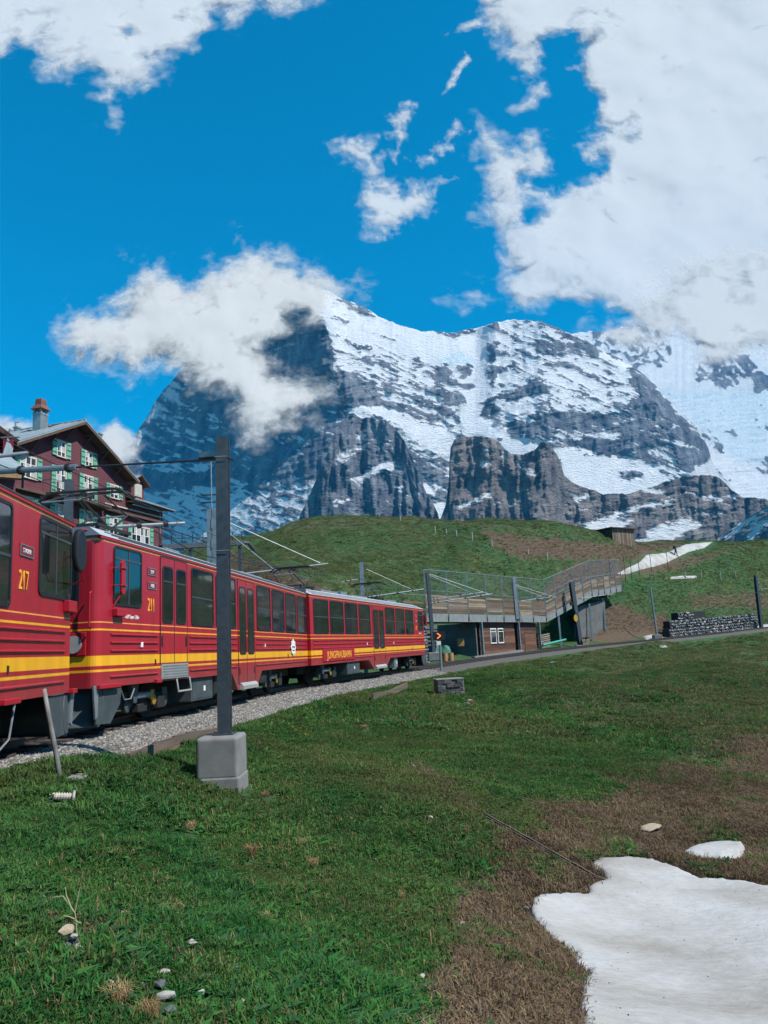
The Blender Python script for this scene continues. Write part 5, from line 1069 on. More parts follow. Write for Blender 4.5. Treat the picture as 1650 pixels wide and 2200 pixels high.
for (i, j, nb, ph, st) in bays:
    a = GA[i]; b = GA[j]; d = b - a; dh = np.array([d[0], d[1], 0]); dh /= np.linalg.norm(dh); nrm = np.array([dh[1], -dh[0], 0])
    hw = [HW if i == 0 else HW * 1.08, HW * 1.05][0]
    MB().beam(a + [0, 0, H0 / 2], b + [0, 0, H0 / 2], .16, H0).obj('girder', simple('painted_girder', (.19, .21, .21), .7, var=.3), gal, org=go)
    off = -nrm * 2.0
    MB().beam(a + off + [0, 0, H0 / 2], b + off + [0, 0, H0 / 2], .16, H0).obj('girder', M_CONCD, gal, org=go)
    dk = MB(); dk.add([a + [0, 0, H0 - .08], b + [0, 0, H0 - .08], b + off + [0, 0, H0 - .08], a + off + [0, 0, H0 - .08], a + [0, 0, H0 - .16], b + [0, 0, H0 - .16], b + off + [0, 0, H0 - .16], a + off + [0, 0, H0 - .16]], [(0, 1, 2, 3), (7, 6, 5, 4), (0, 4, 5, 1), (1, 5, 6, 2), (2, 6, 7, 3), (3, 7, 4, 0)]); dk.obj('deck', M_WOODG, gal, org=go)
    HTa, HTb = HTN[i], HTN[j]; HT = (HTa + HTb) / 2
    Pn = [a + d * (k / nb) for k in range(nb + 1)]
    for side in (0, 1):
        o2 = off * side
        for k, p in enumerate(Pn):
            if k == 0 and i > 0: continue
            MB().beam(p + o2 + nrm * .12 + [0, 0, .05], p + o2 + nrm * .12 + [0, 0, (HTa + (HTb - HTa) * k / nb) if side == 0 else 2.2], .075, .075).obj('railing_post', M_GREY if side == 0 else M_DKSTEEL, gal, org=go)
            if side == 0: MB().box(p[0] - .09, p[1] - .14, p[2] + .05, p[0] + .09, p[1] - .02, p[2] + .42).obj('bracket', M_UNDER, gal, org=go)
        MB().tube([a + o2 + nrm * .12 + [0, 0, HTa if side == 0 else 2.2], b + o2 + nrm * .12 + [0, 0, HTb if side == 0 else 2.2]], .03, 6).obj('top_rail', M_GREY, gal, org=go)
        if side == 0: MB().tube([a + nrm * .12 + [0, 0, H0 + HW + .28], b + nrm * .12 + [0, 0, H0 + HW + .28]], .02, 6).obj('mid_rail', M_GREY, gal, org=go)
    npk = 8
    for k in range(nb):
        p, q = Pn[k], Pn[k + 1]; jit = rr_.uniform(-.03, .05)
        for r in range(npk):
            h = HW / npk; z0 = H0 + .02 + r * h; x = rr_.uniform(-.02, .02); m = rr_.choice(wood_tones if rr_.random() < .5 else wood_tones[(k * 2) % 5:(k * 2) % 5 + 2])
            e = rr_.uniform(.0, .05)
            pk = MB().beam(p + nrm * (.05 + x) + (q - p) * (.02 + e * .3) + [0, 0, z0 + h / 2 + jit], q + nrm * (.05 + x * .5) - (q - p) * .02 + [0, 0, z0 + h / 2 + rr_.uniform(-.012, .012) + jit], .035, h - rr_.uniform(.012, .035)); pk.obj('plank', m, gal, org=go)
        # wire mesh above
        for zz in np.arange(H0 + HW + .05, HT, .16): mesh_mb.beam(p + nrm * .12 + [0, 0, zz], q + nrm * .12 + [0, 0, zz], .008, .008)
        for kk in np.linspace(0, 1, 15)[1:-1]: c = p + (q - p) * kk + nrm * .12; mesh_mb.beam(c + [0, 0, H0 + HW], c + [0, 0, HT], .008, .008)
        bo = off
        for r in range(3): z0 = H0 + .3 + r * .35; MB().beam(p + bo + [0, 0, z0], q + bo + [0, 0, z0], .03, .16).obj('back_board', rr_.choice(wood_tones), gal, org=go)
wm = mesh_mb.obj('wire_mesh', M_GREY, gal, org=go, recalc=False); wm['kind'] = 'stuff'
u1 = GA[1] - GA[0]; u1[2] = 0; LEN1 = np.linalg.norm(u1); u1 /= LEN1; n1 = np.array([u1[1], -u1[0], 0])
def gp(t, n, z): return GA[0] * [1, 1, 0] + u1 * t + n1 * n + [0, 0, z]
def t_of(px, n=0.0):
    ts = np.linspace(-3, LEN1 + 6, 600); x, _ = proj(np.array([gp(t, n, 1.5) for t in ts])); return float(ts[np.argmin(np.abs(x - px))])
def gbox(t0, n0, z0, t1, n1_, z1):
    m = MB(); P = [gp(t, n, z) for t in (t0, t1) for n in (n0, n1_) for z in (z0, z1)]; m.add(P, [(0, 1, 3, 2), (4, 6, 7, 5), (0, 4, 5, 1), (2, 3, 7, 6), (0, 2, 6, 4), (1, 5, 7, 3)]); return m
for px in (1036, 1116, 1160): t = t_of(px); gbox(t - .1, -.1, -.3, t + .1, .1, GT + .04).obj('support_post', M_GREY, gal, org=go)
for k, (px, Y, z1) in enumerate(((1203, 81, 3.7), (1268, 88, 5.0), (1298, 92, 5.7))):
    c = atY(px, 1360 if k == 0 else 1320, Y); g_ = float(gz(c[0], c[1])); MB().beam((c[0], c[1], g_ - .5), (c[0], c[1], z1), .18, .18).obj('support_post', M_GREY, gal, org=go)
# mast bolted to the girder, with its own arms
ma = atY(1111, 1330, 71.6); mt = atY(1103, 1239, 71.6)
mast('steel mast bolted to the front girder of the timber walkway', ma, mt, .3, .2, [(tuple(atY(1106, 1293, 71.5)), tuple(atY(1190, 1282, 72.5)), .035)], [(tuple(atY(1104, 1256, 71.5)), tuple(atY(1196, 1284, 72.5)), .022), (tuple(atY(1104, 1259, 71.5)), tuple(atY(1165, 1282, 72.2)), .022)], m=M_GREY)
c = atY(1108, 1330, 71.9); mb_ = MB().box(c[0] - .3, c[1] - .2, c[2] - .15, c[0] + .25, c[1] + .2, c[2] + .1).obj('console', M_UNDER, bpy.context.scene.objects[[o.name for o in COL.objects if o.name.startswith('catenary_mast')][-1]], org=ma)
# masonry pier and back wall of the open bay
M_STONE = simple('grey_stone', (.17, .165, .16), .9, var=.4, scale=3, bmp=.4, bscale=20, bdist=.03); STN = [simple('stone_tone', c, .9, var=.35, scale=4, bmp=.3) for c in ((.17, .175, .18), (.26, .26, .25), (.36, .35, .33), (.12, .125, .13))]
pier = thing('stone_pier', 'rough stone pier carrying the left end of the timber walkway', 'pier', tuple(gp(-.7, -1.2, -.3)))
po = gp(-.7, -1.2, -.3); gbox(-1.35, -2.3, -.5, .25, -.12, GT).obj('core', M_CONCD, pier, org=po)
def stone_mesh(seed):
    me = pebble(seed + 50); me.name = 'stone'; return me
stm = []
for i in range(6):
    me = stone_mesh(i); me.materials.append(STN[i % 4]); stm.append(me)
for r in range(13):
    for c_ in range(6):
        o = bpy.data.objects.new('stone', stm[rr_.randrange(6)]); link(o, pier); p = gp(-1.25 + c_ * .27 + (r % 2) * .1 + rr_.uniform(-.03, .03), -.1, -.2 + r * .225) - po
        o.location = p; o.scale = (.17, .12, .15); o.rotation_euler = (rr_.uniform(-.3, .3), rr_.uniform(-.3, .3), rr_.uniform(0, 6))
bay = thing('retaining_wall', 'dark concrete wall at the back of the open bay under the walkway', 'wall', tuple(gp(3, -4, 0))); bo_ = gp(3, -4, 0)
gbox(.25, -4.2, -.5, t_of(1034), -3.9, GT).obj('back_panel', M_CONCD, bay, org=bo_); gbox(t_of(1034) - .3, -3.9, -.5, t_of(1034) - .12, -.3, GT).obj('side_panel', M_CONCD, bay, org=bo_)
abut = thing('concrete_abutment', 'concrete wall under the rising ramp of the walkway', 'wall', tuple(atY(1262, 1325, 89))); ao = atY(1262, 1325, 89)
w_ = MB(); P = [atY(1243, 1372, 86.5), atY(1300, 1362, 92.5), atY(1300, 1288, 92.5), atY(1243, 1304, 86.5)]; w_.add([p for p in P] + [p + [-.3, .8, 0] for p in P], [(0, 1, 2, 3), (7, 6, 5, 4), (0, 4, 5, 1), (1, 5, 6, 2), (2, 6, 7, 3), (3, 7, 4, 0)]); w_.obj('panel', M_CONCD, abut, org=ao)
# the trackside huts
HW_T = [simple('hut_board', c, .8, var=.35, scale=2, stretch=(.5, .5, 5)) for c in ((.13, .055, .032), (.10, .042, .026), (.165, .078, .045), (.075, .032, .022))]
def hut(label, pxa, pxb, nn, holes=()):
    ta, tb = t_of(pxa), t_of(pxb); o0 = gp((ta + tb) / 2, -.3, .1); h = thing('trackside_hut', label, 'hut', tuple(o0), 0)
    gbox(ta + .02, -3.4, -.4, tb - .02, -.34, GT - .02).obj('wall', HW_T[3], h, org=o0); hh = (GT - .14) / nn
    for r in range(nn):
        z = .12 + r * hh; segs = [(ta, tb)]
        for (x0, x1, z0, z1) in holes:
            if z + hh > z0 and z < z1: segs = [s_ for a, b in segs for s_ in ((a, min(b, x0)), (max(a, x1), b)) if s_[1] - s_[0] > .05]
        for a, b in segs: gbox(a, -.36, z + .012, b, -.30 + rr_.uniform(-.008, .012), z + hh).obj('board', rr_.choice(HW_T), h, org=o0)
    return h, o0
tw0, tw1 = t_of(1061), t_of(1091)
h1, o1 = hut('reddish brown board hut with a white framed window under the walkway', 1038, 1113, 14, [(tw0, tw1, 1.1, 2.55)])
for k in range(2):
    x0 = tw0 + .02 + k * (tw1 - tw0) * .52; x1 = x0 + (tw1 - tw0) * .40; fr = gbox(x0, -.33, 1.10, x1, -.27, 2.42).obj('window', M_WHT, h1, org=o1)
    gbox(x0 + .09, -.28, 1.2, x1 - .09, -.262, 2.1).obj('pane', M_GLASS, fr, org=o1); gbox(x0 + .09, -.28, 2.16, x1 - .09, -.262, 2.33).obj('pane', M_GLASS, fr, org=o1)
td0, td1 = t_of(1133), t_of(1157)
h2, o2 = hut('brown board hut with a plank door right of the windowed one', 1119, 1158, 14, [(td0, td1, 0, 2.1)])
dr = gbox(td0 + .03, -.33, .1, td1 - .03, -.29, 2.08).obj('door', HW_T[2], h2, org=o2)
for r in range(8): gbox(td0 + .04, -.30, .13 + r * .243, td1 - .04, -.275 + rr_.uniform(0, .01), .13 + r * .243 + .225).obj('board', rr_.choice(HW_T[:3]), dr, org=o2)
cb = thing('log_crib', 'low grey log crib stacked beside the plank door hut', 'log crib', tuple(gp(t_of(1176), -.5, .5))); co = gp(t_of(1176), -.5, .5)
for r in range(7): a = gp(t_of(1162), -.35, .35 + r * .2); b = gp(t_of(1190), -.5, .55 + r * .2); MB().tube([a, b], .095, 7).obj('log', wood_tones[r % 2], cb, org=co)
# things under the walkway
def small(name, label, cat, mb, m, bevel=0, group=None, org=None): o = mb.obj(name, m, None, bevel=bevel); 
def put(name, label, cat, mb, m, c, bevel=0, group=None):
    o = mb.obj(name, m, None, bevel=bevel, org=c); o.location = c; return tag(o, label, cat, group)
c = gp(t_of(1020), -1.3, 1.35); put('junction_box', 'yellow box mounted on the dark wall under the walkway', 'box', MB().box(c[0] - .28, c[1] - .1, c[2] - .32, c[0] + .28, c[1] + .1, c[2] + .32), simple('ochre_box', (.42, .22, .05), .6), c, .02)
c = gp(t_of(958), .1, .35); M_ORG = simple('orange_plastic', (.40, .19, .08), .6)
bt = thing('barrel_pair', 'two pale orange drums standing next to the green tarpaulin', 'drums', tuple(c))
for dx in (-.22, .22): MB().tube([(c[0] + dx, c[1], c[2] - .35), (c[0] + dx, c[1], c[2] + .25)], .2, 12).obj('drum', M_ORG, bt, org=c)
c = gp(t_of(972), -.9, .2)
M_TARP = simple('green_tarpaulin', (.05, .19, .13), .6, var=.4, scale=4); tp = MB(); nn = 10; vs = []
for i in range(nn + 1):
    for j in range(nn + 1): u = i / nn; v = j / nn; vs.append((c[0] - .5 + u * 1.1 + .05 * sin(9 * v + 3 * u), c[1] - .3 + .2 * sin(7 * u) * .4 + v * .25, c[2] + 1.15 * v - .25 * (u * v) + .04 * sin(12 * u + 5 * v)))
tp.add(vs, [(i * 11 + j, i * 11 + j + 1, (i + 1) * 11 + j + 1, (i + 1) * 11 + j) for i in range(nn) for j in range(nn)]); o = put('tarpaulin', 'crumpled green tarpaulin in the dark bay under the walkway', 'tarpaulin', tp, M_TARP, c); sd = o.modifiers.new('s', 'SOLIDIFY'); sd.thickness = .02
a = atY(1166, 1386, 76.5); b = atY(1215, 1374, 80.5); a[2] = max(a[2], float(gz(a[0], a[1])) + .12); b[2] = max(b[2], float(gz(b[0], b[1])) + .12); put('plastic_pipe', 'turquoise green pipe lying on the grass below the log crib', 'pipe', MB().tube([a, b], .11, 12), simple('turquoise_pipe', (.06, .34, .24), .4), a)
a = on_ground([1186], [1428])[0] + [0, 0, .12]; put('drain_cover', 'small green pipe stub poking out of the grass below the track', 'pipe stub', MB().tube([a - [.16, 0, 0], a + [.16, .02, .0]], .09, 10), simple('green_plastic', (.03, .16, .11), .5), a)
for k, (px, py) in enumerate(((1253, 1376), (1260, 1384), (1255, 1385), (1262, 1376))):
    c = atY(px, py, Y6 - .2); put('stone_block', ['pale upper block leaning on the foot of the yellow plate mast', 'pale lower block outermost at the foot of the yellow plate mast', 'pale lower block closest to the yellow plate mast', 'small pale block on top at the yellow plate mast'][k], 'stone block', MB().box(c[0] - .17, c[1] - .2, c[2] - .16, c[0] + .17, c[1] + .2, c[2] + .14), simple('pale_block', (.30, .24, .18), .9), c, .02, 'pale blocks at the mast foot')
a = gp(t_of(985), 1.2, .12); b = gp(t_of(1090), 1.3, .35); put('kerb_beam', 'pale concrete beam lying between the rails and the huts', 'beam', MB().beam(a, b, .3, .18), M_CONC, a)
# gabion wall beyond the track
gab = thing('gabion_wall', 'long stepped gabion wall of grey stones beyond the track at the right', 'gabion wall', tuple(atY(1440, 1360, 98)))
gorg = atY(1440, 1360, 98)
def gab_pt(px, lift, back=0):
    s = solve_s(px, -2.6 - back); p = track_pt(s, -2.6 - back); return p + [0, 0, lift]
gk = {}
def gabion(pxa, pxb, z0, z1, back):
    A_ = gab_pt(pxa, 0, back); B_ = gab_pt(pxb, 0, back); d = B_ - A_; Ln = np.hypot(d[0], d[1]); d = d / Ln; nrm = np.array([d[1], -d[0], 0]); rise = d[2]
    bx = MB(); P = []
    for t in (0, Ln):
        for n in (-.12, -1.1):
            for z in (z0, z1): P.append(A_ + d * t + nrm * n + [0, 0, z - .1])
    bx.add(P, [(0, 1, 3, 2), (4, 6, 7, 5), (0, 4, 5, 1), (2, 3, 7, 6), (0, 2, 6, 4), (1, 5, 7, 3)]); bx.obj('basket', M_UNDER, gab, org=gorg)
    n = int(Ln / .42)
    for i in range(n):
        for r in range(int(round((z1 - z0) / .33))):
            if gk.setdefault('n', 0) >= 290: return
            gk['n'] += 1; o = bpy.data.objects.new('stone', stm[rr_.randrange(6)]); link(o, gab); o.location = A_ + d * ((i + .5 + rr_.uniform(-.2, .2) + .4 * (r % 2)) * Ln / n) + nrm * rr_.uniform(-.14, -.06) + [0, 0, z0 + .08 + r * .33 + rr_.uniform(-.05, .05)] - gorg
            k = rr_.uniform(.17, .29); o.scale = (k, k * .8, k * .85); o.rotation_euler = (rr_.uniform(-1, 1), rr_.uniform(-1, 1), rr_.uniform(0, 6))
gabion(1441, 1545, -.1, 1.0, 0); gabion(1443, 1630, .95, 1.95, .6); gabion(1545, 1630, -.1, .95, 0); gabion(1462, 1522, 1.95, 2.9, 1.2)

# ================================================================== SHED, FENCE POSTS, WALKERS
sc_ = on_ground([1317], [1161])[0]; shed = thing('wooden_shed', 'low grey wooden shed with a flat roof alone on the grassy ridge', 'shed', tuple(sc_), radians(24))
k = np.hypot(*sc_[:2]) / 1650.
W1, W2, HS = 53 * k / cos(radians(24)), 40 * k, 27 * k
MB().box(.04, .04, -1, W1 - .04, W2 - .04, HS - .1).obj('wall', M_WOODG, shed)
nb = 14
for i in range(nb): MB().box(i * W1 / nb + .02, -.02 + rr_.uniform(-.02, .02), -.8, (i + 1) * W1 / nb - .02, .06, HS - .05 - .006 * i).obj('board', rr_.choice(wood_tones[:2] + [wood_tones[3]]), shed)
for i in range(9): MB().box(-.03, i * W2 / 9 + .02, -.8, .05, (i + 1) * W2 / 9 - .02, HS - .1).obj('board', wood_tones[4], shed)  # left wall's shade put into the wood: all boards in the darkest tone
r_ = MB(); r_.add([(-.4, -.4, HS + .05), (W1 + .4, -.4, HS - .12), (W1 + .4, W2 + .3, HS - .05), (-.4, W2 + .3, HS + .15), (-.4, -.4, HS - .07), (W1 + .4, -.4, HS - .24), (W1 + .4, W2 + .3, HS - .2), (-.4, W2 + .3, HS)], [(0, 1, 2, 3), (7, 6, 5, 4), (0, 4, 5, 1), (1, 5, 6, 2), (2, 6, 7, 3), (3, 7, 4, 0)]); r_.obj('roof', M_WOODB, shed)
def post_at(px, ytop, ybase, label, m, group, name='fence_post', r=.06, lean=0.0):
    b = on_ground([px], [ybase])[0]; h = (ybase - ytop) * np.hypot(b[0], b[1]) / 1650.
    o = MB().tube([(0, 0, -.4), (lean * h * .5, 0, h * .5), (lean * h, 0, h)], r, 7, r * .85).obj(name, m, None); o.location = b; return tag(o, label, 'post', group)
M_POST = simple('bleached_post', (.33, .31, .27), .9, var=.3, scale=5); M_IRON = simple('iron_post', (.035, .03, .03), .6, .3)
gl1 = 'bleached fence post in the loose row across the left hill'
ORD = ['leftmost', 'second from the left', 'third from the left', 'fourth from the left', 'fifth from the left', 'sixth from the left', 'seventh from the left', 'eighth from the left', 'rightmost']
for ii_, (px, a, b) in enumerate(sorted(((935, 1130, 1144), (959, 1136, 1148), (981, 1139, 1153), (1015, 1143, 1161), (1057, 1158, 1173), (1135, 1181, 1192), (1176, 1186, 1201), (860, 1108, 1118), (815, 1102, 1111)))): post_at(px, a, b, 'bleached fence post on the left hill, %s of the loose row' % ORD[ii_], M_POST, gl1, r=.09)
gl2 = 'short pale fence post in the row above the steep bank at the right'
for ii_, (px, a, b) in enumerate(((1473, 1228, 1243), (1507, 1228, 1239), (1549, 1228, 1247), (1581, 1229, 1242), (1629, 1233, 1253))): post_at(px, a, b, 'short pale fence post above the steep bank, %s' % ['leftmost, standing in a snow strip', 'second from the left', 'middle one of five', 'second from the right', 'rightmost, by the heavy mast'][ii_], M_POST, gl2, r=.09)
gl3 = 'thin dark iron post standing along the snowy footpath'
for ii_, (px, a, b) in enumerate(((1345, 1202, 1252), (1358, 1205, 1246), (1374, 1204, 1234), (1400, 1192, 1228), (1436, 1187, 1226), (1312, 1198, 1240))): post_at(px, a, b, 'thin dark iron post along the snowy footpath, %s' % ['right beside the ramp end', 'second beyond the ramp end', 'third beyond the ramp end', 'fourth beyond the ramp end', 'nearest to the walking person', 'behind the end of the ramp railing'][ii_], M_IRON, gl3, r=.045)
def person(px, py, hpx, label, seed, stride=.2, m_top=(.018, .02, .026), m_leg=(.025, .027, .032)):
    b = on_ground([px], [py])[0]
    while np.hypot(b[0], b[1]) > 190: py += .7; b = on_ground([px], [py])[0]
    H = hpx * np.hypot(b[0], b[1]) / 1650.; k = H / 1.78
    t = thing('person', label, 'person', tuple(b), .4 if seed else .9)
    J = [((0, 0, .95), .13), ((0, .01, 1.12), .13), ((0, .02, 1.32), .155), ((0, .02, 1.46), .12), ((0, .02, 1.54), .055), ((0, .0, 1.62), .085), ((0, -.01, 1.72), .085)]
    V = [j for j, r in J]; Rr = [r for j, r in J]; E = [(i, i + 1) for i in range(6)]
    def limb(root, pts):
        prev = root
        for p, r in pts: V.append(p); Rr.append(r); E.append((prev, len(V) - 1)); prev = len(V) - 1
    for sx in (-1, 1):
        limb(0, [((sx * .09, 0, .88), .10), ((sx * .10, -stride * .5 * sx, .50), .07), ((sx * .10, -stride * .9 * sx + .05, .10), .05), ((sx * .10, -stride * .9 * sx - .12, .03), .045)])
        limb(3, [((sx * .17, .02, 1.42), .065), ((sx * .24, .05 + .06 * sx, 1.16), .05), ((sx * .22, -.08 + .1 * sx, .94), .038), ((sx * .22, -.12 + .1 * sx, .86), .035)])
    me = bpy.data.meshes.new('body'); me.from_pydata([tuple(c * k for c in v) for v in V], E, []); m, tt, bb = newmat('walking_clothes'); sp = tt.nodes.new('ShaderNodeSeparateXYZ'); L(tt, coords(tt), sp.inputs[0])
    L(tt, ramp(tt, math_(tt, 'DIVIDE', sp.outputs[2], 2.0 * k), [(0, (.02, .018, .016)), (.06, m_leg), (.47, m_top), (.775, (.42, .26, .19)), (.83, (.03, .022, .018))], 'CONSTANT').outputs[0], bb.inputs['Base Color']); bb.inputs['Roughness'].default_value = .85; me.materials.append(m)
    o = link(bpy.data.objects.new('body', me), t); o.modifiers.new('skin', 'SKIN'); su = o.modifiers.new('sub', 'SUBSURF'); su.levels = 1; su.render_levels = 2
    for i, v in enumerate(me.skin_vertices[0].data): v.radius = (Rr[i] * k * (1.15 if i < 4 else 1), Rr[i] * k * (.8 if i < 4 else 1)); v.use_root = (i == 0)
    bp = MB().box(-.15 * k, .10 * k, 1.08 * k, .15 * k, .28 * k, 1.48 * k).obj('backpack', simple('dark_backpack', m_top, .8), t, bevel=.05 * k); return t
person(1453, 1196, 26, 'person in dark clothes walking down the snowy path on the slope', 0, .18)
person(1540, 1158, 17, 'distant person in dark clothes on the skyline at the top of the path', 1, .1)

# ================================================================== NEAR DETAILS
# timber boards that hold back the ballast
edge = thing('ballast_board', 'old brown board edging that holds the gravel back beside the grass', 'edging board', tuple(atY(300, 1600, 11.5))); eo = atY(300, 1600, 11.5)
pts = [atY(274, 1618, 10.9), atY(330, 1594, 11.9), atY(372, 1580, 13.0), atY(400, 1572, 14.2), atY(470, 1560, 16.0)]
for a, b in zip(pts[:-1], pts[1:]):
    for r in range(2): MB().beam(a + [0, 0, -.08 - r * .15], b + [0, 0, -.10 - r * .15], .05, .143).obj('board', wood_tones[(r + 2) % 5], edge, org=eo)
edge2 = thing('ballast_board', 'short dark board edging at the far end of the gravel shoulder', 'edging board', tuple(atY(850, 1482, 30))); eo = atY(850, 1482, 30)
for a, b in ((atY(800, 1497, 27), atY(838, 1489, 30)), (atY(838, 1489, 30), atY(874, 1472, 33))): MB().beam(a, b, .08, .22).obj('board', wood_tones[2], edge2, org=eo)
a = G(128, 1674); b = atY(95, 1481, a[1] + .2)
M_BIRCH = simple('peeling_post', (.16, .16, .155), .85, var=.6, scale=9, stretch=(1, 1, .35), bmp=.4, bscale=30)
o = MB().tube([a + (a - b) * .1, a + (b - a) * .3 + [.01, 0, 0], a + (b - a) * .7, b], .031, 10, .024).obj('wooden_stake', M_BIRCH, None, org=a, smooth=True); o.location = a; tag(o, 'leaning grey wooden stake at the edge of the gravel', 'stake')
c = G(160, 1672) + [0, 0, .03]; o = MB().tube([c - [0, 0, .1], c + [0, 0, .0]], .17, 24).obj('manhole_lid', M_CONC, None, org=c, bevel=.01); o.location = c; tag(o, 'round concrete lid in the grass at the foot of the stake', 'lid')
c = G(150, 1644) + [0, 0, .03]; 
o = bpy.data.objects.new('rusty_fitting', pebble(90)); o.data.materials.append(simple('rust', (.30, .09, .04), .9)); o.scale = (.05, .03, .03); o.location = c; link(o); tag(o, 'small rusty fitting lying on the gravel beside the stake', 'fitting')
pa = on_ground([106], [1722])[0] + [0, 0, .05]; pb_ = on_ground([158], [1727])[0] + [0, 0, .07]
dp = thing('drain_pipe', 'pale ribbed pipe with a flared end lying in the near grass', 'pipe', tuple(pa)); M_PIPE = simple('pale_pipe', (.42, .38, .33), .7, var=.4, scale=20)
dirn = (pb_ - pa) / np.linalg.norm(pb_ - pa)
MB().tube([pa, pb_], .032, 12).obj('tube', M_PIPE, dp, org=pa)
for i in range(9): p = pa + (pb_ - pa) * (i + .5) / 9; MB().tube([p - dirn * .006, p + dirn * .006], .039, 12).obj('rib', M_PIPE, dp, org=pa)
w = MB(); nn = 18; sdv = np.cross(dirn, [0, 0, 1]); sdv /= np.linalg.norm(sdv); upv = np.cross(sdv, dirn)
w.tube([pb_ + (sdv * cos(t) + upv * sin(t)) * .052 for t in np.linspace(0, 2 * pi, nn)], .014, 6); w.obj('flange', M_PIPE, dp, org=pa)
# drain slot running down to the snow
dl = thing('drain_channel', 'narrow dark drain channel running down the slope to the snow field', 'drain', tuple(G(1100, 1785))); do = G(1100, 1785)
dpx = [(890, 1648), (930, 1682), (985, 1722), (1035, 1750), (1080, 1775), (1130, 1803), (1180, 1832), (1230, 1860), (1275, 1886), (1312, 1897)]
DP = on_ground([p[0] for p in dpx], [p[1] for p in dpx])
for i in range(3, len(DP) - 1):
    a, b = DP[i], DP[i + 1]; d = (b - a) / np.linalg.norm(b - a); n = np.cross(d, [0, 0, 1]); n /= np.linalg.norm(n)
    for sg_ in (-1, 1): MB().beam(a + n * .034 * sg_ + [0, 0, .005], b + n * .034 * sg_ + [0, 0, .005 + .006 * sg_], .018, .05).obj('side_board', wood_tones[4] if sg_ > 0 else wood_tones[2], dl, org=do)
    MB().beam(a + [0, 0, -.008], b + [0, 0, -.008], .055, .02).obj('channel_floor', M_UNDER, dl, org=do)
# ruined stone block by the track
MAS = [simple('mossy_masonry', c, .95, var=.5, scale=7, bmp=.6, bscale=18, bdist=.02) for c in ((.11, .10, .095), (.16, .14, .125), (.075, .07, .068))]
sb = G(968, 1494); rb = thing('stone_block', 'old square masonry block sunk in the grass below the track', 'masonry block', tuple(sb), radians(8)); k = np.hypot(*sb[:2]) / 1650.
W, D_, Hh = 55 * k, 34 * k, 32 * k
MB().box(-W / 2, -.1, -.5, W / 2, D_, Hh).obj('core', STN[3], rb); MB().box(-W / 2 - .04, -.14, Hh, W / 2 + .04, D_, Hh + .05).obj('cap', M_CONC, rb, bevel=.015)
for r in range(4):
    x = -W / 2; 
    while x < W / 2 - .05:
        wd_ = min(rr_.uniform(.16, .32), W / 2 - x); MB().box(x + .008, -.13 + rr_.uniform(-.03, .035), r * Hh / 4 + .008, x + wd_ - .008, .0, (r + 1) * Hh / 4 - .008).obj('stone', MAS[rr_.choice([0, 0, 1, 2])], rb, bevel=.012); x += wd_
    MB().box(W / 2, -.1 + .0, r * Hh / 4 + .01, W / 2 + .03, D_ - .02, (r + 1) * Hh / 4 - .01).obj('stone', STN[1], rb, bevel=.012)
gr_ = 'loose rubble below the masonry block'
for i in range(9):
    p = G(960 + rr_.uniform(-5, 50), 1500 + rr_.uniform(0, 22)); o = bpy.data.objects.new('rubble_stone', stm[i % 6]); o.location = p + [0, 0, .02]; kk = rr_.uniform(.05, .12); o.scale = (kk, kk, kk * .8); o.rotation_euler = (rr_.uniform(0, 3), 0, rr_.uniform(0, 6)); link(o); tag(o, 'rubble stone in the loose heap below the masonry block', 'stone', gr_)
def rock(px, py, wpx, label, tone, group=None, hz=.55, seed=1, sub=2):
    p = G(px, py); k = np.linalg.norm(p - np.array(EYE)) / 1650.; me = pebble(seed + 200)
    bm = bmesh.new(); bm.from_mesh(me); bmesh.ops.subdivide_edges(bm, edges=bm.edges, cuts=2, use_grid_fill=True, smooth=.15)
    for v in bm.verts: q = v.co; v.co = v.co * (1 + .12 * float(perlin(np.array([q.x * 2.2 + seed]), np.array([q.y * 2.2 + q.z * 1.7]), seed)[0]))
    bm.to_mesh(me); bm.free(); me.materials.append(tone); me.name = 'rock'
    o = bpy.data.objects.new('stone', me); r = wpx * k / 2 * 1.3; o.scale = (r, r * .8, r * hz); o.location = p + [0, 0, r * hz * .55]; o.rotation_euler = (0, 0, seed * 1.3); link(o); return tag(o, label, 'stone', group)
LIME = simple('pale_limestone', (.36, .35, .32), .85, var=.35, scale=6, bmp=.4, bscale=14); SLATE = simple('dark_slate', (.09, .095, .105), .8, var=.4, scale=5, bmp=.4, bscale=14); OCH = simple('ochre_rock', (.36, .28, .19), .85, var=.35, scale=5, bmp=.4)
rock(1400, 1783, 46, 'flat ochre rock on the bare ground above the snow field', OCH, hz=.28, seed=3); rock(888, 1648, 9, 'small white stone at the upper end of the drain channel', LIME, seed=4)
cg = 'little cairn of broken stones in the near grass'
cy0 = G(158, 2052)[1]
for i, (x, y, w, tn, lb) in enumerate(((152, 2026, 20, SLATE, 'dark middle stone of the little cairn'), (166, 2040, 27, LIME, 'pale cracked stone at the right foot of the little cairn'), (142, 2048, 22, SLATE, 'dark lowest stone of the little cairn'), (142, 1999, 26, OCH, 'tan stone resting highest on the little cairn'), (157, 2012, 20, LIME, 'pale stone beside the tan top stone of the cairn'), (112, 2040, 18, SLATE, 'dark stone lying left of the little cairn'))):
    o = rock(x, y + 6, w, lb, tn, cg, .75, 10 + i); o.location = atY(x, y, cy0 + (.03 if i in (0, 4) else 0)); 
tw = thing('dry_twig', 'bare forked twig sticking up out of the little cairn', 'twig', tuple(G(166, 2030))); to = G(166, 2030); kz = np.linalg.norm(to - np.array(EYE)) / 1650.
def twp(px, py): v = atY(px, py, to[1] + .02); return v
M_TWIG = simple('straw_twig', (.40, .34, .20), .8)
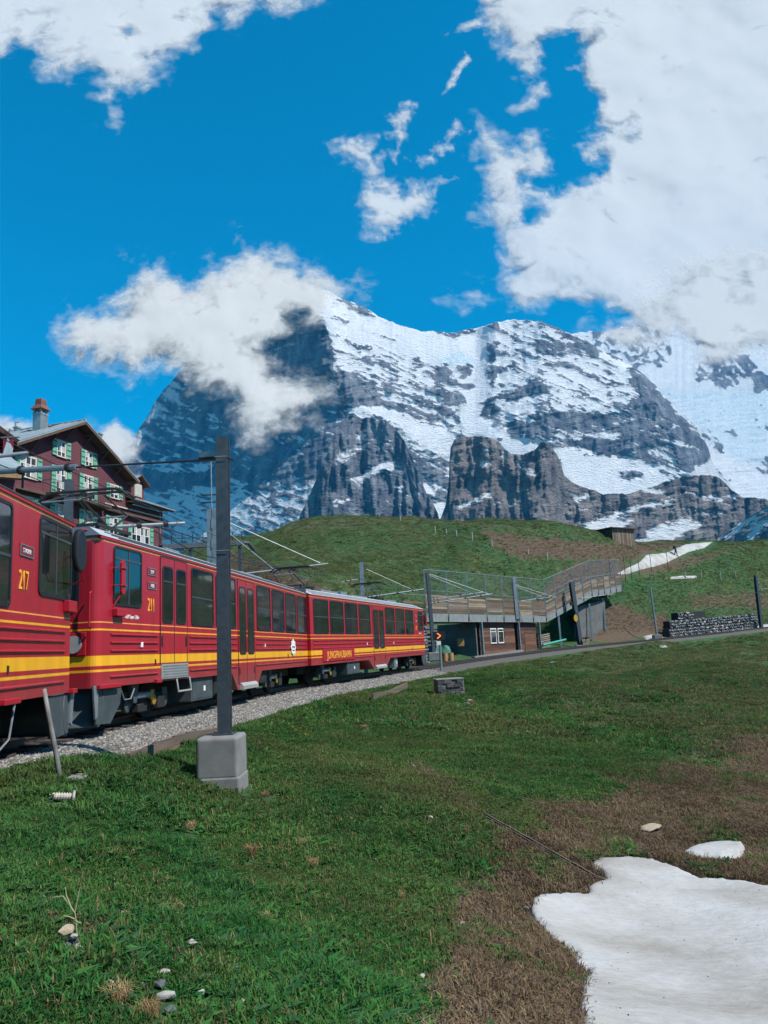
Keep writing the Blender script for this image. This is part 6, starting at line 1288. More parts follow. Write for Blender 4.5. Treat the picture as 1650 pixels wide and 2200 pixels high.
for P in ([(166, 2030), (164, 1985), (161, 1960), (168, 1925), (172, 1906)], [(161, 1962), (150, 1945), (135, 1925), (112, 1928)], [(152, 1948), (143, 1925), (140, 1906)], [(161, 1975), (150, 1970), (137, 1967)], [(162, 1978), (175, 1984)]): MB().tube([twp(*p) for p in P], .0035, 5, .0018).obj('stem', M_TWIG, tw, org=to)
sg2 = 'small pale stone lying in the near grass'
STL = [(262, 1968, 14, 'small pale stone uphill of its neighbour, right of the twig'), (258, 1990, 18, 'pale pointed stone just below its small neighbour right of the twig'), (250, 2026, 18, 'flat pale stone alone, right of the cairn foot'), (412, 2035, 22, 'grey oval stone alone in the middle of the near grass'),
 (352, 2098, 20, 'tan stone above the heap near the bottom edge'), (345, 2124, 24, 'dark upright stone on top of the heap near the bottom edge'), (356, 2152, 30, 'biggest pale slab of the heap near the bottom edge'), (366, 2180, 20, 'dark stone lowest in the heap at the bottom edge'),
 (206, 2110, 20, 'flat grey stone above the left yellow tussock'), (234, 2120, 15, 'white chip above the left yellow tussock'), (306, 2124, 14, 'small ochre stone between the flat stone and the heap'), (500, 2090, 20, 'grey stone in a worn patch right of the heap'),
 (430, 2145, 22, 'pale shard lying right of the heap at the bottom'), (515, 2160, 16, 'bluish stone farthest right in the bottom grass'), (596, 1712, 10, 'tiny white stone right of the concrete block'), (925, 1760, 11, 'small pale stone left of the drain channel'), (905, 2105, 14, 'small stone on the muddy edge at the bottom'), (1130, 1956, 13, 'pale chip touching the left tip of the snow field'), (990, 1990, 13, 'grey stone on the brown ground left of the snow field')]
STONES = [q[:3] for q in STL]
for i, (x, y, w, lb) in enumerate(STL):
    o = rock(x, y, w, lb, (LIME, LIME, SLATE)[i % 3] if 'dark' not in lb else SLATE, 'small stones lying in the near grass', .55, 40 + i); o.location.z += .012
# ================================================================== HOTEL BEHIND THE TRAIN
HA = np.array([-26.2, 54.0]); HTH = radians(16.2); Hd = np.array([sin(HTH), cos(HTH)]); Hn = np.array([cos(HTH), -sin(HTH)])
def fac(px, py, out=0.0):
    """photo pixel -> (along, height) on the facade plane moved outwards by `out`"""
    v = rayv(px, py); A = HA + Hn * out; s, t = np.linalg.solve(np.array([[v[0], -Hd[0]], [v[1], -Hd[1]]]), A - np.array([EYE.x, EYE.y])); return t, EYE.z + s * v[2]
def plaster(name, col):
    m, t, b = newmat(name); c = coords(t, 'Object'); n = noise(t, .7, 6, .65, c); n2 = noise(t, 6, 5, .7, c)
    r = ramp(t, n.outputs[0], [(.3, tuple(x * .72 for x in col)), (.6, col), (.8, tuple(x * 1.25 for x in col))]); L(t, r.outputs[0], b.inputs['Base Color']); b.inputs['Roughness'].default_value = .9
    w = t.nodes.new('ShaderNodeTexWave'); w.bands_direction = 'Z'; w.inputs['Scale'].default_value = 1.3; w.inputs['Distortion'].default_value = .3; L(t, c, w.inputs[0])
    bump(t, b, math_(t, 'ADD', n2.outputs[0], math_(t, 'MULTIPLY', w.outputs[1], .5)), .5, .03); return m
M_WALL = plaster('dark_red_shingle', (.125, .036, .046)); M_TRIM = simple('cream_trim', (.52, .47, .37), .7, var=.15); M_SHUT = simple('green_shutter', (.13, .36, .26), .6, var=.2, scale=2); M_SHUTD = simple('shutter_gap', (.02, .09, .06), .8)
M_ZINC = simple('zinc_roof', (.27, .32, .34), .5, .2, var=.25, scale=.8, stretch=(3, .6, 1)); M_SOFF = simple('brown_soffit', (.11, .060, .042), .8, var=.3, scale=2); M_CURT = simple('white_curtain', (.40, .41, .40), .8, var=.35, scale=3, stretch=(5, 1, .3)); M_COPP = simple('copper_cap', (.17, .065, .042), .6, var=.35, scale=3)
hotel = thing('hotel', 'dark red gabled hotel with green shutters and a tall grey chimney behind the train', 'building', (HA[0], HA[1], 0), pi / 2 - HTH)
RIDGE_T, RIDGE_Z, EZ, SLOPE = 5.98, 20.2, 16.75, .487
w = MB(); w.prism([(-9, 0), (18.5, 0), (18.5, 14.95), (13.0, 14.95), (13.0, 16.75), (RIDGE_T, RIDGE_Z), (-1.0, 16.75), (-1.0, 16.3), (-9, 16.3)], 1, 0, 9); w.obj('wall', M_WALL, hotel)
def slab(name, pts_lo, thick, m, parent, low=None):
    vs = [Vector(p) for p in pts_lo]; n = (vs[1] - vs[0]).cross(vs[3] - vs[0]).normalized()
    if n.z < 0: n = -n
    mb = MB(); mb.add(vs + [v + n * thick for v in vs], [(3, 2, 1, 0), (0, 1, 5, 4), (1, 2, 6, 5), (2, 3, 7, 6), (3, 0, 4, 7)]); mb.mi = 1; mb.add([v + n * thick for v in vs], [(0, 1, 2, 3)])
    return mb.obj(name, [low or M_SOFF, m], parent)
HW2 = 7.37; oz = -.9
rf = slab('roof', [(RIDGE_T, -.9, RIDGE_Z + .08), (RIDGE_T - HW2, -.9, RIDGE_Z + .08 - HW2 * SLOPE), (RIDGE_T - HW2, 10, RIDGE_Z + .08 - HW2 * SLOPE), (RIDGE_T, 10, RIDGE_Z + .08)], .22, M_ZINC, hotel)
slab('roof', [(RIDGE_T, -.9, RIDGE_Z + .08), (RIDGE_T + HW2, -.9, RIDGE_Z + .08 - HW2 * SLOPE), (RIDGE_T + HW2, 10, RIDGE_Z + .08 - HW2 * SLOPE), (RIDGE_T, 10, RIDGE_Z + .08)], .22, M_ZINC, hotel)
for k in range(18): # standing seams on the slope facing the camera
    y = -.8 + k * .62; MB().beam((RIDGE_T - .05, y, RIDGE_Z + .33), (RIDGE_T - HW2 + .02, y, RIDGE_Z + .33 - HW2 * SLOPE), .03, .05).obj('roof_seam', M_ZINC, rf)
MB().tube([(RIDGE_T, -.95, RIDGE_Z + .36), (RIDGE_T, 10, RIDGE_Z + .36)], .09, 8).obj('ridge_cap', M_ZINC, rf)
for sg in (-1, 1):
    MB().beam((RIDGE_T, -.95, RIDGE_Z + .10), (RIDGE_T + sg * HW2, -.95, RIDGE_Z + .10 - HW2 * SLOPE), .06, .20).obj('barge_board', M_SOFF, hotel); MB().beam((RIDGE_T, -.98, RIDGE_Z + .25), (RIDGE_T + sg * HW2, -.98, RIDGE_Z + .25 - HW2 * SLOPE), .06, .10).obj('verge_flashing', M_ZINC, hotel)
    for k in (.15, .42, .68, .93):
        t = RIDGE_T + sg * HW2 * k; z = RIDGE_Z - HW2 * SLOPE * k
        MB().beam((t, -.85, z - .06), (t, .1, z - .06), .16, .18).obj('purlin_end', M_SOFF, hotel); MB().beam((t, -.75, z - .15), (t, .02, z - .85), .10, .10).obj('roof_bracket', M_SOFF, hotel)
def hwin(t0, t1, z0, z1, sh=.50, cols=2, rows=3, door=False, hid=hotel):
    """t0..t1 outer edges of the shutters"""
    a = t0 + sh; b = t1 - sh; fr = MB(); fw = .13
    fr.box(a, -.05, z0, a + fw, .02, z1); fr.box(b - fw, -.05, z0, b, .02, z1); fr.box(a, -.052, z1 - fw, b, .02, z1 + .02); fr.box(a - .06, -.12, z0 - .07, b + .06, .02, z0 + .02)
    f = fr.obj('window', M_TRIM, hid); MB().box(a + fw, -.012, z0 + .02, b - fw, .01, z1 - fw).obj('curtain', M_CURT, f)
    cw = (b - a - 2 * fw) / cols; ch = (z1 - z0 - fw - .02) / rows
    for i in range(cols):
        for j in range(rows):
            x0 = a + fw + i * cw; y0 = z0 + .02 + j * ch; k = .045
            if (i + j) % 3 != 2: MB().box(x0 + k, -.022, y0 + k, x0 + cw * (.5 if (i * 2 + j) % 2 else .9) , -.013, y0 + ch - k).obj('pane', M_GLASS, f)
    for i in range(1, cols): x = a + fw + i * cw; MB().box(x - .045, -.04, z0 + .02, x + .045, .0, z1 - fw).obj('mullion', M_WHT, f)
    for j in range(1, rows): z = z0 + .02 + j * ch; MB().box(a + fw, -.032, z - .02, b - fw, -.01, z + .02).obj('glazing_bar', M_WHT, f)
    for (x0, x1, sg) in ((t0, a - .02, -1), (b + .02, t1, 1)):
        s_ = MB().box(x0, -.10, z0 - .02, x1, -.045, z1).obj('shutter', M_SHUT, hid); n = 3 if z1 - z0 < 1.6 else 4
        for j in range(n): z = z0 + (z1 - z0) * (j + .5) / n; MB().box(x0 + .03, -.108, z - .05, x1 - .03, -.098, z + .05).obj('louvre_gap', M_SHUTD, s_)
    return f
hwin(3.28, 5.36, 17.22, 18.52); hwin(6.62, 8.62, 17.15, 18.42)
hwin(-.55, 2.20, 14.85, 16.5, cols=3, rows=3); hwin(3.24, 5.48, 14.15, 16.4, rows=4); hwin(6.46, 8.74, 14.15, 16.38, rows=4); hwin(9.9, 12.16, 15.08, 16.25)
for a, b in ((3.18, 5.21), (6.5, 8.7), (9.86, 12.14)): hwin(a, b, 11.9, 13.45)
hwin(13.0, 16.85, 11.6, 13.15, cols=4, rows=2); hwin(-.55, 2.0, 11.9, 13.45)
for a, b in ((3.18, 5.21), (6.5, 8.7), (9.86, 12.14), (13.0, 16.8)): hwin(a, b, 8.8, 10.4)
# ledge with the two balconies
MB().box(-6, -.45, 13.74, 2.2, .02, 13.96).obj('ledge', M_SOFF, hotel); MB().box(9.6, -.35, 13.80, 18.6, .02, 14.02).obj('ledge', M_SOFF, hotel); MB().box(9.6, -.2, 14.35, 18.6, .02, 14.45).obj('moulding', M_TRIM, hotel)
bal = MB().prism([(-1.0, 13.98), (0, 13.98), (0, 13.70), (-.85, 13.84), (-1.0, 13.86)], 0, 2.3, 9.4).obj('balcony', M_SOFF, hotel)
rl = MB(); rl.beam((2.35, -.95, 14.95), (9.35, -.95, 14.95), .035, .035); rl.beam((2.35, -.95, 14.08), (9.35, -.95, 14.08), .03, .03); rl.beam((2.35, -.95, 14.95), (2.35, 0, 14.95), .03, .03); rl.obj('railing', M_IRON, bal)
for i in range(71):
    x = 2.35 + i * .1; MB().tube([(x, -.95, 14.0), (x, -1.0 - .05 * (i % 2), 14.45), (x, -.95, 14.95)], .010, 4).obj('baluster', M_IRON, bal)
# lower wing with the dormer
ez = fac(262, 1058, .9)[1]
ft0, fz0 = fac(264, 1060, .85); ft1, fz1 = fac(374, 1101, .85)
slab('roof', [(12.6, -.85, 15.15), (ft1, -.85, 15.05), (ft1 - 1.8, 5, 17.4), (12.6, 5, 17.5)], .18, M_ZINC, hotel)
MB().box(12.7, -.84, 14.98, ft1 - .05, -.76, 15.18).obj('fascia', M_SOFF, hotel); MB().box(12.7, -.70, 15.04, ft1 - .8, -.02, 15.10).obj('soffit', simple('ochre_soffit', (.42, .28, .15), .7), hotel)
MB().tube([(12.6, -.95, 15.2), (ft1, -.95, 15.12)], .07, 8).obj('gutter', M_ZINC, hotel)
MB().tube([(17.9, -.1, 15.0), (17.9, -.12, 8)], .05, 8).obj('downpipe', M_GREY, hotel)
dm = MB(); dm.prism([(14.0, 15.5), (16.0, 15.5), (16.0, 17.1), (15.0, 17.75), (14.0, 17.1)], 1, .35, 3.2); dmo = dm.obj('dormer', M_WALL, hotel)
for sg in (-1, 1): slab('dormer_roof', [(15.0, -.1, 17.85), (15.0 + sg * 1.35, -.1, 17.0), (15.0 + sg * 1.35, 3.4, 17.0), (15.0, 3.4, 17.85)], .1, M_ZINC, dmo)
MB().box(14.45, .28, 15.95, 15.55, .36, 17.1).obj('window', M_TRIM, dmo); MB().box(14.55, .26, 16.03, 15.45, .285, 17.0).obj('pane', M_CURT, dmo); MB().box(14.97, .24, 16.03, 15.03, .262, 17.0).obj('mullion', M_TRIM, dmo)
MB().box(13.97, .9, 15.9, 13.99, 1.7, 17.0).obj('side_window', M_TRIM, dmo); MB().box(13.955, 1.0, 16.0, 13.972, 1.6, 16.9).obj('side_pane', M_CURT, dmo)
# chimneys
def on_roof(px, py, out): return fac(px, py, out)
def chimney(px0, px1, ytop, ybase, out, m, label_part, cap=None):
    (t0, zt), (t1, _) = fac(px0, ytop, out), fac(px1, ytop, out); tc = (t0 + t1) / 2; wd_ = abs(t1 - t0) * .5; zb = fac((px0 + px1) / 2, ybase, out)[1]; yy = -out
    c = MB().box(tc - wd_ / 2, yy - wd_ * .45, zb - 1.5, tc + wd_ / 2, yy + wd_ * .45, zt).obj(label_part, m, hotel); return c, tc, yy, wd_, zt, zb
c, tc, yy, wd_, zt, zb = chimney(71, 103, 886, 926, -2.0, M_ZINC, 'chimney')
for i in range(9): x = tc - wd_ / 2 + wd_ * (i + .5) / 9; MB().box(x - .015, yy - wd_ * .45 - .02, zb, x + .015, yy - wd_ * .45, zt - .05).obj('cladding_rib', M_GREY, c)
for i in range(8): y = yy - wd_ * .45 + wd_ * .9 * (i + .5) / 8; MB().box(tc + wd_ / 2, y - .015, zb, tc + wd_ / 2 + .02, y + .015, zt - .05).obj('cladding_rib', M_GREY, c)
h = wd_; MB().box(tc - h * .54, yy - h * .5, zt - .02, tc + h * .54, yy + h * .5, zt + .08).obj('rim', M_ZINC, c)
for sx in (-1, 1):
    for sy in (-1, 1): MB().box(tc + sx * h * .38 - .08, yy + sy * h * .36 - .08, zt + .08, tc + sx * h * .38 + .08, yy + sy * h * .36 + .08, zt + .45).obj('cap_post', M_GREY, c)
q = MB(); zc = zt + .42; R4 = [(.70, 0), (.62, .10), (.40, .38), (.34, .85), (.30, .90)]; vs = []; fs = []
for r_, dz in R4: vs += [(tc + sx * h * r_, yy + sy * h * r_ * .95, zc + dz) for sx, sy in ((-1, -1), (1, -1), (1, 1), (-1, 1))]
for i in range(len(R4) - 1):
    for k in range(4): a = i * 4 + k; b = i * 4 + (k + 1) % 4; fs.append((a, b, b + 4, a + 4))
fs += [(3, 2, 1, 0), tuple(range(16, 20))]; q.add(vs, fs); q.obj('copper_cap', M_COPP, c)
c2, tc, yy, wd_, zt, zb = chimney(29, 45, 918, 936, -6.0, M_ZINC, 'chimney'); MB().box(tc - wd_ * .6, yy - wd_ * .6, zt, tc + wd_ * .6, yy + wd_ * .6, zt + .12).obj('rim', M_ZINC, c2); MB().tube([(tc - .2, yy, zt + .1), (tc - .2, yy, zt + .5), (tc + .15, yy, zt + .6)], .07, 7).obj('cowl', M_GREY, c2)
c3, tc, yy, wd_, zt, zb = chimney(206, 219, 932, 950, -5.0, M_CONC, 'chimney'); MB().box(tc - wd_ * .6, yy - wd_ * .6, zt, tc + wd_ * .6, yy + wd_ * .6, zt + .12).obj('rim', M_CONCD, c3)
ta, za = fac(22, 922, -6); MB().tube([(ta, 6, za - 2), (ta, 6, za)], .12, 8).obj('vent_pipe', M_GREY, hotel)
ta, za = fac(105, 917, -1.5); tb_, zb_ = fac(127, 912, -1.5); MB().tube([(ta, 1.5, za), (tb_, 1.5, zb_)], .07, 6).obj('snow_guard', M_UNDER, hotel)
# neighbouring station roof and its banner
nb0 = atY(-60, 985, 40); st_ = thing('station_building', 'corner of a brown station building with a grey eave cut off by the left edge', 'building', tuple([nb0[0], nb0[1], 0]))
so_ = np.array([nb0[0], nb0[1], 0.])
P = [atY(-90, 985, 38), atY(54, 1009, 45), atY(20, 978, 48), atY(-90, 955, 44)]
q = MB(); q.add([p for p in P] + [p - [0, 0, .22] for p in P], [(0, 1, 2, 3), (7, 6, 5, 4), (0, 4, 5, 1), (1, 5, 6, 2), (2, 6, 7, 3), (3, 7, 4, 0)]); q.obj('roof', M_ZINC, st_, org=so_)
q = MB(); P2 = [atY(-90, 1002, 38), atY(50, 1016, 44.9), atY(50, 1028, 44.9), atY(-90, 1018, 38)]; q.add([p for p in P2] + [p + [-.2, .5, 0] for p in P2], [(0, 1, 2, 3), (7, 6, 5, 4), (0, 4, 5, 1), (1, 5, 6, 2), (2, 6, 7, 3), (3, 7, 4, 0)]); q.obj('soffit', simple('timber_soffit', (.26, .16, .085), .8, var=.3), st_, org=so_)
wa = atY(-90, 1018, 40.5); wb = atY(34, 1030, 46); q = MB(); q.add([wa, wb, (wb[0], wb[1], 0), (wa[0], wa[1], 0)] + [(p[0] - 3, p[1] + 2, p[2]) for p in (wa, wb, (wb[0], wb[1], 0), (wa[0], wa[1], 0))], [(0, 1, 2, 3), (7, 6, 5, 4), (0, 4, 5, 1), (1, 5, 6, 2), (2, 6, 7, 3), (3, 7, 4, 0)]); q.obj('wall', M_WALL, st_, org=so_)
P3 = [atY(-60, 870, 50), atY(12, 924, 50), atY(8, 932, 50), atY(-60, 886, 50)]; q = MB(); q.add([p for p in P3] + [p + [-.3, 3, 0] for p in P3], [(0, 1, 2, 3), (7, 6, 5, 4), (0, 4, 5, 1), (1, 5, 6, 2), (2, 6, 7, 3), (3, 7, 4, 0)]); q.obj('upper_eave', M_SOFF, st_, org=so_)
P4 = [atY(-60, 886, 50.2), atY(8, 932, 50.2), atY(-60, 940, 50.2)]; q = MB(); q.add([p for p in P4] + [p + [-.3, 2.5, 0] for p in P4], [(0, 1, 2), (5, 4, 3), (0, 3, 4, 1), (1, 4, 5, 2), (2, 5, 3, 0)]); q.obj('gable', M_WALL, st_, org=so_)
ba = atY(17, 955, 38); bn = thing('banner', 'red banner with a white triangle hanging by the station roof', 'banner', tuple(ba))
def quad(P, m, name, off=0.0): q = MB(); q.add([p + [0, off, 0] for p in P] + [p + [0, off + .015, 0] for p in P], [tuple(range(len(P))), tuple(reversed(range(len(P), 2 * len(P))))] + [(i, i + len(P), (i + 1) % len(P) + len(P), (i + 1) % len(P)) for i in range(len(P))]); return q.obj(name, m, bn, org=ba)
quad([atY(7, 938, 38), atY(28, 938, 38), atY(29, 966, 38), atY(6, 972, 38)], M_RED, 'cloth'); quad([atY(17, 941, 38), atY(28, 964, 38), atY(27, 976, 38), atY(6, 978, 38)], simple('white_cloth', (.50, .55, .58), .8), 'white_triangle', -.03)
MB().tube([atY(-20, 941, 38), atY(42, 939, 38)], .035, 6).obj('pole', M_GREY, bn, org=ba)
"""tube nearer the camera, upper left"""
a = atY(-80, 988, 12.2); b = atY(62, 973, 12.6); tq = MB().tube([a, b], .035, 10).obj('steady_arm', M_GREY, None, org=a); tq.location = a; tag(tq, 'short pale tube above the roof of the 217 car at the left edge', 'tube')
# ================================================================== GRASS
def blade_mesh(name, n, rad, h0, h1, w, lean, mats, seed, broad=0.0, curl=.35):
    r = random.Random(seed); vs = []; fs = []; mi = []
    for i in range(n):
        a = r.uniform(0, 2 * pi); d = rad * sqrt(r.random()); x, y = d * cos(a), d * sin(a); hh = r.uniform(h0, h1); la = r.uniform(0, 2 * pi); ln = r.uniform(.2, 1) * lean * hh
        dx, dy = cos(la) * ln, sin(la) * ln; sx, sy = -sin(la) * w / 2, cos(la) * w / 2; o = len(vs)
        if r.random() < broad: sx *= 3.2; sy *= 3.2; hh *= .6; dx *= 1.8; dy *= 1.8
        vs += [(x - sx, y - sy, -.01), (x + sx, y + sy, -.01), (x + dx * .4 - sx * .9, y + dy * .4 - sy * .9, hh * .6), (x + dx * .4 + sx * .9, y + dy * .4 + sy * .9, hh * .6), (x + dx, y + dy, hh * (1 - curl * r.random()))]
        fs += [(o, o + 1, o + 3, o + 2), (o + 2, o + 3, o + 4)]; k = r.randrange(len(mats)); mi += [k, k]
    me = bpy.data.meshes.new(name); me.from_pydata(vs, [], fs)
    for m in mats: me.materials.append(m)
    me.polygons.foreach_set('material_index', mi); return me
def grass_mat(name, c0, c1, c2, dry=(.20, .16, .07), trans=.35):
    m, t, b = newmat(name); oi = t.nodes.new('ShaderNodeObjectInfo'); n = noise(t, .45, 5, .6, oi.outputs['Location'])
    f = math_(t, 'ADD', math_(t, 'MULTIPLY', oi.outputs['Random'], .5), math_(t, 'MULTIPLY', math_(t, 'SUBTRACT', n.outputs[0], .25), 1.0))
    r = ramp(t, f, [(.15, c0), (.45, c1), (.8, c2)]); big = noise(t, .13, 4, .6, oi.outputs['Location'])
    col = mix(t, ramp(t, big.outputs[0], [(.45, (0, 0, 0)), (.68, (.55, .55, .55))]).outputs[0], r.outputs[0], dry)
    t.nodes.remove(b); out = t.nodes['Material Output']; d = N(t, 'ShaderNodeBsdfDiffuse'); tr = N(t, 'ShaderNodeBsdfTranslucent'); L(t, col, d.inputs[0]); L(t, col, tr.inputs[0]); ms = t.nodes.new('ShaderNodeMixShader'); ms.inputs[0].default_value = trans
    L(t, d.outputs[0], ms.inputs[1]); L(t, tr.outputs[0], ms.inputs[2]); L(t, ms.outputs[0], out.inputs[0]); return m
G1 = grass_mat('grass_green', (0.022, 0.056, 0.018), (0.051, 0.112, 0.030), (0.106, 0.179, 0.050)); G2 = grass_mat('grass_fresh', (0.018, 0.085, 0.025), (0.038, 0.159, 0.039), (0.090, 0.228, 0.057)); G3 = grass_mat('grass_dry', (0.110, 0.072, 0.039), (0.220, 0.154, 0.083), (0.374, 0.275, 0.143), (0.165, 0.110, 0.066))
G4 = grass_mat('leaf_dark', (0.016, 0.053, 0.024), (0.030, 0.106, 0.042), (0.078, 0.177, 0.079)); G5 = grass_mat('dead_mat', (0.068, 0.047, 0.034), (0.147, 0.103, 0.071), (0.284, 0.210, 0.147), (0.116, 0.082, 0.058))
T_short = [blade_mesh('tuft', 34, .085, .015, .045, .006, .9, [G1, G1, G2, G3], 1, .15), blade_mesh('tuft', 30, .08, .02, .055, .007, .9, [G1, G2, G1], 2, .1), blade_mesh('tuft', 30, .08, .02, .06, .006, .8, [G1, G1, G3, G1], 3, .15), blade_mesh('tuft', 16, .07, .02, .05, .010, 1.3, [G4, G2, G1], 7, .8)]
T_lush = [blade_mesh('tuft', 44, .08, .045, .105, .007, .8, [G2, G2, G1], 4, .12), blade_mesh('tuft', 36, .08, .035, .09, .008, 1.0, [G2, G1, G4], 5, .35), blade_mesh('tuft', 18, .07, .03, .08, .014, 1.2, [G4, G2], 8, .9)]
G6 = grass_mat('grass_hill', (0.068, 0.079, 0.026), (0.115, 0.138, 0.045), (0.196, 0.213, 0.075), (0.282, 0.219, 0.108))
T_far = [blade_mesh('tuft', 34, .085, .018, .048, .006, .8, [G6, G6, G1], 21), blade_mesh('tuft', 30, .08, .02, .05, .007, .9, [G6, G1, G3, G6], 22)]
T_dry = [blade_mesh('tuft', 30, .08, .012, .045, .005, 1.6, [G5, G5, G3, G5], 6), blade_mesh('tuft', 24, .09, .01, .035, .006, 2.2, [G5, G3, G5], 9), blade_mesh('tuft', 20, .08, .01, .03, .007, 2.0, [G5, G5], 10)]
SNOWP = [[(1275, 1850), (1300, 1843), (1350, 1841), (1400, 1846), (1450, 1863), (1500, 1886), (1550, 1889), (1600, 1894), (1700, 1915), (1760, 1935), (1760, 2300), (1300, 2300), (1255, 2230), (1243, 2180), (1250, 2110), (1266, 2094), (1236, 2080), (1234, 2058), (1188, 2028), (1150, 1985), (1139, 1955), (1144, 1934), (1162, 1924), (1225, 1920), (1262, 1922), (1265, 1904), (1302, 1890), (1290, 1872), (1268, 1862)],
         [(1468, 1832), (1500, 1816), (1540, 1809), (1594, 1810), (1603, 1828), (1590, 1843), (1550, 1848), (1500, 1841)], [(1532, 1164), (1489, 1168), (1454, 1178), (1431, 1188), (1388, 1193), (1343, 1224), (1325, 1233), (1345, 1234), (1396, 1219), (1454, 1197), (1512, 1177)]]
TUSS = ((537, 1838, 42), (408, 1782, 30), (648, 1815, 26), (570, 1712, 22), (255, 2152, 60), (320, 2185, 55), (862, 1930, 26), (672, 1862, 30), (570, 1978, 30), (843, 1828, 20), (783, 1566, 18), (1012, 1512, 18), (930, 1962, 26), (1000, 1790, 22))
CLEAR = [(152, 2045, 34, 40), (132, 1728, 36, 12), (1400, 1788, 30, 9), (160, 1672, 30, 10), (968, 1484, 30, 12), (140, 2045, 44, 12)] + [(x, y + w * .5, w * .85, w * .9) for x, y, w in STONES] + [(x, y + w * .12, w * .55, w * .5) for x, y, w in TUSS]
DRL = [(1035, 1752), (1080, 1777), (1130, 1805), (1180, 1834), (1230, 1862), (1275, 1888), (1312, 1899)]
def patch(r0, r1, nr, dth=.25, zo=0.0):
    th = np.radians(np.arange(-34, 34.01, dth)); rr = np.geomspace(r0, r1, nr); T, R_ = np.meshgrid(th, rr); X = R_ * np.sin(T); Y = R_ * np.cos(T); Z = gz(X, Y) + zo; P = np.stack([X, Y, Z], -1)
    b, lu = cover(P); px, py = proj(P); d, q, zr, s = track_near(X, Y)
    qe = np.interp(Y, [0, 9.5, 13], [1.55, 1.65, 2.35]); ok = (q > qe + .12) | (q < -2.6) | (d > 4)
    ok &= ~((q < 0) & (q > -9) & (Y < 86)); ok &= ~((q < 0) & (q > -4.5) & (Y < 110))
    for p in SNOWP: ok &= sdf(px, py, p) < -2
    ok &= ~((np.abs(X + 2.38) < .42) & (np.abs(Y - 11.08) < .5))
    for (cx, cy, rx, ry) in CLEAR: ok &= ((px - cx) / rx) ** 2 + ((py - cy) / ry) ** 2 > 1
    dseg = np.full(X.shape, 1e9)
    for a, b_ in zip(DRL[:-1], DRL[1:]):
        ex, ey = b_[0] - a[0], b_[1] - a[1]; t_ = np.clip(((px - a[0]) * ex + (py - a[1]) * ey) / (ex * ex + ey * ey), 0, 1); dseg = np.minimum(dseg, np.hypot(px - a[0] - ex * t_, py - a[1] - ey * t_))
    ok &= dseg > 5.5
    n = fbm(X / .55, Y / .55, 4, 141, .6); n2 = fbm(X / 2.2, Y / 2.2, 4, 142, .6)
    lushm = sstep(.05, .5, n2 * .9 + .35 * n + .25 * (lu - .5)) * (1 - b)
    for poly, k in (([(0, 1660), (120, 1680), (240, 1640), (330, 1700), (480, 1900), (620, 2050), (900, 2150), (700, 2200), (420, 1960), (300, 1780), (0, 1780)], .9), ([(340, 1620), (440, 1570), (700, 1480), (900, 1430), (860, 1480), (640, 1560), (440, 1640)], .35)):
        lushm = np.maximum(lushm, k * sstep(-25, 25, sdf(px, py, poly) + 60 * n2 + 30 * n) * (1 - b))
    keep = ok & (np.abs(X) > -1)
    return P, dict(green=np.clip(1 - b * 1.25, 0, 1) * (1 - .55 * lushm) * np.clip(.85 + .9 * n, .1, 1.3) * ok, lushd=lushm * ok, dryd=np.clip(b * 1.2, 0, 1) * ok), ok
def emitter(name, P, dens, size, keep): return grid_mesh(name, P, {'dens': dens, 'size': np.full(dens.shape, size) if np.isscalar(size) else size}, M_GROUND, keep=keep, smooth=True)
for (r0, r1, nr, dg, dl_, dd_, sz, sd_) in ((2.7, 8.5, 150, 1500, 900, 1500, 1.0, 11), (8.5, 20, 130, 520, 300, 480, 1.25, 12), (20, 52, 110, 70, 34, 60, 2.0, 13), (52, 175, 120, 12, 3.5, 9, 2.7, 14)):
    P, D, ok = patch(r0, r1, nr); rr = np.hypot(P[..., 0], P[..., 1])
    SZ = sz * np.clip(1 + 1.1 * fbm(P[..., 0] / .9, P[..., 1] / .9, 4, 151, .6), .45, 1.7)
    scatter('grass', emitter('grass', P, D['green'], SZ, ok), T_far if r0 > 50 else T_short, dg, .7, 1.35, sd_, 'dens', tilt=.15)
    scatter('lush_grass', emitter('lush_grass', P, D['lushd'], SZ * .95, ok), T_lush, dl_, .5, 1.2, sd_ + 20, 'dens', tilt=.15)
    scatter('dead_grass', emitter('dead_grass', P, D['dryd'], sz, ok), T_dry, dd_, .7, 1.5, sd_ + 40, 'dens', tilt=.2)
# straw tussocks one can pick out
STRAW = grass_mat('straw', (.20, .13, .06), (.34, .23, .11), (.50, .36, .19), (.30, .2, .1), .2)
tus = [blade_mesh('tussock', 260, .08, .07, .16, .0045, 1.2, [STRAW, STRAW, G3], 30 + i, 0, .6) for i in range(3)]
tl = ['round straw tussock, the biggest one, in the middle of the near grass', 'straw tussock with a dark hollow left of the biggest tussock', 'small straw tussock above right of the biggest tussock', 'straw tussock below the near concrete block', 'yellow tussock at the bottom edge of the meadow, left one', 'yellow tussock at the bottom edge of the meadow, right one', 'straw tussock by the dark hollow half way down the slope', 'flat straw tussock under the lush strip in the middle', 'orange brown tussock right of the lush strip', 'lone straw tussock at the right of the near green slope', 'small dry tussock on the slope below the masonry block', 'pale dry tussock beside the masonry block rubble', 'dry tussock on the left of the bare ground', 'dry tussock close to the drain channel']
for i, (px, py, w) in enumerate(TUSS):
    p = G(px, py); k = np.linalg.norm(p - np.array(EYE)) / 1650.; o = bpy.data.objects.new('dry_tussock', tus[i % 3]); o.location = p; s_ = w * k / .26; o.scale = (s_, s_, s_ * 1.15); o.rotation_euler = (0, 0, i * 1.7); link(o); tag(o, tl[i], 'grass tussock', 'straw coloured tussocks in the meadow')
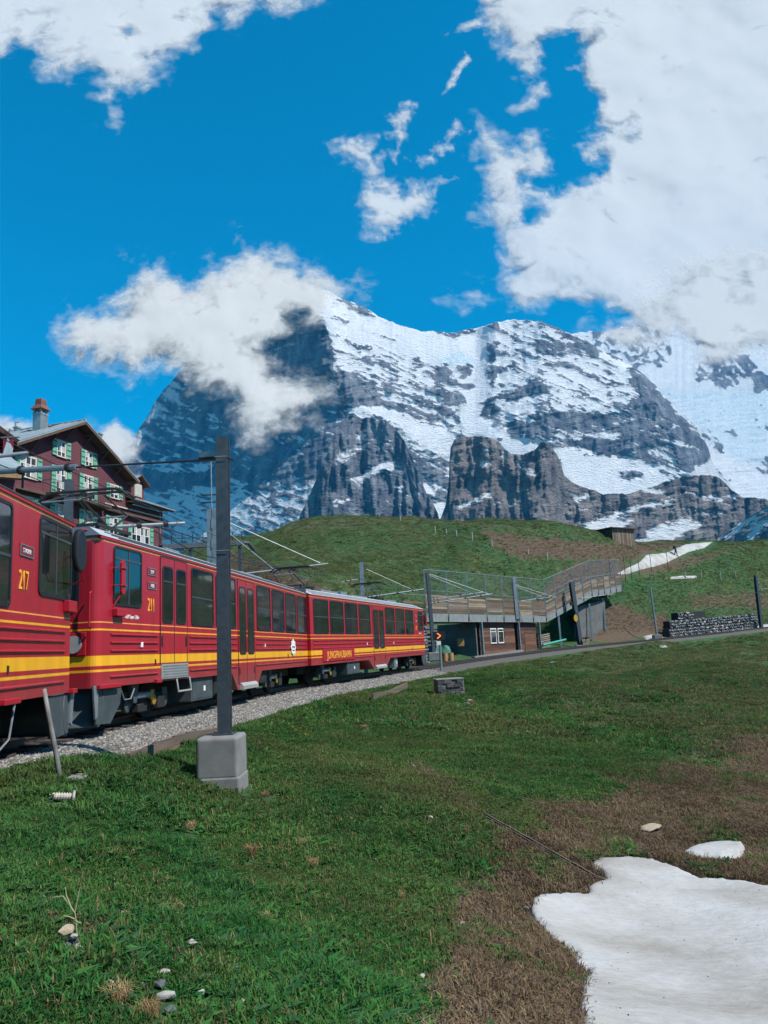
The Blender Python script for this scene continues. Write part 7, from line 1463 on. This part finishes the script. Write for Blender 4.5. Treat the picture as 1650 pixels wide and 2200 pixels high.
# soil crumbs and grit on the bare ground
M_CRUMB = grass_mat('soil_crumb', (.025, .017, .012), (.07, .048, .033), (.17, .14, .11), (.06, .04, .03), 0)
cr = []
for i in range(3):
    me = pebble(300 + i); me.materials.append(M_CRUMB); cr.append(me)
P, D, ok = patch(3.2, 17, 120, .35); scatter('soil_crumbs', emitter('soil_crumbs', P, D['dryd'], 1.0, ok), cr, 420, .006, .024, 61, 'dens')
P, D, ok = patch(3.0, 12, 100, .4); me_g = emitter('small_grit', P, D['green'], 1.0, ok); lit = pebble(320); lit.materials.append(M_GRAVEL); scatter('small_grit', me_g, [lit], 9, .008, .024, 62, 'dens')
# small yellow flowers near the ballast
M_FLO = simple('yellow_petal', (.70, .55, .03), .6)
fl = MB()
for a in range(6): t = a * pi / 3; fl.add([(0, 0, .055), (.012 * cos(t - .4), .012 * sin(t - .4), .06), (.018 * cos(t), .018 * sin(t), .062), (.012 * cos(t + .4), .012 * sin(t + .4), .06)], [(0, 1, 2, 3)])
fo_ = fl.obj('flower_head', M_FLO); fme = fo_.data; bpy.data.objects.remove(fo_)
P, D, ok = patch(12, 24, 60, .4); px, py = proj(P); dn = sstep(-20, 20, sdf(px, py, [(520, 1540), (700, 1490), (760, 1500), (640, 1590), (560, 1600)])) * ok; scatter('wild_flowers', emitter('wild_flowers', P, dn, 1.0, ok & (dn > .02)), [fme], 7, .8, 1.6, 63, 'dens', tilt=.2)

sm = BIG.data.copy(); sm.name = 'snow_grit'; scatter('snow_grit', sm, [cr[0], cr[1], cr[2]], 6, .002, .010, 64)
# ================================================================== AIR
if 1:
    hz = MB().box(-4500, -40, -30, 4500, 6500, 3300).obj('haze', [], recalc=True); tag(hz, kind='stuff')
    m = bpy.data.materials.new('thin_air'); m.use_nodes = True; t = m.node_tree; t.nodes.clear(); o_ = t.nodes.new('ShaderNodeOutputMaterial')
    v = t.nodes.new('ShaderNodeVolumePrincipled'); v.inputs['Color'].default_value = (.02, .46, 1, 1); v.inputs['Density'].default_value = 5e-5; v.inputs['Anisotropy'].default_value = 0.0
    L(t, v.outputs[0], o_.inputs['Volume']); hz.data.materials.append(m)
